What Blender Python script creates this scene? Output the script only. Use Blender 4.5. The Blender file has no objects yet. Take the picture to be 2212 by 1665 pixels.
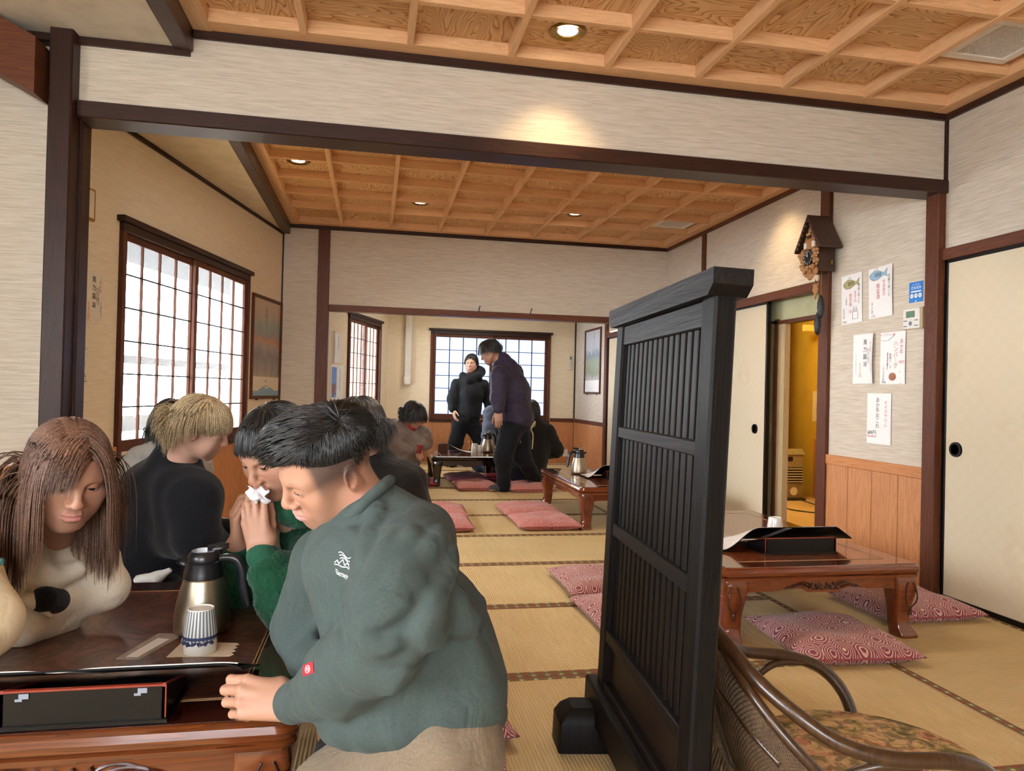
import bpy, bmesh, math, random
import numpy as np
from mathutils import Vector, Matrix
from mathutils.bvhtree import BVHTree
random.seed(7); np.random.seed(7)
SC = bpy.context.scene
COL = SC.collection
PI = math.pi

# ------------------------------------------------------------------ camera
F_PX = 1545.0
YAW, PITCH, ROLL, EYE = math.atan(298/F_PX), math.atan(15.5/F_PX), 0.024, 1.10
fw = Vector((math.sin(YAW)*math.cos(PITCH), math.cos(YAW)*math.cos(PITCH), math.sin(PITCH)))
r0 = Vector((math.cos(YAW), -math.sin(YAW), 0)); u0 = r0.cross(fw)
rt = r0*math.cos(ROLL)+u0*math.sin(ROLL); up = -r0*math.sin(ROLL)+u0*math.cos(ROLL)
cd = bpy.data.cameras.new('camera'); cam = bpy.data.objects.new('camera', cd); COL.objects.link(cam)
cd.sensor_width = 36; cd.sensor_fit = 'HORIZONTAL'; cd.lens = F_PX/2212*36; cd.clip_start = 0.02
cam.matrix_world = Matrix(((rt.x, up.x, -fw.x, 0), (rt.y, up.y, -fw.y, 0), (rt.z, up.z, -fw.z, EYE), (0, 0, 0, 1)))
SC.camera = cam

# ------------------------------------------------------------------ sky, daylight, exposure
SC.view_settings.view_transform = 'Standard'; SC.view_settings.look = 'None'
SC.view_settings.gamma = 1; SC.view_settings.use_curve_mapping = False
SC.view_settings.exposure = EXPOSURE = 0.95
wd = bpy.data.worlds.new('overcast_sky'); SC.world = wd; wd.use_nodes = True
bgn = wd.node_tree.nodes['Background']; bgn.inputs[0].default_value = (.93, .97, 1, 1); bgn.inputs[1].default_value = 15.0
SC.cycles.use_denoising = True
SC.cycles.max_bounces = 8; SC.cycles.diffuse_bounces = 5; SC.cycles.sample_clamp_indirect = 4
def area(name, loc, size, rot, power, color):
    l = bpy.data.lights.new(name, 'AREA'); l.shape = 'RECTANGLE'; l.size, l.size_y = size
    l.energy = power; l.color = color
    o = bpy.data.objects.new(name, l); COL.objects.link(o); o.location = loc; o.rotation_euler = rot
    return o
# daylight outside the glazed front behind the camera and outside the left windows
area('daylight_front_window', (-.8, -2.75, 1.6), (2.0, 1.2), (PI/2, 0, 0), 10, (1, .985, .96))
area('daylight_left_window', (-3.25, -.8, 1.4), (2.8, 1.6), (PI/2, 0, -PI/2), 32, (.95, .975, 1))
area('second_room_fill', (.9, 4.15, 2.66), (1.3, .3), (0, 0, 0), 16, (1, .93, .82))  # added fill light, hidden behind the front lintel, to brighten the second room
area('third_room_fill', (1.4, 9.6, 2.5), (1.2, .3), (0, 0, 0), 16, (1, .93, .82))  # invented fill light, out of view, to brighten the third room
def spot(name, loc, power, color, size=2.0, blend=.9, radius=.04, aim=(0, 0, -1)):
    l = bpy.data.lights.new(name, 'SPOT'); l.energy = power; l.color = color; l.spot_size = size; l.spot_blend = blend
    l.shadow_soft_size = radius
    o = bpy.data.objects.new(name, l); COL.objects.link(o); o.location = loc
    o.rotation_euler = Vector(aim).to_track_quat('-Z', 'Y').to_euler()
    return o
# ------------------------------------------------------------------ materials
def lin(h):
    h = h.lstrip('#'); c = [int(h[i:i+2], 16)/255 for i in (0, 2, 4)]
    return tuple(x/12.92 if x <= .04045 else ((x+.055)/1.055)**2.4 for x in c)+(1,)
class NT:
    """small helper round a material's node tree"""
    def __init__(s, name):
        s.m = bpy.data.materials.new(name); s.m.use_nodes = True; s.t = s.m.node_tree
        s.b = s.t.nodes['Principled BSDF']
    def n(s, typ, **kw):
        nd = s.t.nodes.new(typ)
        for k, v in kw.items():
            if k.startswith('i_'):
                key = k[2:]; key = int(key) if key.isdigit() else key.replace('_', ' ')
                nd.inputs[key].default_value = v
            else: setattr(nd, k, v)
        return nd
    def l(s, a, b): s.t.links.new(a, b)
    def coords(s, kind='Object', scale=(1, 1, 1), rot=(0, 0, 0), random_shift=False):
        if kind == 'World': src = s.n('ShaderNodeNewGeometry').outputs['Position']
        else: src = s.n('ShaderNodeTexCoord').outputs[kind]
        mp = s.n('ShaderNodeMapping'); mp.inputs['Scale'].default_value = scale; mp.inputs['Rotation'].default_value = rot
        s.l(src, mp.inputs[0])
        if random_shift:
            oi = s.n('ShaderNodeObjectInfo'); mu = s.n('ShaderNodeMath', operation='MULTIPLY', i_1=57.3)
            s.l(oi.outputs['Random'], mu.inputs[0]); s.l(mu.outputs[0], mp.inputs['Location'])
        return mp.outputs[0]
    def ramp(s, fac, stops):
        r = s.n('ShaderNodeValToRGB'); e = r.color_ramp.elements
        while len(e) < len(stops): e.new(.5)
        for el, (p, c) in zip(e, stops): el.position = p; el.color = c
        s.l(fac, r.inputs[0]); return r.outputs[0]
    def noise(s, vec, scale, detail=3, rough=.55, dist=0):
        nd = s.n('ShaderNodeTexNoise', i_Scale=scale, i_Detail=detail, i_Roughness=rough, i_Distortion=dist)
        s.l(vec, nd.inputs['Vector']); return nd.outputs['Fac']
    def mix(s, fac, a, b, mode='MIX'):
        nd = s.n('ShaderNodeMix', data_type='RGBA', blend_type=mode)
        for v, i in ((fac, 0), (a, 6), (b, 7)):
            if hasattr(v, 'node'): s.l(v, nd.inputs[i])
            else: nd.inputs[i].default_value = v
        return nd.outputs[2]
    def math(s, op, a, b=None, c=None):
        nd = s.n('ShaderNodeMath', operation=op)
        for v, i in ((a, 0), (b, 1), (c, 2)):
            if v is None: continue
            if hasattr(v, 'node'): s.l(v, nd.inputs[i])
            else: nd.inputs[i].default_value = v
        return nd.outputs[0]
    def base(s, c):
        if hasattr(c, 'node'): s.l(c, s.b.inputs['Base Color'])
        else: s.b.inputs['Base Color'].default_value = c
    def bump(s, h, strength=.3, dist=.002):
        nd = s.n('ShaderNodeBump', i_Strength=strength, i_Distance=dist); s.l(h, nd.inputs['Height']); s.l(nd.outputs[0], s.b.inputs['Normal'])
    def set(s, rough=None, metal=None, spec=None, coat=None, sheen=None):
        for k, v in (('Roughness', rough), ('Metallic', metal), ('Specular IOR Level', spec), ('Coat Weight', coat), ('Sheen Weight', sheen)):
            if v is not None:
                if hasattr(v, 'node'): s.l(v, s.b.inputs[k])
                else: s.b.inputs[k].default_value = v
        return s
def plain(name, c, rough=.5, metal=0, spec=.5, coat=0, var=.06, scale=30, bump=0):
    """one colour with slight procedural mottling"""
    t = NT(name); c = lin(c) if isinstance(c, str) else c
    v = t.coords(); f = t.noise(v, scale, 3)
    d = tuple(max(0, x*(1-var*2)) for x in c[:3])+(1,); e = tuple(min(1, x*(1+var*2)) for x in c[:3])+(1,)
    t.base(t.ramp(f, [(.3, d), (.7, e)])); t.set(rough, metal, spec, coat)
    if bump: t.bump(f, bump, .002)
    return t.m
def wood(name, c1, c2, rough=.45, axis=2, scale=1.0, coat=0, spec=.5, bump=.15, ring=14, c3=None):
    """streaked wood, grain along the given object axis"""
    t = NT(name); a, b = lin(c1), lin(c2)
    sc = [9*scale, 9*scale, 9*scale]; sc[axis] = .55*scale
    v = t.coords('Object', sc, random_shift=True)
    w = t.noise(v, 1.3, 4, .6, .6)
    fine = t.noise(v, 9, 3, .7)
    saw = t.math('FRACT', t.math('MULTIPLY', w, ring))
    g = t.math('ADD', t.math('MULTIPLY', saw, .55), t.math('MULTIPLY', fine, .5))
    stops = [(.15, a), (.95, b)] if c3 is None else [(.15, a), (.6, b), (.95, lin(c3))]
    t.base(t.ramp(g, stops)); t.set(rough, 0, spec, coat)
    if coat: t.b.inputs['Coat Roughness'].default_value = .08
    if bump: t.bump(g, bump, .001)
    return t.m
M = {}
def build_materials():
    # wallpaper: cream with short horizontal brushed streaks
    def paper(name, c1, c2, c3):
        t = NT(name); v = t.coords('World', (1.6, 1.6, 30)); n1 = t.noise(v, 4.5, 5, .6)
        v2 = t.coords('World', (4, 4, 160)); n2 = t.noise(v2, 3, 3, .6)
        g = t.math('ADD', t.math('MULTIPLY', n1, .75), t.math('MULTIPLY', n2, .28))
        t.base(t.ramp(g, [(.36, lin(c1)), (.52, lin(c2)), (.68, lin(c3))])); t.set(.75, 0, .2); t.bump(n2, .12, .001); return t.m
    M['paper'] = paper('wallpaper', 'B8AB98', 'C9BDAA', 'D5CABA')
    M['paper_left'] = paper('wallpaper_left', 'DECBAB', 'E8D8BB', 'EFE1C8')
    M['plaster'] = paper('ceiling_plaster', 'D2C7B0', 'DDD3BE', 'E4DCCB')
    M['post'] = wood('dark_stained_wood', '24120C', '381D14', .42, 2, 1, spec=.25)
    M['post_x'] = wood('dark_stained_wood_x', '24120C', '3C2016', .40, 0, 1, spec=.32)
    M['post_y'] = wood('dark_stained_wood_y', '2A1611', '45271C', .38, 1, 1, spec=.5)
    M['redpost'] = wood('red_brown_wood', '4A2718', '663A25', .45, 2, 1, spec=.22)
    M['redpost_x'] = wood('red_brown_wood_x', '4E2A1A', '6C3E28', .45, 0, 1, spec=.25)
    M['redpost_y'] = wood('red_brown_wood_y', '4E2A1A', '6C3E28', .45, 1, 1, spec=.25)
    M['batten_x'] = wood('ceiling_batten_wood_x', 'CE9E70', 'E4B88A', .5, 0, 1.2, spec=.3)
    M['batten_y'] = wood('ceiling_batten_wood_y', 'D2A474', 'E8BE92', .5, 1, 1.2, spec=.3)
    # ceiling boards: cathedral grain from stretched noise contours
    t = NT('ceiling_board_wood'); v = t.coords('Object', (1.1, 4.2, 1), random_shift=True); n1 = t.noise(v, 1.5, 2.5, .45, .35)
    ringv = t.math('FRACT', t.math('MULTIPLY', n1, 26)); line = t.math('POWER', ringv, 3.0)
    v2 = t.coords('Object', (3, 90, 3), random_shift=True); fine = t.noise(v2, 3, 3, .6)
    basec = t.ramp(fine, [(.3, lin('D6AA76')), (.7, lin('E4C092'))])
    t.base(t.mix(line, basec, lin('9A6430'))); t.set(.5, 0, .3); M['board'] = t.m
    M['plank'] = wood('wainscot_wood', 'A4683E', 'C4885A', .42, 2, 1.3, spec=.4, ring=10, c3='B07448')
    M['plank_rail'] = wood('wainscot_rail_wood', 'AC6A3A', 'C98A56', .45, 1, 1, spec=.4)
    M['plank_rail_x'] = wood('wainscot_rail_wood_x', 'A8622F', 'C68049', .45, 0, 1, spec=.4)
    M['fusuma'] = paper('fusuma_paper', 'D8CBB4', 'DDD2BE', 'E2D8C6')
    t = NT('fusuma_checked_paper'); v = t.coords('World', (1, 1, 1)); ck = t.n('ShaderNodeTexChecker', i_Scale=22); t.l(v, ck.inputs[0])
    nz = t.noise(t.coords('World'), 2.2, 4)
    c = t.mix(t.math('MULTIPLY', ck.outputs[1], .16), lin('D0C2A6'), lin('D9CCB3')); st = t.ramp(nz, [(.60, (0, 0, 0, 1)), (.66, (1, 1, 1, 1)), (.70, (0, 0, 0, 1))])
    stf = t.math('MULTIPLY', st, .13); t.base(t.mix(stf, c, lin('B08F5A'))); t.set(.7, 0, .25); M['fusuma'] = t.m
    M['lacquer'] = plain('black_lacquer', '070708', .3, 0, .3, 0)
    # tatami: rush weave, fine ribs across the mat
    def tatami(name, axis):
        t = NT(name); v = t.coords('Object')
        w = t.n('ShaderNodeTexWave', wave_type='BANDS', bands_direction='XY'[axis], i_Scale=26, i_Distortion=.35, i_Detail=1); t.l(v, w.inputs[0])
        w2 = t.n('ShaderNodeTexWave', wave_type='BANDS', bands_direction='XY'[1-axis], i_Scale=60, i_Distortion=.3); t.l(v, w2.inputs[0])
        big = t.noise(t.coords('World'), 2.2, 4); sc = [200, 200, 200]; sc[1-axis] = 6; str_ = t.noise(t.coords('Object', tuple(sc)), 1, 3)
        g = t.math('ADD', t.math('MULTIPLY', big, .45), t.math('MULTIPLY', str_, .55))
        c = t.ramp(g, [(.3, lin('C4A874')), (.55, lin('D4BA8A')), (.75, lin('DEC89E'))])
        c = t.mix(t.math('MULTIPLY', t.math('SUBTRACT', 1.0, w.outputs[1]), .22), c, lin('7E6238'), 'MIX')
        t.base(c); t.set(.62, 0, .25); t.bump(t.math('ADD', w.outputs[1], t.math('MULTIPLY', w2.outputs[1], .25)), .55, .004); return t.m
    M['tatami_x'] = tatami('rush_mat_x', 0); M['tatami_y'] = tatami('rush_mat_y', 1)
    # brocade border: little cream crosses and brown lozenges on green
    def border(name, axis):
        t = NT(name); v = t.coords('World', (1, 1, 1)); sp = t.n('ShaderNodeSeparateXYZ'); t.l(v, sp.inputs[0])
        a, b = (sp.outputs[0], sp.outputs[1]) if axis == 0 else (sp.outputs[1], sp.outputs[0])
        u = t.math('SUBTRACT', t.math('FRACT', t.math('MULTIPLY', a, 18)), .5); w = t.math('SUBTRACT', t.math('FRACT', t.math('MULTIPLY', b, 27)), .5)
        d = t.math('ADD', t.math('ABSOLUTE', u), t.math('ABSOLUTE', w))
        c = t.ramp(d, [(.0, lin('C6B77C')), (.16, lin('C6B77C')), (.18, lin('6A6A4A')), (.46, lin('6A6A4A')), (.49, lin('7E4A36')), (.9, lin('7E4A36'))])
        c.node.color_ramp.interpolation = 'CONSTANT'; t.base(c); t.set(.8, 0, .2); return t.m
    M['border_x'] = border('mat_border_x', 0); M['border_y'] = border('mat_border_y', 1)
    # glossy table lacquer with inlaid burl centre
    M['table_wood'] = wood('lacquered_red_wood', '5A2410', '7C3A1A', .16, 0, .8, coat=.8, spec=.5, bump=0)
    M['table_top'] = wood('lacquered_table_top', '4A1E10', '6B3019', .14, 0, .6, coat=1, spec=.5, bump=0)
    M['table_dark'] = wood('dark_lacquered_wood', '2A110B', '3E1B11', .15, 0, .7, coat=1, spec=.5, bump=.02)
    M['table_dark_edge'] = wood('dark_lacquered_edge', '47200F', '6E3716', .15, 0, .7, coat=1, spec=.5, bump=0)
    M['table_black'] = wood('black_lacquered_wood', '120C0A', '20130E', .15, 0, .7, coat=1, spec=.5, bump=0)
    t = NT('burl_table_panel'); v = t.coords('Object', (1, 1, 1), random_shift=True); n1 = t.noise(v, 3.2, 5, .6, 1.5)
    saw = t.math('FRACT', t.math('MULTIPLY', n1, 9)); t.base(t.ramp(saw, [(.1, lin('3A1C14')), (.5, lin('552C20')), (.95, lin('6A3C2C'))]))
    t.set(.34, 0, .5, .8); t.b.inputs['Coat Roughness'].default_value = .22; t.bump(saw, .35, .002); M['burl'] = t.m
    t = NT('burl_table_panel_red'); v = t.coords('Object', (1, 1, 1), random_shift=True); n1 = t.noise(v, 3.2, 5, .6, 1.5)
    saw = t.math('FRACT', t.math('MULTIPLY', n1, 9)); t.base(t.ramp(saw, [(.1, lin('5A2816')), (.5, lin('7A3C20')), (.95, lin('8A4A2A'))]))
    t.set(.2, 0, .5, 1); t.bump(saw, .1, .001); M['burl_red'] = t.m
    M['groove'] = plain('pale_groove', 'A07A52', .5)
    M['carving'] = plain('dark_carving', '3A180C', .35)
    # zabuton cloth: overlapping cream ripple rings on wine red
    def rings(name, bg1, bg2, fg, sc=13.5):
        t = NT(name); v = t.coords('Object', (sc, sc, 0.001))
        vo = t.n('ShaderNodeTexVoronoi', feature='F1', i_Scale=1.0, i_Randomness=.4); t.l(v, vo.inputs['Vector'])
        fr = t.math('FRACT', t.math('MULTIPLY', vo.outputs['Distance'], 9.5)); ln = t.math('GREATER_THAN', fr, .58)
        ctr = t.math('LESS_THAN', vo.outputs['Distance'], .07)
        dash = t.noise(t.coords('Object', (sc*6,)*3), 6, 1); ln = t.math('MULTIPLY', ln, t.math('GREATER_THAN', dash, .36))
        nz = t.noise(t.coords('Object', (1, 1, .01)), 6, 2); bg = t.ramp(nz, [(.35, lin(bg1)), (.65, lin(bg2))])
        t.base(t.mix(t.math('MAXIMUM', t.math('MULTIPLY', ln, .8), ctr), bg, lin(fg))); t.set(.85, 0, .15, None, .15)
        t.bump(t.noise(t.coords('Object', (400,)*3), 1, 1), .15, .001); return t.m
    M['zab'] = rings('ripple_ring_cloth', '7C2F44', '8C4654', 'DCC0AC', 11.5)
    M['zab_purple'] = rings('ripple_ring_cloth_purple', '8A4660', '9C5270', 'C894A0', 12)
    M['zab_pink'] = rings('ripple_ring_cloth_pink', '9E4E4E', 'AC5C5A', 'CFA090', 12)
    M['zab_red'] = plain('crimson_cloth', '9E1F3A', .85)
    M['zab_seam'] = plain('cushion_seam', '96424A', .85)
    # the standing screen
    M['screen'] = wood('black_stained_wood', '090706', '17120F', .5, 2, 1.5, spec=.12, bump=.5)
    M['screen_y'] = wood('black_stained_wood_rail', '0B0908', '1D1714', .48, 1, 1.5, spec=.16, bump=.5)
    M['screen_panel'] = wood('dark_brown_panel_wood', '150E0A', '231812', .45, 2, 1.2, spec=.25, bump=.2)
    M['slat'] = wood('smoked_slat_wood', '0B0907', '1F1814', .48, 2, 1.4, spec=.14, bump=.3)
    # rattan
    M['rattan'] = wood('brown_rattan_pole', '26160B', '482E18', .3, 2, 1, coat=.15, spec=.5, bump=.05)
    M['cane'] = plain('woven_cane', '4A341C', .5)
    M['fringe'] = plain('worn_fringe', '6A5234', .9, var=.25, scale=60)
    t = NT('floral_tapestry'); v = t.coords('Object', (1, 1, 1)); n1 = t.noise(v, 9, 4, .55, 1.2); n2 = t.noise(t.coords('Object', (1, 1, 1), (0, 0, .6)), 17, 5, .6, 2)
    c = t.ramp(n1, [(.34, lin('6E6840')), (.44, lin('B89C6C')), (.52, lin('CBA880')), (.60, lin('BE8462')), (.70, lin('A2604C'))])
    t.base(t.mix(t.math('MULTIPLY', t.ramp(n2, [(.47, (0, 0, 0, 1)), (.56, (1, 1, 1, 1))]), .65), c, lin('4E4630'))); t.set(.9, 0, .1); t.bump(n2, .3, .002); M['floral'] = t.m
    M['steel'] = NT('brushed_steel').set(.36, 1).m; M['steel'].node_tree.nodes['Principled BSDF'].inputs['Base Color'].default_value = lin('A89C88')
    M['black_plastic'] = plain('black_plastic', '17171A', .3)
    M['grey_plastic'] = plain('grey_glossy_plastic', '7C8290', .2)
    M['white_china'] = plain('white_china', 'E6E4DA', .15, coat=.5, var=.02)
    t = NT('striped_china'); v = t.coords('Object'); sp = t.n('ShaderNodeSeparateXYZ'); t.l(v, sp.inputs[0])
    an = t.math('ARCTAN2', sp.outputs[1], sp.outputs[0]); st = t.math('GREATER_THAN', t.math('FRACT', t.math('MULTIPLY', an, 28/(2*PI))), .5)
    t.base(t.mix(st, lin('D6D4C8'), lin('66707C'))); t.set(.2, 0, .5, .4); M['striped_china'] = t.m
    M['blue_glaze'] = plain('blue_glaze', '343C5C', .25)
    M['white_paper'] = plain('white_paper', 'ECE9E4', .7, var=.01)
    M['cream_paper'] = plain('cream_paper_napkin', 'E2D6BE', .8, var=.03)
    M['grey_paper'] = plain('printed_grey_wrapper', '9C9188', .45, var=.1, scale=40)
    M['red_line'] = plain('red_lacquer_line', '7A2A1A', .4)
    M['menu_black'] = plain('black_leatherette', '070708', .5, 0, .2, bump=.1, scale=200)
    M['menu_page'] = plain('menu_page', 'CFC6C0', .5, var=.04)
    M['black_ink'] = plain('black_ink', '2A2A30', .7); M['red_ink'] = plain('red_ink', 'B8484C', .7); M['orange_ink'] = plain('orange_ink', 'C8643C', .7)
    M['white_ink'] = plain('white_ink', 'E8EAE4', .7, var=.01); M['blue_sign'] = plain('blue_sign', '1E78C8', .4, var=.02)
    M['yellow_wall'] = plain('ochre_yellow_paint', 'CCAC3C', .8, var=.03, scale=6); M['yellow_trim'] = plain('yellow_lit_trim', 'D6B064', .6)
    M['greenish'] = plain('pale_green_plaster', 'B9B48C', .8, var=.04, scale=8); M['jamb'] = wood('pale_jamb_wood', 'A8906A', 'BFA982', .5, 2, .8)
    M['gold'] = plain('gold_frame', 'B8923C', .3, .8); M['brass'] = plain('dark_brass', '8A7038', .25, .9)
    M['glass'] = NT('glass').m
    t = NT('window_pane_glass'); tr = t.n('ShaderNodeBsdfTransparent'); tr.inputs[0].default_value = (.97, .98, 1, 1); tl = t.n('ShaderNodeBsdfTranslucent'); tl.inputs[0].default_value = (.95, .97, 1, 1)
    gl = t.n('ShaderNodeBsdfGlossy'); gl.inputs[1].default_value = .1
    m1 = t.n('ShaderNodeMixShader', i_0=.03); t.l(tr.outputs[0], m1.inputs[1]); t.l(tl.outputs[0], m1.inputs[2])
    m2 = t.n('ShaderNodeMixShader', i_0=.04); t.l(m1.outputs[0], m2.inputs[1]); t.l(gl.outputs[0], m2.inputs[2])
    t.l(m2.outputs[0], t.t.nodes['Material Output'].inputs[0]); M['glass'] = t.m
    t = NT('frosted_window_film'); tl = t.n('ShaderNodeBsdfTranslucent'); nz = t.noise(t.coords('World', (1, 1, .6)), 1.4, 2)
    t.l(t.ramp(nz, [(.35, lin('66708A')), (.65, lin('7A8498'))]), tl.inputs[0]); tr = t.n('ShaderNodeBsdfTransparent'); tr.inputs[0].default_value = (.9, .94, 1, 1)
    m1 = t.n('ShaderNodeMixShader', i_0=.12); t.l(tl.outputs[0], m1.inputs[1]); t.l(tr.outputs[0], m1.inputs[2]); t.l(m1.outputs[0], t.t.nodes['Material Output'].inputs[0]); M['frost'] = t.m
    t = NT('lamp_bulb'); e = t.n('ShaderNodeEmission'); e.inputs[0].default_value = (1, .9, .72, 1); e.inputs[1].default_value = 9
    t.l(e.outputs[0], t.t.nodes['Material Output'].inputs[0]); M['bulb'] = t.m
    M['grille'] = plain('perforated_grille', 'DCD6CC', .5, var=.02); M['vent_white'] = plain('white_vent_plastic', 'F2EEE6', .4, var=.02); M['dark'] = plain('dark_void', '2A2622', .8)
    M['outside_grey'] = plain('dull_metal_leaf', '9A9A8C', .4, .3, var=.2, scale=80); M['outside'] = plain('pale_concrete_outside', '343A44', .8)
    M['clock_dark'] = wood('dark_clock_wood', '2E1B12', '4A2C1E', .4, 2, 2, bump=.1); M['clock_carve'] = wood('carved_light_wood', '8A5C34', 'B88656', .5, 2, 2, bump=.3)
    M['iron'] = plain('cast_iron', '1C1C20', .45, bump=.3, scale=90)
    M['cream_plastic'] = plain('cream_plastic', 'DCD6CA', .4, var=.02); M['lcd'] = plain('lcd_green', '5E7C64', .3)
    M['heater'] = plain('heater_shell', '8E8468', .4); M['cord_mat'] = plain('cream_cord', 'D8C8A0', .8)
    M['bentwood'] = wood('light_bentwood', 'C08446', 'DCA868', .4, 2, 1)
    for nm, c in (('stripe_olive', '8E8A3A'), ('stripe_pink', 'B0525E'), ('stripe_teal', '3E6E6E'), ('stripe_orange', 'C0551E')): M[nm] = plain(nm, c, .9, bump=.3, scale=150)
build_materials()

# ------------------------------------------------------------------ mesh building
class MB:
    def __init__(s): s.v = []; s.f = []
    def add(s, vs, fs):
        o = len(s.v); s.v += [tuple(v) for v in vs]; s.f += [tuple(i+o for i in f) for f in fs]; return s
    def box(s, x0, y0, z0, x1, y1, z1, b=0.0, mat=None):
        if x0 > x1: x0, x1 = x1, x0
        if y0 > y1: y0, y1 = y1, y0
        if z0 > z1: z0, z1 = z1, z0
        b = min(b, (x1-x0)*.45, (y1-y0)*.45, (z1-z0)*.45)
        if b <= 0:
            vs = [(x0, y0, z0), (x1, y0, z0), (x1, y1, z0), (x0, y1, z0), (x0, y0, z1), (x1, y0, z1), (x1, y1, z1), (x0, y1, z1)]
            fs = [(0, 3, 2, 1), (4, 5, 6, 7), (0, 1, 5, 4), (1, 2, 6, 5), (2, 3, 7, 6), (3, 0, 4, 7)]
        else:
            bm = bmesh.new(); r = bmesh.ops.create_cube(bm, size=1)
            for v in bm.verts: v.co = Vector(((x0+x1)/2+v.co.x*(x1-x0), (y0+y1)/2+v.co.y*(y1-y0), (z0+z1)/2+v.co.z*(z1-z0)))
            bmesh.ops.bevel(bm, geom=bm.edges[:], offset=b, segments=2 if b > .006 else 1, affect='EDGES', profile=.5)
            bm.verts.index_update(); vs = [v.co[:] for v in bm.verts]; fs = [tuple(v.index for v in f.verts) for f in bm.faces]; bm.free()
        if mat is not None: vs = [tuple(mat @ Vector(v)) for v in vs]
        return s.add(vs, fs)
    def tube(s, pts, rad, n=8, cap=True, flat=1.0):
        pts = [Vector(p) for p in pts]; k = len(pts)
        if not hasattr(rad, '__len__'): rad = [rad]*k
        vs = []; prev = None
        for i, p in enumerate(pts):
            d = (pts[min(i+1, k-1)]-pts[max(i-1, 0)]); d = d.normalized() if d.length > 1e-9 else Vector((0, 0, 1))
            if prev is None: a = d.orthogonal().normalized()
            else:
                a = prev-d*prev.dot(d); a = a.normalized() if a.length > 1e-6 else d.orthogonal().normalized()
            prev = a; b = d.cross(a)
            for j in range(n):
                t = 2*PI*j/n; vs.append(p+a*(math.cos(t)*rad[i])+b*(math.sin(t)*rad[i]*flat))
        fs = [(i*n+j, i*n+(j+1) % n, (i+1)*n+(j+1) % n, (i+1)*n+j) for i in range(k-1) for j in range(n)]
        if cap: fs += [tuple(range(n-1, -1, -1)), tuple((k-1)*n+j for j in range(n))]
        return s.add(vs, fs)
    def lathe(s, prof, n=32, c=(0, 0, 0), sx=1, sy=1):
        vs = []; k = len(prof)
        for r, z in prof:
            for j in range(n):
                t = 2*PI*j/n; vs.append((c[0]+r*math.cos(t)*sx, c[1]+r*math.sin(t)*sy, c[2]+z))
        fs = [(i*n+j, i*n+(j+1) % n, (i+1)*n+(j+1) % n, (i+1)*n+j) for i in range(k-1) for j in range(n)]
        if prof[0][0] > 1e-6: fs.append(tuple(range(n-1, -1, -1)))
        if prof[-1][0] > 1e-6: fs.append(tuple((k-1)*n+j for j in range(n)))
        return s.add(vs, fs)
    def prism(s, poly, axis, a, b):
        """poly: 2D outline (CCW) extruded along axis 0/1/2 from a to b"""
        def P(p, h):
            return ((h, p[0], p[1]), (p[0], h, p[1]), (p[0], p[1], h))[axis]
        n = len(poly); vs = [P(p, a) for p in poly]+[P(p, b) for p in poly]
        fs = [tuple(range(n-1, -1, -1)), tuple(range(n, 2*n))]+[(i, (i+1) % n, n+(i+1) % n, n+i) for i in range(n)]
        return s.add(vs, fs)
    def grid(s, fn, nu, nv):
        vs = [fn(i/nu, j/nv) for i in range(nu+1) for j in range(nv+1)]
        fs = [(i*(nv+1)+j, (i+1)*(nv+1)+j, (i+1)*(nv+1)+j+1, i*(nv+1)+j+1) for i in range(nu) for j in range(nv)]
        return s.add(vs, fs)
    def xf(s, m):
        s.v = [tuple(m @ Vector(v)) for v in s.v]; return s
    def mesh(s, name, mat, smooth=False):
        me = bpy.data.meshes.new(name); me.from_pydata(s.v, [], s.f)
        bm = bmesh.new(); bm.from_mesh(me); bmesh.ops.recalc_face_normals(bm, faces=bm.faces[:]); bm.to_mesh(me); bm.free()
        for m in (mat if isinstance(mat, (list, tuple)) else [mat]): me.materials.append(M[m] if isinstance(m, str) else m)
        if smooth: me.shade_smooth() if smooth is True else me.set_sharp_from_angle(angle=smooth)
        return me
    def obj(s, name, mat, parent=None, smooth=.6, loc=None, rz=0):
        o = bpy.data.objects.new(name, s.mesh(name, mat, smooth)); COL.objects.link(o)
        if parent: o.parent = parent
        if loc: o.location = loc
        if rz: o.rotation_euler.z = rz
        return o
def tag(o, label=None, cat=None, group=None, kind=None):
    for k, v in (('label', label), ('category', cat), ('group', group), ('kind', kind)):
        if v: o[k] = v
    return o
def thing(name, label, cat, loc=(0, 0, 0), rz=0, group=None):
    o = bpy.data.objects.new(name, None); COL.objects.link(o); o.empty_display_size = .05
    o.location = loc; o.rotation_euler.z = rz
    return tag(o, label, cat, group)
def link(name, me, parent=None, loc=(0, 0, 0), rot=(0, 0, 0), sc=(1, 1, 1)):
    o = bpy.data.objects.new(name, me); COL.objects.link(o); o.parent = parent
    o.location = loc; o.rotation_euler = rot; o.scale = sc; return o
def struct(name, label, mb, mat, cat=None, smooth=.6):
    return tag(mb.obj(name, mat, None, smooth), label, cat or name.split('_')[0], None, 'structure')
def sroot(name, label, cat=None, loc=(0, 0, 0), rz=0):
    o = thing(name, label, cat or name.split('_')[0], loc, rz); o['kind'] = 'structure'; return o
def copy_tree(o, parent=None):
    c = o.copy(); COL.objects.link(c); c.parent = parent
    for ch in list(o.children): copy_tree(ch, c)
    return c
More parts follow.
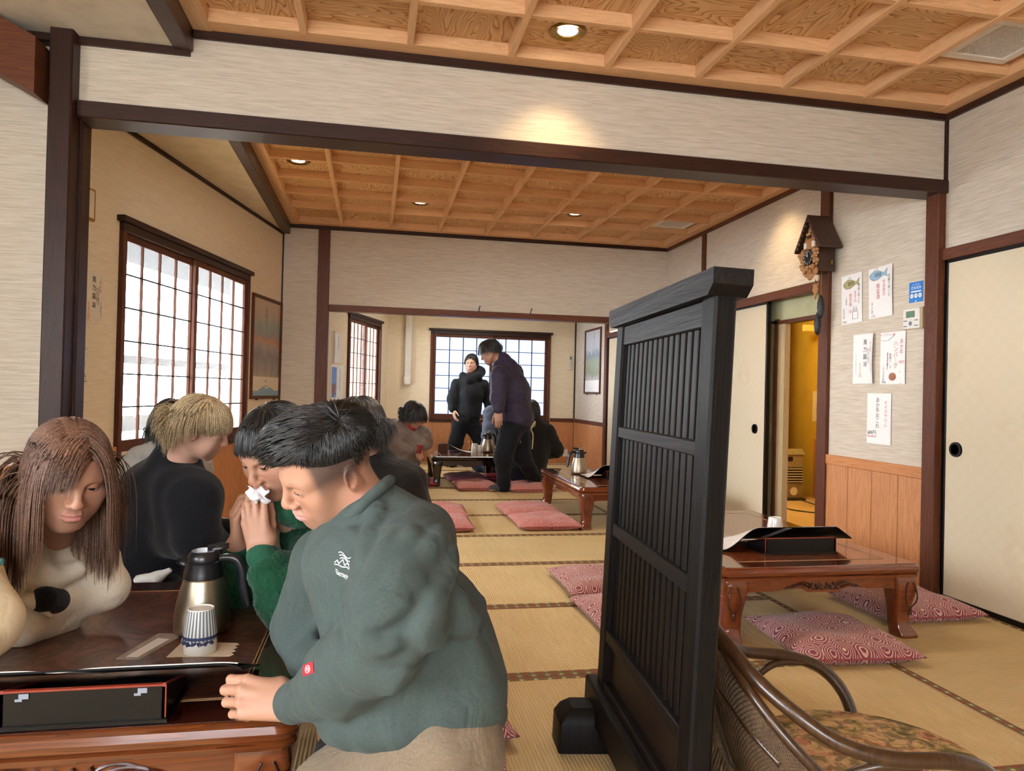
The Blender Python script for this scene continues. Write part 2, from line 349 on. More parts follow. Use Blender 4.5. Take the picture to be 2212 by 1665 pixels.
def text_mb(body, size, spacing=1.0, align='CENTER'):
    """lettering as flat mesh in the XY plane (z up from the sheet)"""
    cu = bpy.data.curves.new('lettering', 'FONT'); cu.body = body; cu.size = size; cu.align_x = align; cu.align_y = 'TOP'
    cu.space_line = spacing; cu.resolution_u = 2
    o = bpy.data.objects.new('lettering', cu); COL.objects.link(o); dg = bpy.context.evaluated_depsgraph_get()
    me = o.evaluated_get(dg).to_mesh(); mb = MB(); mb.v = [v.co[:] for v in me.vertices]; mb.f = [tuple(p.vertices) for p in me.polygons]
    o.evaluated_get(dg).to_mesh_clear(); bpy.data.objects.remove(o); bpy.data.curves.remove(cu); return mb
def crv(pts, n=6):
    P = [Vector(p) for p in pts]; out = []
    for i in range(len(P)-1):
        a, b, c, d = P[max(i-1, 0)], P[i], P[i+1], P[min(i+2, len(P)-1)]
        for k_ in range(n):
            s = k_/n; out.append(.5*((2*b)+(c-a)*s+(2*a-5*b+4*c-d)*s*s+(3*b-a-3*c+d)*s**3))
    return out+[P[-1]]
# ================================================================== SETTING
XR, Y1, Y2, Y3 = 3.16, 3.52, 7.45, 11.06
TH = math.atan2(-.979, -.206)                 # direction of the slanted left walls, running towards the camera
LW = Matrix.Translation((-.93, 7.45, 0)) @ Matrix.Rotation(TH, 4, 'Z')
A3 = Vector((-.98, 7.55, 0)); d3 = Vector((.07+.36, 10.63-9.37, 0)).normalized()
TH3 = math.atan2(d3.y, d3.x)

# ---- floor: rush mats with brocade borders
fl = MB().box(-3.6, -2.7, -.12, XR+.12, 11.3, -.03); floor = struct('floor', 'tatami floor of woven rush mats running through all three rooms', fl, 'dark', 'floor')
mat_x = MB().box(-.95, -.448, -.03, .95, .448, 0, .004).mesh('tatami_mat', 'tatami_x')
bord_x = MB().box(-.95, -.0175, 0, .95, .0175, .0025).mesh('mat_border', 'border_x')
mat_y = MB().box(-.505, -.9, -.03, .505, .9, 0, .004).mesh('tatami_mat', 'tatami_y')
bord_y = MB().box(-.0175, -.9, 0, .0175, .9, .0025).mesh('mat_border', 'border_y')
for r in range(-5, 10):
    yc = 2.72+.9*r+.45
    xs = (-2.62, -.71, 1.195) if yc < 7.2 else (-1.53, .383, 2.293)
    for x in xs:
        m = link('tatami_mat', mat_x, floor, (x, yc, 0))
        for s in (-1, 1): link('mat_border', bord_x, m, (0, s*.43, 0))
for k in range(-2, 4):
    yc = 2.72+.9+1.8*k-.9
    if yc > 7.2: continue
    m = link('tatami_mat', mat_y, floor, (2.655, yc, 0))
    for s in (-1, 1): link('mat_border', bord_y, m, (s*.4875, 0, 0))

# ---- wainscot planks helper (planks stand in the local u-z plane, facing +n)
plank_cache = {}
def planks(parent, origin, ang, u0, u1, w=.225, z1=.655, name='plank'):
    n = max(1, round((u1-u0)/w)); ww = (u1-u0)/n; key = round(ww, 4)
    if key not in plank_cache: plank_cache[key] = MB().box(-ww/2+.0025, 0, 0, ww/2-.0025, .014, z1, .003).mesh('plank', 'plank')
    R = Matrix.Rotation(ang, 3, 'Z')
    for i in range(n):
        p = Vector(origin)+R @ Vector((u0+ww*(i+.5), 0, 0))
        link(name, plank_cache[key], parent, p, (0, 0, ang))

# ---- right wall (x = 3.16): wallpaper, posts, planks
w = MB()
w.box(XR, -2.6, 1.97, XR+.12, 7.45, 2.86).box(XR, 3.6, .0, XR+.12, 4.55, 1.97)
w.box(XR+.03, 3.40, 0, XR+.12, 3.66, 1.97).box(XR, 9.48, 0, XR+.12, 11.2, 2.86).box(XR, 7.45, 1.97, XR+.12, 9.48, 2.86).box(XR+.02, -2.6, 0, XR+.12, 1.7, 2.0)
wall_right = struct('wall_right', 'cream brushed wallpaper wall on the right with the hand-written papers', w, 'paper', 'wall')
planks(wall_right, (XR, 3.60, 0), PI/2, 0, .94)
planks(wall_right, (XR, 9.52, 0), PI/2, 0, 1.53, .25)
MB().box(XR-.022, 3.60, .655, XR, 4.54, .72, .003).obj('plank_rail', 'plank_rail', wall_right)
MB().box(XR-.022, 9.52, .655, XR, 11.05, .71, .003).obj('plank_rail', 'redpost_y', wall_right)
# ---- wall over the front opening and the wall left of it
w = MB().box(-1.35, Y1, 2.35, XR+.05, Y1+.11, 2.86).box(-3.6, Y1+.05, 0, -1.36, Y1+.16, 2.86)
wall_front = struct('wall_front', 'cream wallpaper wall above the wide opening to the second room', w, 'paper', 'wall')
planks(wall_front, (-1.45, Y1+.05, 0), PI, 0, 1.6)
MB().box(-3.05, Y1+.026, .655, -1.45, Y1+.05, .72, .003).obj('plank_rail', 'plank_rail_x', wall_front)
# ---- far partition
w = MB().box(-.93, Y2, 0, -.5, Y2+.1, 2.86).box(-.5, Y2, 1.94, XR, Y2+.1, 2.86)
wall_far = struct('wall_far', 'cream wallpaper wall over the far opening into the third room', w, 'paper', 'wall')
planks(wall_far, (-.58, Y2, 0), PI, 0, .35, .175)
MB().box(-.93, Y2-.02, .655, -.58, Y2, .72, .003).obj('plank_rail', 'plank_rail_x', wall_far)
# ---- back wall with its window
w = MB().box(-.6, Y3, 0, .86, Y3+.12, 2.86).box(2.72, Y3, 0, XR, Y3+.12, 2.86).box(.86, Y3, 2.0, 2.72, Y3+.12, 2.86).box(.86, Y3, 0, 2.72, Y3+.12, .66)
w.box(.19, Y3-.08, 0, .37, Y3, 2.86)
wall_back = struct('wall_back', 'far back wall in cream wallpaper above wooden planks', w, 'paper_left', 'wall')
planks(wall_back, (XR, Y3, 0), PI, 0, 2.78, .28)
MB().box(.37, Y3-.024, .655, .82, Y3, .71, .003).box(2.76, Y3-.024, .655, XR, Y3, .71, .003).obj('plank_rail', 'redpost_x', wall_back)
planks(wall_back, (.37, Y3-.08, 0), PI, 0, .18, .18)
# ---- slanted left wall of the second room
def wall_open(x0, x1, length, zlo, zhi):
    return MB().box(0, -.12, 0, x0, 0, 2.86).box(x1, -.12, 0, length, 0, 2.86).box(x0, -.12, zhi, x1, 0, 2.86).box(x0, -.12, 0, x1, 0, zlo)
w = wall_open(.95, 2.80, 3.98, .68, 2.03).xf(LW)
wall_left = struct('wall_left', 'slanted wallpaper wall on the left around the large shoji window', w, 'paper_left', 'wall')
planks(wall_left, (-.93, 7.45, 0), TH, 0, 3.9, .23)
r = MB().box(0, 0, .655, .9, .022, .72, .003).box(2.86, 0, .655, 3.9, .022, .72, .003).xf(LW); r.obj('plank_rail', 'plank_rail', wall_left)
# ---- slanted left wall of the third room
R3 = Matrix.Translation(A3) @ Matrix.Rotation(TH3, 4, 'Z')
w = MB().box(0, 0, 0, 1.98, .12, 2.86).box(3.22, 0, 0, 3.75, .12, 2.86).box(1.98, 0, 2.06, 3.22, .12, 2.86).box(1.98, 0, 0, 3.22, .12, .7).xf(R3)
wall_side = struct('wall_side', 'slanted wallpaper wall of the third room with pinned notices', w, 'paper_left', 'wall')
planks(wall_side, A3+Vector((0, 0, 0)), TH3+PI, -3.7, 0, .26)
# ---- walls out of view that close the room, with their glazed openings
w = MB().box(-3.7, -2.6, 0, -1.75, -2.5, 2.86).box(.2, -2.6, 0, XR+.1, -2.5, 2.86).box(-1.75, -2.6, 0, .2, -2.5, 1.0).box(-1.75, -2.6, 2.2, .2, -2.5, 2.86)
struct('wall_entrance', 'cream wall with a window behind the viewer', w, 'paper', 'wall')
w = MB().box(-3.1, -2.6, 0, -3.0, -2.2, 2.86).box(-3.1, .6, 0, -3.0, Y1+.1, 2.86).box(-3.1, -2.2, 0, -3.0, .6, .6).box(-3.1, -2.2, 2.2, -3.0, .6, 2.86)
struct('wall_street', 'cream wall with a wide window to the left of the viewer', w, 'paper', 'wall')

# ---- posts, lintels and crown trims
k = 0
def trim(mb, m, label, name='trim'):
    global k; k += 1
    return struct('%s_%d' % (name, k), label, mb, m, 'trim')
trim(MB().box(-1.43, 3.44, 0, -1.335, Y1+.16, 2.70, .006), 'post', 'dark stained post at the left end of the front opening')
trim(MB().box(-1.345, Y1+.02, 0, -1.322, Y1+.085, 2.29, .004), 'post', 'slim dark inner post beside the left opening post')
trim(MB().box(3.108, Y1-.012, 0, XR, Y1+.085, 2.29, .004), 'redpost', 'red-brown post at the right end of the front opening')
trim(MB().box(-1.335, Y1-.03, 2.285, XR, Y1+.13, 2.36, .005), 'post_x', 'long dark lintel beam across the front opening')
trim(MB().box(-.86, Y1-.02, 2.70, XR, Y1+.0, 2.75, .003), 'post_x', 'dark crown trim under the coffered ceiling, front wall')
trim(MB().box(-3.0, Y1-.02, 2.615, -.87, Y1+.05, 2.65, .003), 'post_x', 'dark trim under the white ceiling strip, front wall')
trim(MB().box(XR-.02, -2.5, 2.70, XR, Y1, 2.75, .003), 'post_y', 'dark crown trim along the near right wall')
trim(MB().box(XR-.025, -2.5, 1.905, XR+.02, Y1, 1.97, .003), 'redpost_y', 'red-brown head rail over the near sliding door')
trim(MB().box(XR-.02, Y1+.13, 2.70, XR, Y2, 2.75, .003), 'redpost_y', 'red-brown crown trim along the right wall of the second room')
trim(MB().box(XR-.03, 4.535, 0, XR+.04, 4.64, 2.70, .003), 'redpost', 'red-brown post carrying the cuckoo clock')
trim(MB().box(XR-.02, 6.50, 1.95, XR+.02, 6.57, 2.70, .003), 'redpost', 'short dark post high on the right wall')
trim(MB().box(XR-.025, 4.64, 1.895, XR+.03, 7.45, 1.96, .003), 'redpost_y', 'red-brown head rail over the doorway and sliding doors')
trim(MB().box(XR-.012, Y1-.02, 2.36, XR, Y1-.0, 2.70), 'post', 'thin dark corner strip above the right opening post')
trim(MB().box(-.585, Y2-.03, 0, -.47, Y2+.12, 2.70, .004), 'redpost', 'red-brown post left of the far opening')
trim(MB().box(-.47, Y2-.03, 1.885, XR, Y2+.12, 1.945, .004), 'redpost_x', 'red-brown lintel over the far opening')
trim(MB().box(-.93, Y2-.02, 2.70, XR, Y2, 2.745, .003), 'post_x', 'dark crown trim on the far partition')
trim(MB().box(-.932, Y2-.014, .72, -.918, Y2, 2.65), 'post', 'thin dark strip in the far left corner')
trim(MB().box(0, 0, 2.62, 3.98, .016, 2.65, .003).xf(LW), 'post', 'thin dark trim along the top of the slanted left wall')
trim(MB().box(XR-.03, 9.42, 0, XR+.02, 9.52, 2.5, .003), 'redpost', 'red-brown post beside the far right sliding door')
trim(MB().box(XR-.025, 7.55, 1.88, XR+.02, 9.42, 1.95, .003), 'redpost_y', 'red-brown head rail in the third room')
trim(MB().box(XR-.02, Y3-.02, .05, XR, Y3, 2.4), 'iron', 'dark cable run down the far right corner')
for a, b in ((-2.5, Y1), (Y1+.13, Y2)):
    trim(MB().box(-.94, a, 2.635, -.86, b, 2.77, .005), 'post_y', 'dark beam between the white ceiling strip and the coffered ceiling of the %s room' % ('first' if a < 0 else 'second'))
bm_ = MB().prism([(-1.45, 2.565), (-1.45, 2.325), (-3.0, 3.13), (-3.0, 3.37)], 1, 3.36, 3.50)
trim(bm_, 'redpost_x', 'heavy brown sloping beam ending in the top left corner')

# ---- ceilings: closing slab, white strips, coffers
tag(MB().box(-3.7, -2.7, 2.83, XR+.2, 11.3, 2.95).obj('ceiling_slab', 'plaster'), 'plain slab above the coffered ceilings', 'ceiling', None, 'structure')
cw = MB().box(-3.05, -2.5, 2.65, -.9, Y1+.05, 2.70).prism([(-2.0, Y1+.13), (-.9, Y1+.13), (-.9, Y2+.02), (-.96, Y2+.02)], 2, 2.65, 2.70)
struct('ceiling', 'plain cream ceiling strip left of the coffered panels', cw, 'plaster', 'ceiling')
struct('ceiling_far', 'plain ceiling of the third room', MB().box(-1.2, Y2+.1, 2.55, XR, Y3, 2.6), 'plaster', 'ceiling')
XL = [-.36+.4875*i for i in range(7)]
def coffers(name, label, ylines, y0, y1, lights, vents):
    root = sroot(name, label, 'ceiling'); xs = [-.86]+XL+[3.09]; ys = [y0]+ylines+[y1]
    hw = .016
    for (x0, x1) in ((-.86, -.775), (3.06, 3.16)):
        MB().box(x0, y0, 2.735, x1, y1, 2.80, .002).obj('edge_board', 'batten_y', root)
    MB().box(-.86, y1-.11, 2.738, 3.16, y1, 2.80, .002).obj('edge_board', 'batten_x', root)
    by = MB().box(-hw, y0, 2.733, hw, y1-.1, 2.80, .002).mesh('batten', 'batten_y'); bx = MB().box(-.78, -hw, 2.738, 3.07, hw, 2.80, .002).mesh('batten', 'batten_x')
    for x in XL: link('batten', by, root, (x, 0, 0))
    for y in ylines: link('batten', bx, root, (0, y, 0))
    bd = {}
    for i in range(len(xs)-1):
        for j in range(len(ys)-1):
            a, b, c, d = xs[i], xs[i+1], ys[j], ys[j+1]; turn = (i+j) % 2
            key = (round(b-a, 3), round(d-c, 3), turn)
            if key not in bd:
                w_, h_ = ((b-a), (d-c)) if not turn else ((d-c), (b-a))
                bd[key] = MB().box(-w_/2, -h_/2, 0, w_/2, h_/2, .02).mesh('ceiling_board', 'board')
            link('ceiling_board', bd[key], root, ((a+b)/2, (c+d)/2, 2.80), (0, 0, PI/2 if turn else 0))
    return root
coffers('ceiling_1', 'coffered wooden ceiling of the first room', [1.2, 1.66, 2.12, 2.58, 3.035], .7, Y1, None, None)
MB_ = MB().box(-.86, -2.5, 2.78, 3.16, .7, 2.82); struct('ceiling_2', 'plain wooden ceiling over the viewer', MB_, 'batten_x', 'ceiling')
coffers('ceiling_3', 'coffered wooden ceiling of the second room', [4.40, 4.87, 5.335, 5.80, 6.265, 6.74], Y1+.13, Y2, None, None)
def downlight(x, y, label, aim, pw, z=2.80):
    t = thing('downlight', label, 'ceiling light', (x, y, z), 0, 'recessed ceiling downlights')
    MB().lathe([(.0, .02), (.052, .018), (.055, -.002), (.078, -.010), (.088, -.004), (.088, 0), (.05, .03)], 32).obj('trim_ring', 'brass', t)
    MB().lathe([(.0, .0), (.048, .0), (.048, .012), (0, .012)], 24).obj('bulb', 'bulb', t)
    spot('downlight_beam', (x, y, z-.03), pw, (1, .72, .38), 1.7, 1, .035, aim)
downlight(.85, 3.235, 'recessed ceiling downlight glowing above the front wall', (0, .14, -1), 19)
downlight(-.60, 5.56, 'recessed ceiling downlight at the left of the second room', (0, 0, -1), 14)
downlight(.37, 6.5, 'recessed ceiling downlight left of centre near the far wall', (0, .15, -1), 14)
downlight(1.82, 6.5, 'recessed ceiling downlight right of centre near the far wall', (0, .15, -1), 14)
downlight(2.79, 5.1, 'recessed ceiling downlight near the right wall of the second room', (.3, 0, -1), 16)
def vent(x, y, w, l, label):
    t = thing('ceiling_vent', label, 'vent', (x, y, 2.80))
    MB().box(-w/2, -l/2, -.03, w/2, -l/2+.05, 0, .004).box(-w/2, l/2-.05, -.03, w/2, l/2, 0, .004).box(-w/2, -l/2+.05, -.03, -w/2+.05, l/2-.05, 0, .004).box(w/2-.05, -l/2+.05, -.03, w/2, l/2-.05, 0, .004).obj('vent_frame', 'vent_white', t)
    g = MB(); n = 16
    for i in range(n+1): u = -w/2+.05+(w-.1)*i/n; g.box(u-.0035, -l/2+.05, -.026, u+.0035, l/2-.05, -.02)
    for i in range(n+1): u = -l/2+.05+(l-.1)*i/n; g.box(-w/2+.05, u-.0035, -.025, w/2-.05, u+.0035, -.021)
    tag(g.obj('grille', 'grille', t), kind='stuff'); MB().box(-w/2+.05, -l/2+.05, -.012, w/2-.05, l/2-.05, -.008).obj('vent_back', 'dark', t)
vent(2.815, 2.81, .36, .36, 'white square ceiling vent with perforated grille in the near ceiling')
vent(2.815, 6.5, .36, .34, 'white square ceiling vent in the far corner of the second ceiling')

t = thing('fill_fixture', 'long white casing over the added fill light of the third room, out of view', 'ceiling light', (1.4, 9.6, 2.51))  # made-up fixture for the unseen fill light of the third room
MB().box(-.65, -.18, 0, .65, .18, .04, .01).obj('fill_casing', 'vent_white', t)
t = thing('fill_fixture', 'long white casing over the added fill light of the second room, hidden behind the front lintel', 'ceiling light', (.9, 4.15, 2.67))  # made-up fixture for the second room's fill light, never in view
MB().box(-.7, -.18, 0, .7, .18, .06, .01).obj('fill_casing', 'vent_white', t)
# ---- windows (local: u to the right along x, inward normal +y or -y)
def window(name, label, loc, rz, u0, u1, z0, z1, cols, rows, film, inward=1, jamb='redpost', vert='redpost', hor='iron', bar=.012):
    r = sroot(name, label, 'window', loc, rz); s = inward
    def bx(mb, a, n0, c, b, n1, d, bv=.003): return mb.box(a, n0*s, c, b, n1*s, d, bv)
    bx(MB(), u0-.05, -.02, z1, u1+.05, .05, z1+.035).obj('head_board', 'post_x', r)
    bx(bx(MB(), u0-.02, -.03, z1-.05, u1+.02, .03, z1), u0-.02, -.03, z0-.035, u1+.02, .04, z0).obj('window_frame', 'post_x', r)
    for a in (u0-.02, u1-.02): bx(MB(), a, -.03, z0, a+.04, .03, z1-.05).obj('jamb', jamb, r)
    mid = (u0+u1)/2
    for q, (a, b, nn) in enumerate(((u0+.02, mid+.022, .004), (mid-.022, u1-.02, -.024))):
        sh = MB(); st = .045
        for c in (a, b-st): bx(sh, c, nn-.012, z0, c+st, nn+.012, z1-.05)
        bx(sh, a+st, nn-.012, z1-.05-st, b-st, nn+.012, z1-.05); bx(sh, a+st, nn-.012, z0, b-st, nn+.012, z0+.09)
        so = sh.obj('sash', vert, r); A, B, C, D = a+st, b-st, z0+.09, z1-.05-st
        vm = MB().box(-bar/2, -.008, 0, bar/2, .008, D-C).mesh('muntin', vert if vert != 'iron' else 'iron'); hm = MB().box(0, -.006, -bar*.4, B-A, .006, bar*.4).mesh('muntin', hor)
        for i in range(1, cols): link('muntin', vm, so, (A+(B-A)*i/cols, nn*s, C))
        for j in range(1, rows): link('muntin', hm, so, (A, (nn+.004)*s, C+(D-C)*j/rows))
        pw, ph = (B-A)/cols, (D-C)/rows; pm = MB().box(0, -.0015, 0, pw, .0015, ph).mesh('pane', film)
        for i in range(cols):
            for j in range(rows): link('pane', pm, so, (A+pw*i, (nn-.005)*s, C+ph*j))
    return r
window('window_1', 'large two-sash shoji style window on the slanted left wall', (-.93, 7.45, 0), TH, .90, 2.845, .66, 2.07, 4, 6, 'glass', 1)
window('window_2', 'frosted two-sash window in the far back wall', (0, Y3, 0), 0, .86, 2.72, .66, 2.03, 4, 6, 'frost', -1, vert='redpost', bar=.014)
window('window_3', 'narrow looking shoji style window on the left of the third room', A3, TH3, 1.98, 3.22, .70, 2.06, 4, 6, 'glass', -1)
# the frosted far window has iron-dark glazing bars
for o in [c for c in bpy.data.objects if c.name.startswith('window_2')]:
    for sh in o.children:
        for b_ in sh.children:
            if b_.name.startswith('muntin'): b_.data.materials[0] = M['iron']
# glazing behind the viewer
def big_glass(name, label, x0, y0, x1, y1, z0, z1, n):
    r = sroot(name, label, 'window'); fr = MB()
    for i in range(n+1):
        t = i/n; x, y = x0+(x1-x0)*t, y0+(y1-y0)*t; fr.box(x-.03, y-.03, z0, x+.03, y+.03, z1)
    fr.box(min(x0, x1)-.03, min(y0, y1)-.03, z0, max(x0, x1)+.03, max(y0, y1)+.03, z0+.05).box(min(x0, x1)-.03, min(y0, y1)-.03, z1-.05, max(x0, x1)+.03, max(y0, y1)+.03, z1)
    fr.obj('window_frame', 'post_x', r); MB().box(x0-.002, y0-.002, z0, x1+.002, y1+.002, z1).obj('pane', 'glass', r)
big_glass('window_4', 'window in the wall behind the viewer', -1.75, -2.55, .2, -2.55, 1.0, 2.2, 3)
big_glass('window_5', 'wide street window left of the viewer', -3.05, -2.2, -3.05, .6, .6, 2.2, 4)
# pale railing and eaves outside the left window
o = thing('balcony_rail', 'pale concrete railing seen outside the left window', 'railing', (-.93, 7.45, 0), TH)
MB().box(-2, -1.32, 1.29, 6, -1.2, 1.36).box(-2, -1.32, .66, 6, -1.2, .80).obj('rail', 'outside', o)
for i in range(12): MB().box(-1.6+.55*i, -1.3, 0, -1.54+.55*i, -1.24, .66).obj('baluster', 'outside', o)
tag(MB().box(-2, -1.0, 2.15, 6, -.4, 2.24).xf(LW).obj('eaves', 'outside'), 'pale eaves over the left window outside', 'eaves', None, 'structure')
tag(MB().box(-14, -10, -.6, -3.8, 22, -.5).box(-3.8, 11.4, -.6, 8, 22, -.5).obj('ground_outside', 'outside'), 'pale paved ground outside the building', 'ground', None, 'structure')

# ---- sliding doors
def fusuma(name, label, y0, y1, z1, x=XR+.0, handle_y=None, hz=.845):
    r = sroot(name, label, 'door')
    MB().box(x, y0+.02, .03, x+.025, y1-.02, z1-.02).obj('door_panel', 'fusuma', r)
    f = MB().box(x-.006, y0, 0, x+.03, y0+.022, z1, .002).box(x-.006, y1-.022, 0, x+.03, y1, z1, .002).box(x-.006, y0, z1-.022, x+.03, y1, z1, .002).box(x-.006, y0, 0, x+.03, y1, .03, .002)
    f.obj('door_frame', 'lacquer', r)
    if handle_y:
        h = MB().lathe([(0, .004), (.026, .004), (.03, .010), (.04, .010), (.042, 0)], 28).xf(Matrix.Translation((x, handle_y, hz)) @ Matrix.Rotation(-PI/2, 4, 'Y')); p = h.obj('finger_pull', 'lacquer', r)
        MB().lathe([(0, .0055), (.026, .0055)], 20).xf(Matrix.Translation((x-.004, handle_y, hz)) @ Matrix.Rotation(-PI/2, 4, 'Y')).obj('pull_plate', 'outside_grey', p)
fusuma('door_1', 'cream paper sliding door at the right edge of the room', 1.72, 3.505, 1.91, handle_y=3.41)
fusuma('door_2', 'cream paper sliding door beyond the dark screen', 5.36, 6.4, 1.90, handle_y=5.53)
fusuma('door_3', 'far cream paper sliding door of the second room', 6.41, 7.44, 1.90, XR+.03)
fusuma('door_4', 'cream paper sliding door in the third room', 7.56, 9.42, 1.89)
# ---- doorway into the yellow room
r = sroot('door_5', 'open doorway into a yellow lit back room', 'door')
MB().box(XR+.12, 4.4, 1.73, XR+.16, 5.9, 2.4).box(XR+.12, 5.42, 0, XR+.16, 5.9, 1.75).obj('door_surround', 'greenish', r)
MB().box(XR+.10, 5.385, 0, XR+.17, 5.43, 1.76).box(XR+.10, 4.5, 1.715, XR+.17, 5.43, 1.745).obj('inner_frame', 'redpost', r)
MB().box(XR+.11, 5.29, 0, XR+.16, 5.385, 1.715).obj('door_jamb', 'jamb', r); MB().box(XR, 4.64, -.02, XR+.45, 5.4, .02).obj('threshold', 'redpost_y', r)
w = MB().box(4.9, 4.0, 0, 5.0, 8.4, 2.6).box(XR+.3, 8.2, 0, 5.0, 8.3, 2.6).box(XR+.12, 4.4, 2.3, 5.0, 8.3, 2.4).box(XR+.12, 4.4, 0, 5.0, 4.5, 2.6).box(XR+.14, 5.5, 0, XR+.2, 8.3, 2.4)
w.box(4.45, 7.25, 0, 4.55, 8.2, 2.4)
wall_inner = struct('wall_inner', 'ochre yellow walls of the back room', w, 'yellow_wall', 'wall')
MB().box(XR+.1, 4.4, -.05, 5.0, 8.3, 0).obj('tatami_mat', 'tatami_x', wall_inner)
MB().box(4.88, 4.5, .66, 4.9, 7.0, .72).box(4.88, 7.0, 0, 4.9, 7.08, 2.0).box(4.60, 7.06, 1.85, 4.9, 7.10, 1.92).obj('wall_rail', 'yellow_trim', wall_inner)
pk = MB().box(0, 0, 0, .012, .30, .66, .002).mesh('plank', 'plank')
for i in range(9): link('plank', pk, wall_inner, (4.885, 4.5+.31*i, 0))
l = bpy.data.lights.new('back_room_lamp', 'POINT'); l.energy = 30; l.color = (1, .80, .42); l.shadow_soft_size = .12
lo = bpy.data.objects.new('back_room_lamp', l); COL.objects.link(lo); lo.location = (3.9, 6.4, 2.1)
# ================================================================== FURNITURE
def rrect(w, l, r, n=6):
    pts = []
    for cx, cy, a0 in ((w/2-r, l/2-r, 0), (-w/2+r, l/2-r, PI/2), (-w/2+r, -l/2+r, PI), (w/2-r, -l/2+r, 1.5*PI)):
        for i in range(n+1): t = a0+PI/2*i/n; pts.append((cx+r*math.cos(t), cy+r*math.sin(t)))
    return pts
def loft(mb, rings, cap=True):
    n = len(rings[0]); vs = [p for r in rings for p in r]
    fs = [(i*n+j, i*n+(j+1) % n, (i+1)*n+(j+1) % n, (i+1)*n+j) for i in range(len(rings)-1) for j in range(n)]
    if cap: fs += [tuple(range(n-1, -1, -1)), tuple((len(rings)-1)*n+j for j in range(n))]
    return mb.add(vs, fs)
def low_table(label, x0, x1, y0, y1, zt, top='table_top', edge='table_wood', panel='burl_red', carve=True, inset=.13, group=None):
    cx, cy, w, l = (x0+x1)/2, (y0+y1)/2, x1-x0, y1-y0
    t = thing('low_table', label, 'table', (cx, cy, 0), 0, group)
    r = .045; prof = [(-.022, -.062), (-.006, -.058), (-.004, -.046), (-.012, -.042), (-.003, -.036), (0, -.022), (-.006, -.008), (-.014, -.003), (-.02, 0)]
    m = MB(); loft(m, [[(p[0], p[1], zt+z) for p in rrect(w+2*o, l+2*o, r)] for o, z in prof]); m.obj('tabletop', edge, t, .5)
    iw, il = w-2*inset, l-2*inset
    MB().box(-w/2+.026, -l/2+.026, zt-.004, w/2-.026, l/2-.026, zt+.0008).obj('top_border', top, t)
    MB().box(-iw/2, -il/2, zt-.002, iw/2, il/2, zt+.0012).obj('centre_panel', panel, t)
    g = MB()
    for a, b, c, d in ((-iw/2, -il/2, iw/2, -il/2), (-iw/2, il/2, iw/2, il/2), (-iw/2, -il/2, -iw/2, il/2), (iw/2, -il/2, iw/2, il/2)):
        for o in (0, .008):
            sx, sy = (0, o if b > 0 else -o) if b == d else (o if a > 0 else -o, 0)
            g.box(a-.0013+sx, b-.0013+sy, zt, c+.0013+sx, d+.0013+sy, zt+.0018)
    g.obj('inlay_line', 'groove', t)
    # aprons with a scalloped lower edge
    def apron(L, d0, axis, s):
        n = 24; top_ = zt-.058; pts = [(-L/2, top_), (L/2, top_)]; low = []
        for i in range(n+1):
            u = -1+2*i/n; au = abs(u)
            low.append((u*L/2, top_-.055-.05*max(0, (au-.80)/.2)**2+.012*max(0, math.cos((au-.35)*9))*(au < .6)-.008*(au < .25)))
        poly = [(p[0], p[1]) for p in low]+[(L/2, top_), (-L/2, top_)]
        a, b = (s*d0-.012, s*d0+.012); return MB().prism(poly, 1 if axis == 0 else 0, a, b)
    for s in (-1, 1):
        apron(w-.14, l/2-.045, 0, s).obj('apron', edge, t); apron(l-.14, w/2-.045, 1, s).obj('apron', edge, t)
    # cabriole legs
    for sx in (-1, 1):
        for sy in (-1, 1):
            rings = []
            for z, off, sz in ((zt-.056, -.012, .115), (zt-.10, -.004, .118), (zt-.15, -.008, .105), (zt-.21, -.02, .085), (zt-.27, -.022, .078), (.045, -.016, .080), (.025, -.006, .092), (.012, .0, .098), (0, .0, .096)):
                c0, c1 = sx*(w/2-.06+off*.8), sy*(l/2-.06+off*.8)
                if sz > .1: c0 -= sx*(sz-.085)*.35; c1 -= sy*(sz-.085)*.35
                rings.append([(c0+p[0], c1+p[1], max(z, 0)) for p in rrect(sz, sz, .018, 3)])
            m = MB(); loft(m, rings[::-1]); lg = m.obj('leg', edge, t, .6)
            if carve and sy < 0:
                xf = sx*(w/2-.062); yf = -(l/2-.003); cv = MB()
                for q in (-1, 1):
                    pts = []
                    for i in range(22):
                        a = i/21; th = a*7.2; rr_ = .028*(1-a)+.004
                        pts.append((xf+q*(.012+.018*math.sin(a*5)), yf+.004+.016*abs(a-.35), zt-.095-.15*a+.01*math.cos(th)))
                    cv.tube(pts, .0035, 5)
                cv.obj('carved_scroll', 'carving', lg)
    if carve:
        c = MB()
        for s in (-1, 1):
            for i in range(3):
                c.tube([(s*(.10+.02*i)+.05*math.cos(a)*s, -(l/2-.030), zt-.105+(.030-.008*i)*math.sin(a)) for a in np.linspace(.1, PI-.1, 9)], .0035, 5)
        for i in range(14):
            u = -.07+.14*i/13; c.tube([(u, -(l/2-.030), zt-.085-.008*math.sin(i*2.1)), (u+.012*math.cos(i*1.7), -(l/2-.028), zt-.097), (u+.008, -(l/2-.030), zt-.108)], .0045, 5)
        c.obj('apron_carving', 'carving', t)
    return t
ZT, ZR = .40, .345
low_table('dark lacquered low table in front with thermos, cups and menu box', -1.05, -.137, 1.557, 2.745, ZT, 'table_dark', 'table_dark_edge', 'burl', inset=.145)
low_table('red-brown lacquered low table on the right beside the dark screen', 1.53, 2.545, 2.915, 4.45, ZR)
low_table('red-brown lacquered low table in the middle distance left of the screen', 1.66, 2.70, 5.58, 7.05, ZR)
low_table('black lacquered low table in the far room with standing people behind', .665, 1.56, 8.24, 9.25, ZR, 'table_black', 'table_black', 'table_top', carve=False)
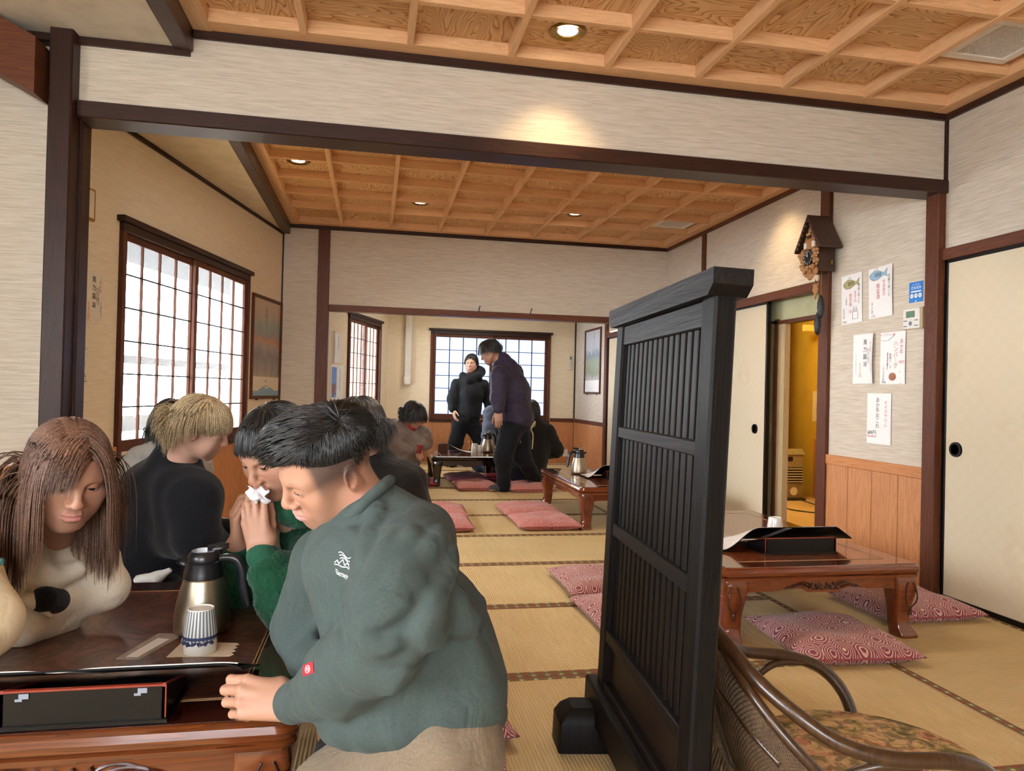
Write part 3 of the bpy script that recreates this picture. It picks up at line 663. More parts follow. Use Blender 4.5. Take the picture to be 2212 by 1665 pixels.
low_table('dark low table behind the blond person at the left', -.86, -.22, 3.34, 4.35, ZR, 'table_dark', 'table_dark_edge', 'burl', carve=False)

# ---- floor cushions
def cushion_mesh(s, th, mat, seed=0, puff=.5):
    rng = random.Random(seed); ph = [rng.uniform(0, 6) for _ in range(6)]; n = 30
    def P(sgn):
        def fn(u, v):
            a, b = u*2-1, v*2-1
            e = max(0, (1-abs(a)**3.2))**puff*max(0, (1-abs(b)**3.2))**puff
            pull = 1-.055*(1-abs(b)**2)*abs(a)**4; pullb = 1-.055*(1-abs(a)**2)*abs(b)**4
            wob = .006*math.sin(5*a+ph[0]+3*b)+.005*math.sin(7*b+ph[1]-2*a)
            dip = -.012*math.exp(-(a*a+b*b)*6)
            z = th/2+sgn*(th/2*e)+(wob+dip)*e*(sgn > 0)
            if sgn < 0: z = max(0, th*.42-(th*.42)*min(1, e*1.6))
            else: z = th*.42+(th*.58)*e+(wob+dip)*e
            return (a*s/2*pull, b*s/2*pullb, z)
        return fn
    m = MB().grid(P(1), n, n).grid(P(-1), n, n)
    return m.mesh('cover', mat, True)
ZM = {c: [cushion_mesh(.56, .092, c, i) for i in range(2)] for c in ('zab', 'zab_purple', 'zab_pink')}; ZM['zab_red'] = [cushion_mesh(.5, .06, 'zab_red', 5)]
def cushion(label, x, y, rz=0, mat='zab', z=0, sx=1, sy=1, i=0, tilt=(0, 0)):
    o = link('floor_cushion', ZM[mat][i % len(ZM[mat])], None, (x, y, z), (tilt[0], tilt[1], rz), (sx, sy, 1)); tag(o, label, 'cushion', 'ripple patterned floor cushions' if mat != 'zab_red' else None)
    n = 18; p = MB(); h = .28*.985
    p.tube([(h*.98, -h+2*h*i/n, .037) for i in range(n+1)], .004, 5).tube([(-h+2*h*i/n, -h*.98, .037) for i in range(n+1)], .004, 5)
    p.obj('piping', 'zab_seam', o); return o
cushion('wine red ripple pattern cushion in front of the right low table', 2.04, 2.90, -.06, sx=.96, sy=1.02)
cushion('wine red ripple pattern cushion tucked against the right wall behind the table leg', 2.79, 3.36, .02, i=1)
cushion('wine red ripple pattern cushion left of the screen, farther of the two', 1.33, 3.94, .0, 'zab', i=1)
cushion('wine red ripple pattern cushion left of the screen, nearer of the two', 1.31, 3.35, .02)
cushion('pink ripple cushion left of the middle table, nearer of the two', 1.42, 5.82, .0, 'zab_pink', sx=.95)
cushion('pink ripple cushion left of the middle table, farther of the two', 1.41, 6.42, .03, 'zab_pink', sx=.95, i=1)
cushion('pink ripple cushion beside the black jacketed person, nearer of the two', .53, 5.80, .0, 'zab_pink', i=1)
cushion('pink ripple cushion beside the black jacketed person, farther of the two', .56, 6.38, -.03, 'zab_pink')
cushion('mauve cushion lying nearest in front of the black far table', 1.14, 8.84, .02, 'zab_purple', sx=.9)
cushion('rose cushion on the mats in front of the mauve one', 1.16, 8.10, .03, 'zab_pink', sx=.85)
cushion('rose cushion under the kneeling person with the cord', 1.76, 7.98, .0, 'zab_pink', sx=.95, i=1)
cushion('crimson cushion under the black far table at right', 1.66, 9.0, .1, 'zab_red')
cushion('crimson cushion at the left leg of the black far table', .50, 8.45, .0, 'zab_red')
cushion('wine red ripple cushion behind the green sweatshirt man, farther of the two', .165, 2.42, .1, i=1)
cushion('wine red ripple cushion behind the green sweatshirt man, nearer of the two', .10, 1.80, -.1)

# ---- standing lattice screen
t = thing('standing_screen', 'tall black wooden lattice screen standing on block feet on the tatami', 'screen', (.7076, 1.7353, 0), -.0724); t.rotation_euler = (0, .036, -.0724)
MB().box(-.025, .392, .05, .025, .462, 1.325, .006).obj('stile', 'screen', t); MB().box(-.025, -.328, .05, .025, -.252, 1.325, .006).obj('stile', 'screen', t)
MB().prism([(-.358, 1.338), (-.330, 1.316), (.475, 1.316), (.50, 1.34), (.50, 1.372), (-.358, 1.372)], 0, -.044, .044).obj('cap_rail', 'screen_y', t, .3)
MB().box(-.020, -.252, 1.255, .020, .392, 1.316, .003).obj('top_rail', 'screen_y', t)
for nm, a, b, d in (('cross_rail', .968, 1.003, .019), ('cross_rail', .664, .702, .019), ('cross_rail', .337, .371, .022)):
    MB().box(-d-.002, -.252, a, .016, .392, b, .003).obj(nm, 'screen_y', t)
sl = MB().box(-.009, -.0138, .345, .010, .0138, 1.26, .002).mesh('slat', 'slat')
for i in range(15): link('slat', sl, t, (0, -.231+.602*i/14, 0))
MB().box(-.004, -.252, .20, .008, .392, .345).obj('lower_panel', 'screen_panel', t)
MB().box(-.024, -.252, .185, .018, .392, .212, .003).obj('lower_rail', 'screen_y', t)
MB().box(-.048, -.40, .075, .048, .525, .185, .006).obj('base_rail', 'screen_y', t)
for y in (.43, -.30):
    m = MB(); rings = []
    for z, e in ((0, 0), (.085, 0), (.112, .016), (.13, .04)): rings.append([(p[0], p[1]+y, z) for p in rrect(.31-2*e, .125-1.2*e, .008, 2)])
    loft(m, rings); m.obj('foot', 'screen', t, .4)

# ---- low rattan armchair (local x = way it faces, y = its far side)
t = thing('rattan_armchair', 'low brown rattan armchair with floral seat at the lower right corner', 'chair', (.85*r0.x+1.77*math.sin(YAW), .85*r0.y+1.77*math.cos(YAW), 0), -YAW)
def L(pts): return [(p[0]-.85, p[1]-1.77, p[2]) for p in pts]
near = [(.50, 1.77, .545), (.515, 1.68, .528), (.56, 1.60, .475), (.62, 1.54, .43), (.70, 1.50, .385), (.80, 1.48, .365), (.92, 1.475, .365), (1.0, 1.49, .34), (1.05, 1.52, .27), (1.06, 1.55, .17)]
far = [(.50, 1.77, .545), (.515, 1.86, .528), (.56, 1.95, .475), (.61, 2.01, .42), (.68, 2.04, .38), (.80, 2.06, .365), (.9, 2.055, .335), (.96, 2.03, .27), (.985, 2.0, .17)]
hoop = L(far[::-1]+near[1:]); MB().tube(crv(hoop), .0165, 12).obj('hoop_rail', 'rattan', t, True)
inn = [(.565, 2.0, .37), (.535, 1.93, .455), (.515, 1.85, .502), (.508, 1.77, .512), (.515, 1.69, .502), (.545, 1.60, .45), (.60, 1.54, .38), (.67, 1.51, .31), (.74, 1.51, .24)]
low = [(.60, 1.99, .23), (.578, 1.92, .215), (.565, 1.85, .205), (.56, 1.77, .20), (.565, 1.69, .20), (.578, 1.62, .20), (.61, 1.565, .20), (.66, 1.53, .20), (.74, 1.51, .20)]
MB().tube(crv(L(inn)), .012, 10).obj('inner_hoop', 'rattan', t, True); MB().tube(crv(L(low)), .012, 10).obj('lower_hoop', 'rattan', t, True)
mid = [tuple(.62*a[k_]+.38*b[k_] for k_ in range(3)) for a, b in zip(inn, low)]; MB().tube(crv(L([(p[0]-.004, p[1], p[2]) for p in mid[:7]])), .009, 8).obj('back_rail', 'rattan', t, True)
ci, cl = crv(L(inn), 8), crv(L(low), 8); n = len(ci)
def back_pt(u, v):
    i = min(n-2, int(u*(n-1))); f = u*(n-1)-i; a = ci[i].lerp(ci[i+1], f); b = cl[i].lerp(cl[i+1], f); p = a.lerp(b, v); p.x -= .02*math.sin(PI*v)*.5; return p
cane = MB(); ns = 74
for sgn in (1, -1):
    for i in range(-26, ns+26):
        pts = []
        for k_ in range(15):
            v = k_/14; u = (i+sgn*v*20)/ns
            if 0 <= u <= 1: pts.append(back_pt(u, v))
        if len(pts) > 1: cane.tube(pts, .0021, 4, False)
tag(cane.obj('cane_weave', 'cane', t), kind='stuff')
fr = MB()
for i in range(120):
    p = back_pt(i/119, 1); fr.tube([p+Vector((-.012, 0, .01)), p+Vector((-.02+random.uniform(-.01, .01), random.uniform(-.01, .01), -.04)), p+Vector((-.012+random.uniform(-.014, .014), random.uniform(-.014, .014), -.10-random.uniform(0, .03)))], [.006, .005, .002], 4)
tag(fr.obj('fringe', 'fringe', t), kind='stuff')
for s, e in ((1, (.745, 2.035, .24)), (-1, (.80, 1.505, .20))):
    y0 = 2.055 if s > 0 else 1.482
    MB().tube(crv(L([(.66, 1.77+s*.235, .23), (.70, 1.77+s*.26, .30), (.77, y0-.005*s, .345), (.86, y0, .350)])), .0105, 9).obj('arm_brace', 'rattan', t, True)
MB().lathe([(0, .15), (.27, .15), (.285, .165), (.285, .195), (.27, .205), (.25, .232), (.15, .247), (0, .25)], 48, (.05, .0, 0), 1.06, .98).obj('seat_cushion', 'floral', t, True)
MB().lathe([(.255, .135), (.272, .12), (.278, .145), (.27, .165), (.25, .165), (.25, .135)], 48).obj('seat_ring', 'rattan', t, True)
MB().lathe([(.20, 0), (.215, .01), (.205, .03), (.15, .05), (.12, .09), (.16, .135), (0, .14)], 40).obj('pedestal', 'rattan', t, True)

# ---- striped child's cushion behind the screen
t = thing('striped_cushion', 'small thick striped cushion, orange side, on the tatami behind the screen', 'cushion', (1.30, 2.56, 0))
loft(MB(), [[(p[0], p[1], z_) for p in rrect(.34-2*e, .27-2*e, .06-e*.6, 5)] for z_, e in ((0, .02), (.012, .004), (.035, 0), (.058, .004), (.070, .022))]).obj('side_band', 'stripe_orange', t, True)
for y0, y1, m_ in ((-.115, -.05, 'stripe_teal'), (-.05, .015, 'stripe_pink'), (.015, .115, 'stripe_olive')): MB().box(-.15, y0, .064, .15, y1, .076, .005).obj('stripe', m_, t, True)

# ---- thermos pots
def thermos(label, x, y, z, rz, sc=1.0):
    t = thing('thermos_pot', label, 'thermos', (x, y, z), rz, 'steel thermos pots'); t.scale = (sc, sc, sc)
    MB().lathe([(0, .004), (.060, .004), (.0745, .010), (.0755, .022), (.0745, .05), (.070, .085), (.062, .12), (.053, .150), (.0515, .156)], 48).obj('body', 'steel', t, True)
    MB().lathe([(0, 0), (.060, 0), (.066, .004), (.066, .012)], 40).obj('base_ring', 'black_plastic', t, True)
    c = MB().lathe([(.0515, .155), (.0535, .157), (.0525, .170), (.047, .196), (.048, .201), (.044, .203), (.0445, .212), (.040, .224), (.034, .230), (0, .231)], 40)
    c.obj('collar', 'black_plastic', t, .5)
    MB().lathe([(0, .2315), (.031, .2315), (.033, .2300)], 32).obj('lid_disc', 'grey_plastic', t, .5)
    MB().tube([(-.038, 0, .188), (-.055, 0, .197), (-.070, 0, .204)], [.016, .014, .009], 10, True, .7).obj('spout', 'black_plastic', t, True)
    h = crv([(.040, 0, .205), (.065, 0, .207), (.088, 0, .200), (.103, 0, .172), (.110, 0, .125), (.118, 0, .085), (.124, 0, .068)]); MB().tube(h, [.010+.003*math.sin(i/len(h)*PI) for i in range(len(h))], 10, True, 1.25).obj('handle', 'black_plastic', t, True)
    MB().tube([(.010, 0, .235), (.040, 0, .240), (.066, 0, .243)], [.012, .013, .010], 10, True, .45).obj('thumb_lever', 'black_plastic', t, True)
    return t
thermos('steel thermos pot with black lid on the dark front table', -.462, 2.165, ZT+.001, 0)
thermos('steel thermos pot on the right table half hidden by the screen', 1.80, 3.66, ZR+.001, PI)
thermos('steel thermos pot on the middle distance table', 1.93, 6.55, ZR+.001, PI+.1, 1.0)
thermos('steel thermos pot on the black far table', 1.42, 8.86, ZR+.001, .5, 1.08)
thermos('second steel thermos pot behind the first on the black far table', 1.46, 9.10, ZR+.001, .6, 1.05)

# ---- cups
def cup(label, x, y, z, mat='white_china', stacked=False, h=.078, r0_=.043, r1=.033, group='upturned tea cups'):
    t = thing('tea_cup', label, 'cup', (x, y, z), 0, group)
    MB().lathe([(r0_-.003, .002), (r0_-.001, 0), (r0_, .003), (r0_*.985, h*.3), (r1*1.06, h*.85), (r1, h*.97), (r1-.002, h), (r1-.005, h), (r1-.006, h-.004), (0, h-.004)], 40).obj('cup_body', mat, t, .7)
    return t
c_ = cup('plain pale tea cup with blue blots, upside down under the striped cup', -.432, 2.008, ZT+.002, h=.075, r0_=.0425, r1=.0375)
b = MB()
for a in np.linspace(3.4, 5.6, 7): b.tube([(.0424*math.cos(a+d), .0424*math.sin(a+d), .030+.006*math.sin(d*40+a*9)) for d in np.linspace(-.14, .14, 6)], .0035, 5)
b.obj('blue_motif', 'blue_glaze', c_)
t = thing('tea_cup', 'blue-grey striped tea cup upside down on top of the plain cup', 'cup', (-.432, 2.008, ZT+.036), 0, 'upturned tea cups')
MB().lathe([(.0405, .002), (.0425, -.001), (.0435, .002), (.0425, .015), (.0375, .048), (.0345, .072), (.0335, .077), (.029, .0765), (0, .074)], 64).obj('cup_body', 'striped_china', t, .7)
MB().lathe([(.0335, .0765), (.0325, .079), (.0295, .079), (.0285, .0755), (0, .0755)], 40).obj('foot_ring', 'white_china', t, .7)
MB().lathe([(.0434, .0035), (.0438, .008), (.0430, .012)], 40).obj('rim_band', 'blue_glaze', t, .7)
cup('small pale tea cup on the right table behind the menu', 2.30, 3.78, ZR+.001, h=.07, r0_=.045, r1=.036)
for i, (x, y, lb) in enumerate(((1.25, 8.84, 'white cup stack on the black far table beside the thermos'), (1.33, 8.98, 'second white cup on the black far table by the thermos'))): cup(lb, x, y, ZR+.001, h=.11-.03*i, r0_=.045, r1=.036)
# napkin, chopstick wrapper, papers
z = ZT+.0022; nv = [(-.505, 1.972), (-.352, 1.957)]; zig = []
for i in range(9): zig.append((-.352+.002+(.010 if i % 2 else 0), 1.957+.10*i/8))
poly = [(-.505, 1.972)]+zig+[(-.493, 2.082)]; tag(MB().prism(poly, 2, z-.0016, z-.0004).obj('paper_napkin', 'cream_paper'), 'cream paper napkin with pinked edge under the upturned cups', 'napkin')
t = thing('chopstick_wrapper', 'long grey printed paper wrapper lying left of the cups', 'wrapper', (0, 0, ZT+.0012))
MB().prism([(-.625, 1.975), (-.565, 1.962), (-.512, 2.118), (-.520, 2.150), (-.575, 2.160)], 2, 0, .0012).obj('sleeve', 'grey_paper', t)
MB().prism([(-.604, 1.982), (-.574, 1.976), (-.532, 2.105), (-.565, 2.118)], 2, .0012, .0018).obj('printed_label', 'white_paper', t)
tag(MB().prism([(-.50, 2.55), (-.33, 2.47), (-.30, 2.52), (-.46, 2.61)], 2, ZT+.001, ZT+.003).obj('folded_paper', 'menu_page'), 'pale folded paper behind the front thermos', 'paper')
tag(MB().prism([(1.86, 3.50), (2.02, 3.47), (2.05, 3.58), (1.90, 3.62)], 2, ZR+.001, ZR+.003).obj('paper_napkin', 'white_paper'), 'white paper napkin on the right table', 'napkin')

# ---- menu boxes with open binders lying over them
def menu_box(label, x0, x1, y0, zt, tabs=True):
    w = x1-x0; t = thing('menu_box', label, 'box', ((x0+x1)/2, y0, zt+.001), 0, 'black lacquer menu boxes'); d = .16; h0, h1 = .078, .034
    b = MB(); hw = w/2
    for sx in (-1, 1): b.prism([(0, .0), (d, 0), (d, h1), (0, h0)], 0, sx*hw-sx*.008, sx*hw)
    b.box(-hw, 0, 0, hw, .008, h0).box(-hw, d-.008, 0, hw, d, h1).box(-hw, 0, 0, hw, d, .006); b.obj('box_body', 'lacquer', t)
    MB().box(-hw-.006, -.005, 0, hw+.006, d+.004, .010, .002).obj('plinth', 'lacquer', t)
    r = MB().box(-hw, -.001, h0-.002, hw, .009, h0+.002)
    for sx in (-1, 1):
        r.tube([(sx*(hw-.004), 0, h0), (sx*(hw-.004), d, h1+.001)], .0045, 4); r.tube([(sx*hw, -.0015, .012), (sx*hw, -.0015, h0)], .0018, 4)
    r.obj('red_edge', 'red_line', t)
    MB().box(-hw+.03, .02, .012, hw-.05, .05, h0-.018).obj('menu_slip', 'menu_page', t)
    MB().box(-hw+.20*w/.31, .0195, .03, hw-.07, .0505, h0-.0175).obj('menu_slip', 'red_line', t)
    if tabs:
        for sx in (-1, 1): MB().box(sx*(hw-.045)-.009, -.0025, h0-.014, sx*(hw-.045)+.009, -.0005, h0-.004).box(sx*(hw-.045)-.016, -.002, h0-.019, sx*(hw-.045)-.003, -.0005, h0-.014).obj('metal_tab', 'grey_plastic', t)
    return t
menu_box('black lacquer menu box with red edges on the dark front table', -.716, -.406, 1.592, ZT)
menu_box('black lacquer menu box on the right low table', 1.875, 2.255, 3.165, ZR, False)
menu_box('black lacquer menu box on the middle distance table', 2.06, 2.36, 6.10, ZR, False)
def binder(label, x0, x1, y0, zt, hn, droop_l, droop_r, depth=.27, curl=0):
    t = thing('menu_binder', label, 'menu', ((x0+x1)/2, y0, zt), 0, 'open black menu binders'); w = x1-x0
    def S(off, mx=0.0, m0=0.0):
        def fn(u, v):
            uu = m0+u*(1-2*m0); x = -w/2+uu*w; hh = hn
            if droop_l and uu < droop_l: q = uu/droop_l; hh *= q*q*(3-2*q)*.93+.07
            if droop_r and uu > 1-droop_r: q = (1-uu)/droop_r; hh *= q*.5+.5
            if curl and uu > .93: hh -= curl*((uu-.93)/.07)**2*(.4 if off > .004 else 1)
            vv = mx+v*(1-2*mx); hump = .006*math.exp(-((uu-.5)/.06)**2)*(-1 if off > .004 else 0)
            return (x, vv*depth, max(.0015, hh*(1-vv)+.006*vv)+off+hump)
        return fn
    m = MB(); n1, n2 = 40, 6; a = MB().grid(S(0), n1, n2); b = MB().grid(S(.004), n1, n2); m.add(a.v, a.f); m.add(b.v, b.f); k1 = (n1+1)*(n2+1)
    for i in range(n1):
        for j in (0, n2): p, q = i*(n2+1)+j, (i+1)*(n2+1)+j; m.f.append((p, q, q+k1, p+k1))
    for j in range(n2):
        for i in (0, n1): p, q = i*(n2+1)+j, i*(n2+1)+j+1; m.f.append((p, q, q+k1, p+k1))
    m.obj('cover', 'menu_black', t)
    pg = MB(); A = MB().grid(S(.0045, .01, .012), n1, n2); B = MB().grid(S(.0068, .01, .012), n1, n2); pg.add(A.v, A.f); pg.add(B.v, B.f)
    for i in range(n1): p, q = i*(n2+1), (i+1)*(n2+1); pg.f.append((p, q, q+k1, p+k1))
    pg.obj('pages', 'menu_page', t); return t
binder('open black menu binder with ruffled pages lying over the front menu box', -.98, -.262, 1.612, ZT, .107, .2, 0, .26, .012)
binder('open black menu binder over the right table menu box, left cover drooping', 1.69, 2.395, 3.235, ZR, .115, .28, .12, .27)
binder('open black menu binder on the middle table, left cover drooping', 1.90, 2.45, 6.17, ZR, .115, .3, .1, .27)
# far table: wooden box and leaflet
t = thing('tissue_box', 'small brown wooden box on the black far table', 'box', (.86, 8.93, ZR+.001)); MB().box(-.06, -.05, 0, .06, .05, .10, .004).obj('box_body', 'redpost', t); MB().box(-.04, -.03, .0985, .04, .03, .102).obj('slot', 'dark', t)
tag(MB().grid(lambda u, v: (.91+.30*u, 8.86+.2*v-.1*u, ZR+.004+.115*(1-u)**2), 10, 4).grid(lambda u, v: (.91+.30*u, 8.86+.2*v-.1*u, ZR+.001+.115*(1-u)**2), 10, 4).obj('leaflet', 'menu_page'), 'white leaflet leaning on the wooden box on the far table', 'leaflet')
# bentwood chair by the far window
t = thing('bentwood_chair', 'pale bentwood chair below the far window', 'chair', (1.62, 10.72, 0), PI)
MB().tube(crv([(-.2, .17, 0), (-.2, .19, .35), (-.19, .21, .52), (-.12, .225, .66), (0, .23, .70), (.12, .225, .66), (.19, .21, .52), (.2, .19, .35), (.2, .17, 0)]), .016, 9).obj('back_hoop', 'bentwood', t, True)
MB().tube(crv([(-.08, .20, .36), (-.09, .215, .5), (-.03, .225, .62), (0, .23, .69)]), .011, 8).tube(crv([(.08, .20, .36), (.09, .215, .5), (.03, .225, .62), (0, .23, .69)]), .011, 8).obj('back_splat', 'bentwood', t, True)
MB().lathe([(0, .33), (.2, .33), (.215, .345), (.2, .36), (0, .365)], 32).obj('seat', 'bentwood', t, True)
for sx in (-1, 1): MB().tube([(sx*.15, -.14, .34), (sx*.19, -.19, 0)], .015, 8).obj('leg', 'bentwood', t, True)
# ================================================================== THINGS ON THE WALLS
RW = Matrix(((0, 0, -1, XR), (-1, 0, 0, 0), (0, 1, 0, 0), (0, 0, 0, 1)))              # sheet frame on the right wall
def on_right(y, z, off=.0): return Matrix(((0, 0, -1, XR-off), (-1, 0, 0, y), (0, 1, 0, z), (0, 0, 0, 1)))
def on_left(u, z, off=.0):
    o = LW @ Vector((u, off, 0)); return Matrix(((.206, 0, .979, o.x), (.979, 0, -.206, o.y), (0, 1, 0, z), (0, 0, 0, 1)))
def sheet(name, label, cat, mw, w, h, mat='white_paper', curl=0, texts=(), group=None, rot=0, lift=.002, nx=10):
    """thin paper hung at frame mw (origin = its centre); texts = (string, x, y, size, ink[, spacing]); x,y from the centre, y = top of the lettering"""
    r = thing(name, label, cat, group=group); r.matrix_world = mw @ Matrix.Rotation(rot, 4, 'Z')
    def zf(x, y):
        c = max(0, (x/(w/2))-.15)/.85 if curl > 0 else max(0, (-x/(w/2))-.15)/.85
        b = .75+.25*math.cos(y/h*PI)
        return lift+abs(curl)*c*c*b
    m = MB().grid(lambda u, v: ((u-.5)*w-(abs(curl)*.25*max(0, u-.6)*math.cos((v-.5)*PI) if curl > 0 else 0), (v-.5)*h, zf((u-.5)*w, (v-.5)*h)), nx, 8)
    m.grid(lambda u, v: ((u-.5)*w-(abs(curl)*.25*max(0, u-.6)*math.cos((v-.5)*PI) if curl > 0 else 0), (v-.5)*h, zf((u-.5)*w, (v-.5)*h)-.0008), nx, 8)
    m.obj('paper_sheet', mat, r, True)
    for t_ in texts:
        s, x, y, size, ink = t_[:5]; tm = text_mb(s, size, t_[5] if len(t_) > 5 else .82)
        tm.v = [(p[0]+x, p[1]+y, zf(p[0]+x, p[1]+y)+.0012) for p in tm.v]; tm.obj('lettering', ink, r, False)
    r['_z'] = 0; del r['_z']
    return r, zf
def V(s): return '\n'.join(s)
def fish(r, x, y, w, belly):
    prof = [(-.5, 0), (-.42, .12), (-.2, .21), (.05, .20), (.3, .10), (.40, .05), (.62, .22), (.56, .02), (.62, -.14), (.40, -.04), (.25, -.10), (0, -.19), (-.25, -.19), (-.42, -.10)]
    MB().prism([(x+a*w, y+b*w) for a, b in prof], 2, .0034, .0040).obj('fish_drawing', belly, r)
    ln = MB(); cl = prof+[prof[0]]; ln.tube([(x+a*w, y+b*w, .0043) for a, b in cl], .0007, 4)
    ln.tube([(x-.22*w, y+.2*w, .0043), (x-.02*w, y+.34*w, .0043), (x+.06*w, y+.19*w, .0043)], .0007, 4)
    for i in range(5): ln.tube([(x+(-.12+.085*i)*w, y+.12*w, .0043), (x+(-.13+.085*i)*w, y-.06*w, .0043)], .0016, 4)
    ln.tube([(x-.40*w, y+.04*w, .0043), (x-.39*w, y+.045*w, .0043)], .002, 5); ln.obj('fish_outline', 'black_ink', r)
M['red_tag'] = plain('red_tag', 'C01828', .6); M['fish_blue'] = plain('fish_blue_wash', '8FB0C4', .7); M['fish_olive'] = plain('fish_olive_wash', 'A89E6E', .7); M['bun_brown'] = plain('bun_brown_wash', '9C6A50', .7)
K, R_, O_ = 'black_ink', 'red_ink', 'orange_ink'
r, zf = sheet('menu_poster', 'hand-written paper with olive fish drawing, left of the upper pair', 'poster', on_right(4.312, 1.79), .215, .335, curl=.004, rot=.03, group='hand-written menu papers on the right wall', texts=(
    (V('阿蘇で育った'), .075, .09, .024, K, .9), (V('ますの'), .036, .05, .030, R_, .9), (V('西京焼'), -.012, .035, .031, R_, .95), ('(生)', -.012, -.075, .022, R_), (V('ご自宅用'), -.056, .02, .016, K, .9), (V('七五〇円'), -.082, -.055, .021, K, .9), ('(200g)', -.072, -.143, .017, K)))
fish(r, -.012, .10, .15, 'fish_olive')
q = MB().tube([(.01, -.14, .004), (.01, -.09, .004), (.06, -.09, .004), (.065, -.14, .004), (.01, -.14, .004)], .0009, 4)
for i in range(5): q.tube([(.015+.01*i, -.09, .004), (.018+.009*i, -.055-.012*(i % 3), .004)], .0008, 4)
q.obj('bag_drawing', 'black_ink', r)
r, zf = sheet('menu_poster', 'hand-written paper with blue fish drawing, right of the upper pair', 'poster', on_right(4.03, 1.80), .225, .325, curl=.010, rot=.03, group='hand-written menu papers on the right wall', texts=(
    (V('阿蘇で育った'), .080, .10, .025, K, .95), (V('やまめの'), .030, .075, .031, R_, .85), (V('南蛮漬'), -.025, .055, .034, R_, 1.0), (V('五二〇円'), -.080, -.058, .021, K, .9), ('(1匹)', -.070, -.14, .018, K)))
fish(r, -.03, .11, .15, 'fish_blue')
soy = [(V('萬力醤油'), .012, .125, .038, K, 1.25), (V('大人気'), .072, .11, .022, R_, 1.1), (V('小さな島から来ました'), .082, -.01, .0105, K), (V('香りの良い国産大豆'), .055, .065, .0115, K, .95), (V('蔵仕込みの醤油です。'), .039, .065, .0115, K, .95), (V('５００円'), -.034, -.025, .027, O_, .95), (V('どこでもおすすめです'), -.075, .03, .0125, K, 1.1)]
sheet('menu_poster', 'hand-written soy sauce paper with curled right edge, left of the middle pair', 'poster', on_right(4.18, 1.378), .212, .325, curl=.020, group='hand-written menu papers on the right wall', texts=soy)
r, zf = sheet('menu_poster', 'hand-written red hamburg steak paper with bun drawing, right of the middle pair', 'poster', on_right(3.912, 1.372), .224, .325, curl=.006, group='hand-written menu papers on the right wall', texts=(
    ('テイクアウト用', -.05, .155, .020, R_), (V('あか牛'), .078, .115, .035, R_, .95), ('100%', .078, -.015, .026, R_), (V('ハンバ｜グ'), .026, .105, .038, R_, .9), (V('和風ソ｜ス'), -.020, .03, .020, K, .95), (V('おろしポン酢'), -.045, .035, .014, K, 1.0), (V('一ケ八〇〇円'), -.080, -.045, .0165, K, 1.0), ('(200g)', -.075, -.142, .015, K)))
q = MB(); q.tube([(-.108, .118, .0035), (-.08, .110, .0035), (-.04, .112, .0035), (-.005, .13, .0035), (.015, .15, .0035)], .0009, 4); q.tube([(-.045, .038, .0035), (-.045, -.07, .0035)], .0009, 4)
q.tube([(.03+.045*math.cos(a)+.02, -.125+.04*math.sin(a), .0035) for a in np.linspace(-1.3, 1.6, 12)], .0008, 4); q.obj('pen_line', K, r)
bn = MB().lathe([(0, .0005), (.030, .0005), (.032, 0)], 24, (.0, -.118, .0036), 1, .7).lathe([(0, .0012), (.027, .0012), (.030, 0)], 24, (.0, -.110, .0038), 1, .62); bn.obj('bun_drawing', 'bun_brown', r)
r, zf = sheet('menu_poster', 'lowest hand-written paper for takeaway beef rice at 600 yen', 'poster', on_right(4.026, .99), .222, .322, curl=.003, group='hand-written menu papers on the right wall', texts=(
    (V('テイクアウト'), .062, .115, .030, R_, .95), (V('あか牛おこわ'), -.012, .135, .036, K, .92), ('600円', -.062, -.075, .032, K)))
MB().box(-.105, -.113, .003, -.02, -.110, .0036).box(-.102, -.120, .003, -.026, -.1175, .0036).obj('underline', R_, r)
r, zf = sheet('air_sign', 'small bright blue sign with three white circles on the right wall', 'sign', on_right(3.727, 1.758), .112, .122, 'blue_sign', texts=(('空気清浄', 0, .034, .020, 'white_ink'), ('抗菌・消臭 実施中', 0, .048, .0075, 'white_ink')))
q = MB().box(-.04, -.001, .003, .04, .007, .0034)
for x in (-.033, 0, .033): q.lathe([(0, 0), (.0135, 0), (.0135, .0004), (0, .0004)], 20, (x, -.022, .003))
q.lathe([(0, 0), (.005, 0), (.005, .0004), (0, .0004)], 12, (0, -.055, .003)); q.obj('white_mark', 'white_ink', r)
q = MB()
for x in (-.033, 0, .033): q.box(x-.007, -.023, .0036, x+.007, -.021, .0038).box(x-.001, -.029, .0036, x+.001, -.015, .0038)
q.obj('sign_icon', 'blue_sign', r)
t = thing('wall_controller', 'cream wall controller with green display under the blue sign', 'controller'); t.matrix_world = on_right(3.735, 1.60)
MB().box(-.074, -.062, 0, .060, .062, .022, .004).obj('casing', 'cream_plastic', t); MB().box(.060, -.064, 0, .076, .064, .014, .002).obj('side_strip', 'jamb', t)
MB().box(-.046, .006, .022, .024, .045, .0228).obj('display', 'lcd', t); MB().lathe([(0, .002), (.022, .002), (.024, 0)], 28, (-.008, -.030, .022)).obj('dial', 'white_china', t)
MB().lathe([(.012, .0024), (.0135, .0026), (.0135, .002)], 24, (-.008, -.030, .022)).obj('dial_ring', 'grey_plastic', t)
q = MB()
for x in (-.052, .036):
    for y in (-.012, -.044): q.box(x-.014, y-.003, .022, x+.014, y+.003, .0232)
q.obj('button', 'grey_plastic', t)
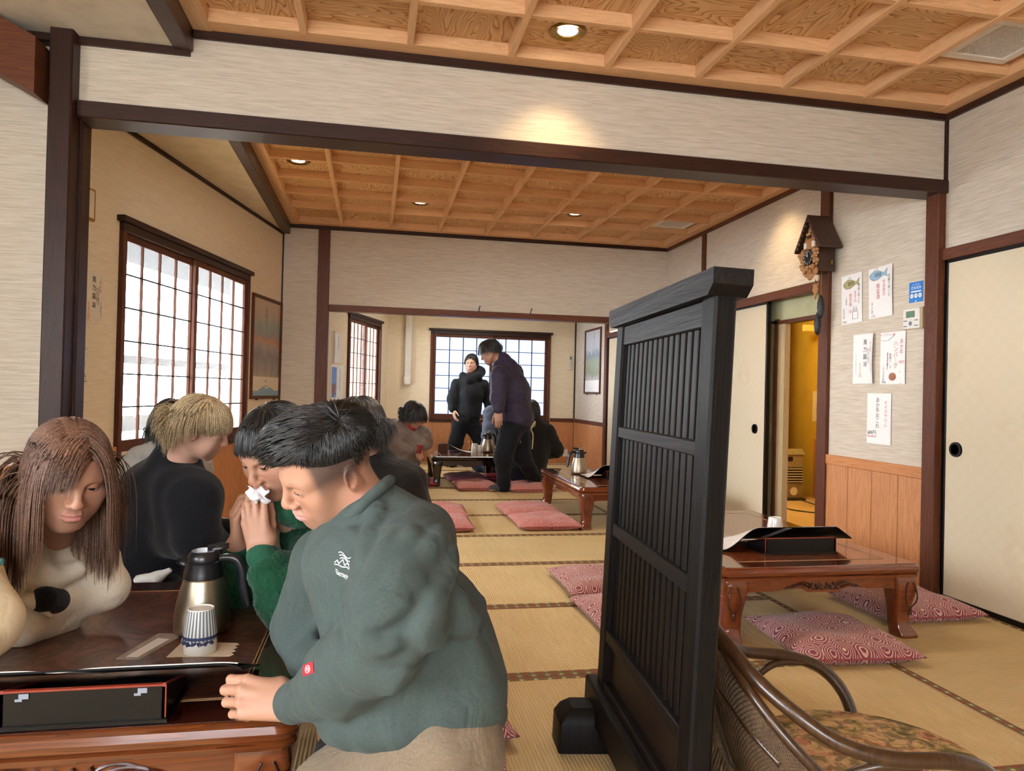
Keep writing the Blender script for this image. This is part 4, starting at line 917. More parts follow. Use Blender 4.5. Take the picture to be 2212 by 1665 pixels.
# ---- cuckoo clock
t = thing('cuckoo_clock', 'carved wooden cuckoo clock with dark dial and pine-cone weights on the post', 'clock'); t.matrix_world = on_right(4.545, 2.17, .03)
MB().prism([(-.085, -.17), (.085, -.17), (.085, .06), (0, .19), (-.085, .06)], 2, 0, .13).obj('case', 'clock_dark', t)
for s in (-1, 1):
    m = MB(); m.prism([(0, .232), (s*.155, -.012), (s*.140, -.02), (0, .208)][::(1 if s < 0 else -1)], 2, -.01, .165); m.obj('roof_slope', 'clock_dark', t)
    g = MB()
    for i in range(7):
        a = i/7; x, y = s*(.012+.125*a), .19-.21*a; g.lathe([(0, .008), (.011, .006), (.013, 0), (.011, -.006), (0, -.008)], 10, (x, y, .160))
    g.obj('scalloped_edge', 'clock_dark', t, True)
MB().prism([(-.06, -.06), (.06, -.06), (.07, .03), (0, .155), (-.07, .03)], 2, .13, .142).obj('front_board', 'clock_carve', t)
MB().box(-.02, .065, .142, .02, .105, .152).obj('cuckoo_door', 'clock_dark', t); MB().box(-.024, .088, .150, .024, .100, .156).obj('door_bar', 'bentwood', t)
for s in (-1, 1): MB().box(s*.047-.012, .0, .142, s*.047+.012, .04, .15).obj('shutter', 'white_china', t); MB().box(s*.047-.022, -.012, .142, s*.047+.022, -.004, .158).obj('window_ledge', 'clock_carve', t)
D_ = MB().lathe([(0, .012), (.055, .012), (.058, .004), (.058, 0)], 36, (0, -.068, .143)).obj('dial', 'black_plastic', t, .6)
for i in range(12):
    a = PI/2-2*PI*(i+1)/12; tm = text_mb(str(i+1), .021); tm.v = [(p[0]+.044*math.cos(a), p[1]+.044*math.sin(a)-.068+.0085, .1565) for p in tm.v]; tm.obj('numeral', 'white_ink', D_, False)
for a, ln_ in ((1.72, .040), (2.2, .026)):
    MB().tube([(0, -.068, .158), (ln_*.6*math.cos(a), -.068+ln_*.6*math.sin(a), .158), (ln_*math.cos(a), -.068+ln_*math.sin(a), .158)], [.003, .0042, .001], 6, True, .5).obj('hand', 'cream_cord' if False else 'white_ink', D_, True)
rng = random.Random(4); cv = MB()
for i in range(56):
    a = rng.uniform(PI*.80, PI*2.2); rr_ = rng.uniform(.066, .10); x, y = rr_*math.cos(a), -.075+rr_*1.05*math.sin(a)
    if y > .0: continue
    q = rng.uniform(.010, .020); cv.lathe([(0, -q*.7), (q*.8, -q*.4), (q, 0), (q*.7, q*.5), (0, q*.8)], 8, (x, y, .145+rng.uniform(-.004, .012)), rng.uniform(.7, 1.3), rng.uniform(.7, 1.3))
tag(cv.obj('carved_leaves', 'clock_carve', t, True), kind='stuff')
bt = MB()
for x, y, q in ((-.05, -.165, .036), (0, -.19, .040), (.05, -.165, .034), (-.02, -.15, .045)): bt.lathe([(0, .146), (q*.8, .143), (q, .132), (q*.8, .124), (0, .124)], 18, (x, y, 0))
bt.obj('lower_board', 'clock_carve', t, .7)
MB().lathe([(0, 0), (.011, 0), (.011, .001), (0, .001)], 16).xf(Matrix.Translation((.0855, -.06, .05)) @ Matrix.Rotation(PI/2, 4, 'Y')).obj('side_vent', 'dark', t); MB().box(.085, -.125, .02, .089, -.095, .035).obj('side_latch', 'brass', t)
MB().tube([(-.002, -.22, .09), (-.002, -.30, .09)], .003, 6).obj('pendulum_rod', 'iron', t)
MB().prism([(-.03, -.25), (-.022, -.275), (-.032, -.30), (-.012, -.32), (0, -.36), (.012, -.32), (.03, -.30), (.02, -.275), (.028, -.25), (.01, -.258), (0, -.24), (-.01, -.258)], 2, .085, .095).obj('pendulum_leaf', 'clock_carve', t)
for x, y0, z_ in ((-.006, -.45, .065), (.028, -.335, .065)):
    MB().tube([(x, -.17, z_), (x, y0, z_)], .0018, 5).obj('chain', 'brass', t)
    w_ = MB().lathe([(0, -.165), (.011, -.158), (.020, -.13), (.024, -.085), (.022, -.05), (.014, -.02), (.007, 0), (0, .004)], 14).xf(Matrix.Translation((x, y0, z_)) @ Matrix.Rotation(-PI/2, 4, 'X')); pc = w_.obj('cone_weight', 'iron', t, True)
    sc_ = MB()
    for i in range(40):
        a = i*2.4; zz = -.15+.14*i/40; q = .0225*math.sin(min(1, (zz+.17)/.09)*PI/2)*(1 if zz < -.05 else .6+(-zz)*7*.1)
        sc_.lathe([(0, -.004), (.0045, 0), (0, .004)], 6, (q*math.cos(a), q*math.sin(a), zz))
    sc_.xf(Matrix.Translation((x, y0, z_)) @ Matrix.Rotation(-PI/2, 4, 'X')); tag(sc_.obj('cone_scales', 'iron', pc), kind='stuff')
# ---- left wall papers, gold frame, pictures
soy2 = [(s, x, y, sz, i_)+tuple(e) for s, x, y, sz, i_, *e in soy]
sheet('menu_poster', 'hand-written soy sauce paper left of the large window', 'poster', on_left(3.115, 1.575), .215, .295, 'cream_paper', curl=.0, texts=soy2)
r, zf = sheet('price_paper', 'narrow hand-written price paper low on the left wall', 'poster', on_left(3.19, 1.207), .115, .225, 'cream_paper', texts=(
    ('本日の\n自家製甘酒あり\n冷たい\nグラス\n一杯です', -.005, .10, .014, K, 1.0), ('おかわり\n自由です', .012, .00, .011, K, 1.0), ('０', -.03, -.055, .042, R_), ('円', .02, -.06, .032, K)))
MB().box(-.04, -.102, .003, .045, -.099, .0036).obj('underline', 'blue_glaze', r)
t = thing('gold_frame', 'small gold framed picture half hidden by the left post', 'picture'); t.matrix_world = on_left(3.22, 2.09)
MB().box(-.10, -.09, 0, .085, .09, .018, .003).obj('frame', 'gold', t); MB().box(-.085, -.075, .018, .07, .075, .0185).obj('picture_sheet', 'cream_paper', t)
def framed(label, mw, w, h, paint, fm='redpost'):
    t = thing('framed_picture', label, 'picture'); t.matrix_world = mw; f = .028
    MB().box(-w/2, -h/2, 0, w/2, -h/2+f, .022, .003).box(-w/2, h/2-f, 0, w/2, h/2, .022, .003).box(-w/2, -h/2+f, 0, -w/2+f, h/2-f, .022, .003).box(w/2-f, -h/2+f, 0, w/2, h/2-f, .022, .003).obj('frame', fm, t)
    MB().box(-w/2+f, -h/2+f, .0, w/2-f, h/2-f, .006).obj('picture_sheet', paint, t)
    for x in (-w*.3, w*.3): MB().box(x-.015, -h/2-.012, .004, x+.015, -h/2, .018).obj('frame_peg', 'iron', t)
    return t
def painting(name, stops, axis_rot, sc, extra=None):
    n_ = NT(name); v = n_.coords('Object', (1, 1, 1)); sp = n_.n('ShaderNodeSeparateXYZ'); n_.l(v, sp.inputs[0]); nz = n_.noise(n_.coords('Object', (3, 1.2, 1), (0, 0, axis_rot)), sc, 5, .6, .6)
    g = n_.math('ADD', n_.math('MULTIPLY', sp.outputs[1], .95), n_.math('ADD', n_.math('MULTIPLY', nz, .35), .33)); n_.base(n_.ramp(g, [(p, lin(c)) for p, c in stops])); n_.set(.22, 0, .5); return n_.m
M['paint_a'] = painting('mountain_print', [(.12, 'B8A890'), (.30, '9C938E'), (.42, '8A8488'), (.52, 'A79A92'), (.56, 'D08E60'), (.60, '9A9292'), (.70, '97A39E'), (.80, 'BCA894'), (1, 'C9B49A')], .5, 3)
M['paint_b'] = painting('valley_print', [(.10, 'A9B2BE'), (.25, 'C6C4C2'), (.33, '98A08C'), (.48, 'A2AE98'), (.60, '8E9DB0'), (.68, 'C4CAD4'), (1, 'D0D0D2')], .3, 3)
t = framed('tall framed mountain print between the left window and the corner', on_left(.395, 1.463), .76, .95, 'paint_a')
MB().box(-.352, -.447, .006, .352, -.27, .0066).obj('print_caption', 'cream_paper', t)
MB().prism([(-.352, -.447), (.352, -.447), (.352, -.395), (.24, -.40), (.12, -.365), (.03, -.385), (-.06, -.36), (-.2, -.40), (-.352, -.405)], 2, .0066, .0070).obj('printed_ridge', 'fish_blue', t)
tm = text_mb('阿蘇\n\n火の国の山', .026, .9); tm.v = [(p[0], p[1]-.30, .0071) for p in tm.v]; tm.obj('lettering', 'grey_plastic', t, False)
tm = text_mb(V('阿蘇山'), .05); tm.v = [(p[0]-.02, p[1]+.38, .0066) for p in tm.v]; tm.obj('lettering', 'grey_plastic', t, False)
t = framed('framed valley print on the right wall of the third room', on_right(10.12, 1.59), .78, .96, 'paint_b')
MB().box(-.36, -.45, .006, .36, -.28, .0066).obj('print_caption', 'white_paper', t)
tm = text_mb(V('阿蘇くまもと'), .05); tm.v = [(p[0]+.05, p[1]+.42, .0066) for p in tm.v]; tm.obj('lettering', 'grey_plastic', t, False)
# notices of the third room
n3 = Vector((d3.y, -d3.x, 0))
def on_side(s, z):
    o = A3+d3*s+n3*.001; return Matrix(((d3.x, 0, n3.x, o.x), (d3.y, 0, n3.y, o.y), (0, 1, 0, z), (0, 0, 0, 1)))
sheet('notice', 'narrow white notice left of the far left window', 'notice', on_side(1.62, 1.60), .20, .36, 'white_paper', curl=.01, texts=((V('お知らせ本日'), .03, .15, .03, K, .9),))
sheet('notice', 'curled paper strip at the post edge left of the far window', 'notice', on_side(1.40, 1.60), .14, .40, 'cream_paper', curl=.03)
r, zf = sheet('notice', 'blue and white beer notice below the narrow white one', 'notice', on_side(1.63, 1.17), .42, .44, 'white_paper', texts=((V('生ビール冷えてます'), .10, .16, .032, K, .9),))
MB().box(-.17, -.18, .003, -.02, .19, .0036).obj('blue_print', 'blue_glaze', r); MB().lathe([(0, .0005), (.05, .0005), (.055, 0)], 24, (-.10, -.08, .0036), 1, 1.3).obj('mug_print', 'bun_brown', r)
# ---- back wall: duct, remote, outlet, hooks
t = thing('air_duct', 'cream plastic duct cover running down the back wall', 'duct', (.50, Y3-.044, 0))
MB().prism(rrect(.105, .07, .02, 4), 2, 1.30, 2.5).obj('duct_cover', 'cream_plastic', t); m = MB(); loft(m, [[(p[0], p[1], z_) for p in rrect(w_, d_, .03, 4)] for z_, w_, d_ in ((1.175, .06, .05), (1.19, .10, .08), (1.215, .125, .085), (1.30, .125, .085), (1.305, .115, .08))]); m.obj('duct_end', 'cream_plastic', t)
MB().tube([(.06, .02, 2.36), (.10, .02, 2.365), (1.0, .02, 2.365)], .012, 8).obj('side_pipe', 'cream_plastic', t)
t = thing('remote_control', 'white remote control in a holder right of the far window', 'remote', (3.075, Y3, 1.62)); MB().box(-.026, -.022, -.13, .026, 0, .10, .006).obj('casing', 'cream_plastic', t); MB().box(-.018, -.0235, .03, .018, -.0215, .075).obj('display', 'lcd', t)
q = MB()
for i in range(4):
    for x in (-.01, .01): q.box(x-.005, -.0235, -.09+.026*i, x+.005, -.0215, -.078+.026*i)
q.obj('button', 'grey_plastic', t)
tag(MB().box(2.98, Y3-.024, .10, 3.06, Y3-.013, .22, .003).obj('wall_outlet', 'cream_plastic'), 'small cream outlet plate low on the back wall', 'outlet')
for i, x in enumerate((1.056, 1.61)):
    tag(MB().tube([(x, Y2-.045, 1.93), (x, Y2-.05, 1.96), (x+.006, Y2-.06, 1.985), (x+.012, Y2-.05, 1.995)], .006, 7).tube([(x, Y2-.02, 1.93), (x, Y2-.05, 1.93)], .006, 7).obj('coat_hook', 'iron'), '%s iron hook on the far lintel' % ('left' if i == 0 else 'right'), 'hook')
# ---- back room: heater, cord, poster
t = thing('fan_heater', 'boxy fan heater standing in the yellow back room', 'heater', (4.40, 7.22, 0))
MB().box(-.24, -.14, .02, .24, .14, .52, .02).obj('casing', 'heater', t); MB().prism([(-.15, .50), (.14, .50), (.14, .54), (-.10, .56)], 0, -.24, .24).obj('control_top', 'heater', t); MB().box(-.19, -.146, .43, .10, -.138, .475).obj('control_panel', 'black_plastic', t)
MB().box(-.22, -.144, .19, .22, -.138, .36).obj('outlet_recess', 'dark', t); sm = MB().box(-.22, -.15, 0, .22, -.142, .008).mesh('louvre', 'grille')
for i in range(6): link('louvre', sm, t, (0, 0, .20+.028*i))
MB().lathe([(.04, 0), (.045, .003), (.04, .003)], 20).xf(Matrix.Translation((.12, -.14, .10)) @ Matrix.Rotation(PI/2, 4, 'X')).obj('badge', 'cream_plastic', t); tm = text_mb('Dual', .03); tm.v = [(p[0]+.12, -.1425, p[1]+.113) for p in tm.v]; tm.obj('lettering', 'cream_plastic', t, False); MB().box(-.26, -.16, 0, .26, .15, .022, .004).obj('base', 'dark', t)
tag(MB().tube(crv([(4.2, 6.75, .006), (4.1, 6.45, .006), (4.35, 6.2, .006), (4.6, 6.35, .006), (4.55, 6.6, .006), (4.42, 6.80, .05)]), .006, 6).obj('power_cord', 'black_plastic', None, True), 'thin dark power cord curling on the back room floor', 'cord')
mwY = Matrix(((0, 0, -1, 4.897), (-1, 0, 0, 7.18), (0, 1, 0, 1.03), (0, 0, 0, 1)))
sheet('menu_poster', 'soy sauce paper on the ochre wall of the back room', 'poster', mwY, .30, .34, 'cream_paper', curl=.02, texts=soy2)
# ================================================================== PEOPLE: signed-distance bodies meshed as one continuous surface
f32 = np.float32
def A_(p): return np.array(p, dtype=np.float64)
class Shape:
    """smooth union of tapered capsules and ellipsoids"""
    def __init__(s): s.p = []
    def cap(s, a, b, r1, r2=None, k=.02, sign=1):
        a, b = A_(a), A_(b); r2 = r1 if r2 is None else r2
        s.p.append(('c', a, b, r1, r2, k, sign, (a+b)/2, np.linalg.norm(b-a)/2+max(r1, r2))); return s
    def ell(s, c, rad, k=.02, R=None, sign=1):
        rad = A_(rad); s.p.append(('e', A_(c), rad, np.eye(3) if R is None else A_(R), None, k, sign, A_(c), rad.max())); return s
    def chain(s, pts, rad, k=.02, sign=1):
        for i in range(len(pts)-1): s.cap(pts[i], pts[i+1], rad[i], rad[i+1], k, sign)
        return s
    def ev(s, P, q):
        if q[0] == 'c':
            a, b, r1, r2 = q[1:5]; ab = (b-a); L2 = max(float(ab@ab), 1e-12); d = P-a.astype(f32)
            t = np.clip((d@ab.astype(f32))/f32(L2), 0, 1); d -= t[:, None]*ab.astype(f32)
            return np.sqrt(np.einsum('ij,ij->i', d, d))-(f32(r1)+f32(r2-r1)*t)
        c, rad, R = q[1:4]; l = (P-c.astype(f32))@R.astype(f32); l1 = l/rad.astype(f32); k0 = np.sqrt(np.einsum('ij,ij->i', l1, l1))+1e-9
        l2 = l1/rad.astype(f32); k1 = np.sqrt(np.einsum('ij,ij->i', l2, l2))+1e-9
        return k0*(k0-1)/k1
    @staticmethod
    def blend(d, e, k, sign):
        if sign < 0: d, e = -d, e
        if k <= 0: r = np.minimum(d, e)
        else: h = np.maximum(k-np.abs(d-e), 0)/k; r = np.minimum(d, e)-h*h*f32(k*.25)
        return -r if sign < 0 else r
    def full(s, P):
        d = np.full(len(P), 9, f32)
        for q in s.p: d = s.blend(d, s.ev(P, q), q[5], q[6])
        return d
def axis_pts(lo, hi, h, fine):
    out = [lo]
    while out[-1] < hi:
        x = out[-1]; st = h
        for a, b, q in fine:
            if a-2*h <= x <= b: st = min(st, q if x >= a-q*4 else max(q, (a-x)*.5))
        out.append(x+st)
    while (len(out)-1) % 8: out.append(out[-1]+h)
    return np.array(out, f32)
CORN = [(i, j, k_) for i in (0, 1) for j in (0, 1) for k_ in (0, 1)]
def sdf_obj(name, sh, mat, parent=None, h=.008, fine=(), disp=None, tint=None, pad=.02):
    lo = np.min([q[7]-q[8] for q in sh.p if q[6] > 0], 0)-pad; hi = np.max([q[7]+q[8] for q in sh.p if q[6] > 0], 0)+pad
    ax = [axis_pts(lo[i], hi[i], h, [(f[0][i], f[1][i], f[2]) for f in fine]) for i in range(3)]
    n = [len(a) for a in ax]; nb = [(m+7)//8 for m in n]
    ci, lo_i, hi_i = [], [], []
    for a, m in zip(ax, nb):
        st = np.arange(m)*8; en = np.minimum(st+8, len(a)-1); ci.append((a[st]+a[en])/2); lo_i.append((a[en]-a[st])/2)
    X = np.stack(np.meshgrid(*ci, indexing='ij'), -1).reshape(-1, 3).astype(f32); HD = np.sqrt(sum(v**2 for v in np.meshgrid(*lo_i, indexing='ij'))).reshape(-1).astype(f32)
    dc = sh.full(X); keep = np.abs(dc) < HD*1.35+h+.012
    F = np.repeat(np.repeat(np.repeat(np.where(dc < 0, -1., 1.).astype(f32).reshape(nb), 8, 0), 8, 1), 8, 2)[:n[0], :n[1], :n[2]].copy()
    kb = np.nonzero(keep)[0]; bx, by, bz = np.unravel_index(kb, nb); o = np.arange(8)
    IX = np.minimum(bx[:, None]*8+o, n[0]-1); IY = np.minimum(by[:, None]*8+o, n[1]-1); IZ = np.minimum(bz[:, None]*8+o, n[2]-1)
    B = len(kb); P = np.empty((B, 8, 8, 8, 3), f32)
    P[..., 0] = ax[0][IX][:, :, None, None]; P[..., 1] = ax[1][IY][:, None, :, None]; P[..., 2] = ax[2][IZ][:, None, None, :]
    D = np.full((B, 512), 9, f32); Pf = P.reshape(B, 512, 3); Xc = X[kb]; Hk = HD[kb]
    for q in sh.p:
        near = np.linalg.norm(Xc-q[7].astype(f32), axis=1) < q[8]+Hk+q[5]+.02
        if not near.any(): continue
        e = sh.ev(Pf[near].reshape(-1, 3), q).reshape(-1, 512); D[near] = sh.blend(D[near], e, q[5], q[6])
    if disp is not None:
        m = np.abs(D) < .03; D[m] += disp(Pf[m]).astype(f32)
    D = D.reshape(B, 8, 8, 8)
    F[IX[:, :, None, None], IY[:, None, :, None], IZ[:, None, None, :]] = D
    S = F < 0; cnt = np.zeros([m-1 for m in n], np.uint8)
    for c in CORN: cnt += S[c[0]:n[0]-1+c[0], c[1]:n[1]-1+c[1], c[2]:n[2]-1+c[2]]
    I, J, K_ = np.nonzero((cnt > 0) & (cnt < 8)); vs = np.zeros((len(I), 3), f32); w = np.zeros(len(I), f32)
    for a in CORN:
        for d in range(3):
            if a[d]: continue
            b = list(a); b[d] = 1
            fa = F[I+a[0], J+a[1], K_+a[2]]; fb = F[I+b[0], J+b[1], K_+b[2]]; m = (fa < 0) != (fb < 0)
            t = np.where(m, fa/np.where(m, fa-fb, 1), 0)
            pa = np.stack([ax[0][I+a[0]], ax[1][J+a[1]], ax[2][K_+a[2]]], 1); pb = np.stack([ax[0][I+b[0]], ax[1][J+b[1]], ax[2][K_+b[2]]], 1)
            vs += np.where(m[:, None], pa+t[:, None]*(pb-pa), 0); w += m
    vs /= w[:, None]; lin_ = (I*(n[1]-1)+J)*(n[2]-1)+K_
    def vid(i, j, k): return np.searchsorted(lin_, (i*(n[1]-1)+j)*(n[2]-1)+k)
    fs = []
    for d in range(3):
        sl0 = [slice(None)]*3; sl1 = [slice(None)]*3; sl0[d] = slice(0, -1); sl1[d] = slice(1, None)
        i, j, k = np.nonzero(S[tuple(sl0)] != S[tuple(sl1)]); e1, e2 = [(1, 2), (2, 0), (0, 1)][d]; c = [i, j, k]
        ok = (c[e1] > 0) & (c[e2] > 0) & (c[e1] < n[e1]-1) & (c[e2] < n[e2]-1); c = [q[ok] for q in c]; ins = S[c[0], c[1], c[2]]
        qs = []
        for (u, v) in ((1, 1), (0, 1), (0, 0), (1, 0)):
            cc = [q.copy() for q in c]; cc[e1] = cc[e1]-u; cc[e2] = cc[e2]-v; qs.append(vid(*cc))
        Q = np.stack(qs, 1); Q[~ins] = Q[~ins][:, ::-1]; fs.append(Q)
    fs = np.concatenate(fs)
    me = bpy.data.meshes.new(name); me.vertices.add(len(vs)); me.vertices.foreach_set('co', vs.reshape(-1).astype(f32))
    me.loops.add(len(fs)*4); me.loops.foreach_set('vertex_index', fs.reshape(-1).astype(np.int32)); me.polygons.add(len(fs))
    me.polygons.foreach_set('loop_start', np.arange(0, len(fs)*4, 4, dtype=np.int32)); me.update(calc_edges=True); me.validate()
    me.shade_smooth(); me.materials.append(M[mat] if isinstance(mat, str) else mat)
    if tint is not None:
        at = me.color_attributes.new('tint', 'FLOAT_COLOR', 'POINT'); c = np.ones((len(me.vertices), 4), f32); c[:, :3] = tint(vs); at.data.foreach_set('color', c.reshape(-1))
    o = bpy.data.objects.new(name, me); COL.objects.link(o)
    if parent: o.parent = parent; o.matrix_parent_inverse = parent.matrix_world.inverted() if False else Matrix.Translation(-Vector(parent.location))
    return o
def drape(sh, lines, dirn, h=.013):
    """ridges (r > 0) or stitched grooves (r < 0) laid along polylines dropped onto the cloth along dirn; lines = (points, r, k)"""
    t = sdf_obj('drape_base', sh, 'sweat', None, h); tree = BVHTree.FromPolygons([v.co for v in t.data.vertices], [tuple(p.vertices) for p in t.data.polygons]); me = t.data; bpy.data.objects.remove(t); bpy.data.meshes.remove(me); dv = Vector(dirn).normalized()
    for pts, r, k in lines:
        out = []
        for p in crv(pts, 5):
            q = tree.ray_cast(Vector(p)-dv*.6, dv, 2.0)
            if q[0] is not None: out.append((A_(q[0]), A_(q[1])))
        n = len(out)
        if n < 2: continue
        pr_ = [abs(r)*(.35+.65*math.sin(PI*min(1, max(0, (i+.6)/n)))) if r > 0 else abs(r) for i in range(n)]
        sh.chain([o[0]-o[1]*(rr*.35 if r > 0 else 0) for o, rr in zip(out, pr_)], pr_, k, 1 if r > 0 else -1)
    return sh
def folds(A, sc=1.0, seed=0):
    """cloth drape: warped ridges"""
    r = np.random.RandomState(seed); k1, k2, k3 = (r.randn(3, 3)); k1, k2, k3 = [k_/np.linalg.norm(k_) for k_ in (k1, k2, k3)]
    def f(P):
        a = P@(k1*55*sc).astype(f32); b = P@(k2*38*sc).astype(f32); c = P@(k3*24*sc).astype(f32)
        g = np.sin(a+1.6*np.sin(c+.5)+r.rand()*0)*np.sin(b+1.3*np.sin(a*.45)); return f32(A)*(g+.5*np.sin(c*1.7+np.sin(b*.8)*1.5))
    return f
def fleece(A):
    def f(P):
        x, y, z = P[:, 0], P[:, 1], P[:, 2]; w = 2.1*np.sin(x*61+y*47)+1.7*np.sin(z*73-y*39)
        return f32(A)*(np.sin(x*430+w)*np.sin(y*410-w*1.3)*1.0+np.sin(z*450+w*1.2)*np.cos(x*300-z*260+w))+f32(.004)*np.sin(x*60+1.2*np.sin(z*45))*np.sin(z*66+y*40)
    return f
def quilt(A, n1, d1, n2, d2):
    def f(P):
        u = P@A_(d1).astype(f32)*n1; v = P@A_(d2).astype(f32)*n2; return -f32(A)*np.maximum(np.abs(np.sin(u)), 0)**.5*np.abs(np.sin(v))**.5
    return f

# ------------------------------------------------------------------ head
HEAD = {}
def add_head(sh, pos, R, s, jaw=1.0, cheek=1.0, eyes=.0032, female=False, neck=None, nose=1.0, ears=True, lips=1.0):
    """head-local axes: x to the person's right, y forward, z up"""
    pos, R = A_(pos), A_(R)
    def T(p): return pos+R@(A_(p)*s)
    def E(c, r, k=.012, sign=1, Rl=None): sh.ell(T(c), A_(r)*s, k*s, R if Rl is None else R@Rl, sign)
    def C(a, b, r1, r2, k=.01, sign=1): sh.cap(T(a), T(b), r1*s, r2*s, k*s, sign)
    def rx(a): c, q = math.cos(a), math.sin(a); return np.array([[1, 0, 0], [0, c, -q], [0, q, c]])
    def rz(a): c, q = math.cos(a), math.sin(a); return np.array([[c, -q, 0], [q, c, 0], [0, 0, 1]])
    E((0, -.014, .036), (.073, .094, .079), .02); E((0, .030, .010), (.062, .060, .065), .03)
    E((0, .026, -.040), (.056*jaw, .060, .070), .03)
    for q in (-1, 1):
        C((q*.054*jaw, -.006, -.050), (q*.020*jaw, .062, -.098), .019, .016, .03)
        E((q*.042*cheek, .058, -.026), (.024, .020, .024), .025)
        C((q*.012, .083, .020), (q*.046, .066, .021), .0085, .008, .018)
        E((q*.036*jaw, .040, -.062), (.027*cheek, .030, .030), .03)
        E((q*.032, .091, .004), (.019, .012, .0105), .012, -1)
    E((0, .066, -.100), (.026*jaw, .022, .019), .022); E((0, .076, -.066), (.030, .019, .024), .02)
    # nose
    C((0, .088, .012), (0, .104, -.022), .0065, .0095, .012); E((0, .106, -.030), (.0115*nose, .0105, .0095), .008)
    for q in (-1, 1):
        E((q*.0125*nose, .096, -.034), (.0078, .0095, .0072), .006); (E((q*.0062*nose, .101, -.0415), (.0038, .0052, .0036), .003, -1) if eyes > .0021 else None)
    # lips
    fz = .0058*lips
    C((0, .0955, -.0585), (.012, .0930, -.0575), fz, fz*.95, .004); C((0, .0955, -.0585), (-.012, .0930, -.0575), fz, fz*.95, .004)
    for q in (-1, 1):
        C((q*.012, .0930, -.0585), (q*.0235, .0850, -.0640), fz*.9, fz*.45, .004); C((0, .0935, -.0705), (q*.0105, .0925, -.0700), fz*1.15, fz*1.1, .004); C((q*.0105, .0925, -.0700), (q*.021, .0850, -.0665), fz*1.05, fz*.5, .004)
        C((0, .1025, -.0640), (q*.012, .0995, -.0638), .0016, .0016, .003, -1); C((q*.012, .0995, -.0638), (q*.0245, .0890, -.0652), .0016, .0012, .003, -1)
        # eyelids over the eyeball, slit between them
        E((q*.0315, .0735, .0035), (.0158, .0150, .0140), .004); E((q*.0315, .0885, .0015), (.0142, .0080, eyes), .0025, -1, rz(-q*.22))
        if ears:
            er = rz(-q*.38)
            E((q*.077, -.014, -.004), (.0085, .0195, .031), .004, 1, er@rx(-.15)); E((q*.0855, -.010, .004), (.0058, .0105, .0155), .004, -1, er@rx(-.15)); E((q*.083, -.006, -.010), (.006, .006, .008), .004, -1, er)
            C((q*.078, .000, -.010), (q*.078, -.002, -.018), .004, .0035, .004)
    HEAD['T'] = T; HEAD['R'] = R; HEAD['s'] = s; HEAD['pos'] = pos
    if neck is not None:
        C0 = T((0, -.026, -.045)); sh.cap(C0, neck, .053*s, .056*s, .03)
    return T
def skin_tint(base, pos, R, s, lip=(.62, .27, .25), cheek=.35, fade=None, extra=None):
    base = A_(base); pos, R = A_(pos), A_(R); lip = A_(lip)
    def f(P):
        l = ((P-pos)@R)/s; x, y, z = l.T; c = np.tile(base, (len(P), 1)); front = np.clip((y-.06)/.02, 0, 1)*(y < .125)
        red = base*A_((1.02, .80, .76))
        wch = np.exp(-(((np.abs(x)-.040)/.022)**2+((z+.030)/.022)**2))*front*cheek+np.exp(-((x/.016)**2+((z+.030)/.014)**2))*front*.45
        wear = np.clip((np.abs(x)-.072)/.008, 0, 1)*(np.abs(z) < .05)*(y < .03)*.5
        w = np.clip(wch+wear, 0, 1)[:, None]; c = c*(1-w)+red*w
        wl = np.exp(-((x/.0235)**4+((z+.0645+.0*x)/.0105)**4))*(y > .078)*(y < .112); c = c*(1-wl[:, None])+lip*wl[:, None]
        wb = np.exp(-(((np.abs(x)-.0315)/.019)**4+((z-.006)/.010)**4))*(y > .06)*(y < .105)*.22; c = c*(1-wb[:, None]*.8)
        if fade is not None: c = fade(c, x, y, z)
        if extra is not None: c = extra(c, P)
        return c
    return f
def eyes_obj(pos, R, s, parent, gaze=(0, 1, -.35)):
    pos, R = A_(pos), A_(R)
    for q in (-1, 1):
        c = pos+R@(A_((q*.0315, .0735, .0035))*s); g = R@(A_(gaze)/np.linalg.norm(gaze)); m = Matrix.Translation(Vector(c)-Vector(parent.location)) @ Vector(g).to_track_quat('Z', 'Y').to_matrix().to_4x4()
        mb = MB().lathe([(.0136*s*math.sin(a), .0136*s*math.cos(a)) for a in np.linspace(PI, .62, 12)], 20); e = mb.xf(m).obj('eye', 'eye_white', parent, True)
        MB().lathe([(.0137*s*math.sin(a), .0137*s*math.cos(a)) for a in np.linspace(.62, 0, 6)], 20).xf(m).obj('iris', 'eye_iris', e, True)
def tube_bundle(P, W, n=4, flat=.6):
    """P (strands, steps, 3), W (strands, steps) -> MB-like arrays of thin tapered tubes"""
    ns, st, _ = P.shape; D = np.gradient(P, axis=1); D /= np.linalg.norm(D, axis=2, keepdims=True)+1e-9
    ref = np.where(np.abs(D[..., 2:3]) < .9, A_((0, 0, 1)), A_((1, 0, 0))); a = np.cross(D, ref); a /= np.linalg.norm(a, axis=2, keepdims=True)+1e-9; b = np.cross(D, a)
    t = 2*PI*np.arange(n)/n; V_ = P[:, :, None]+W[:, :, None, None]*(a[:, :, None]*np.cos(t)[None, None, :, None]+flat*b[:, :, None]*np.sin(t)[None, None, :, None])
    base = np.arange(ns)[:, None, None]*st*n+np.arange(st-1)[None, :, None]*n; j = np.arange(n)[None, None]; j2 = (j+1) % n
    Q = np.stack([base+j, base+j2, base+n+j2, base+n+j], -1).reshape(-1, 4); return V_.reshape(-1, 3), Q
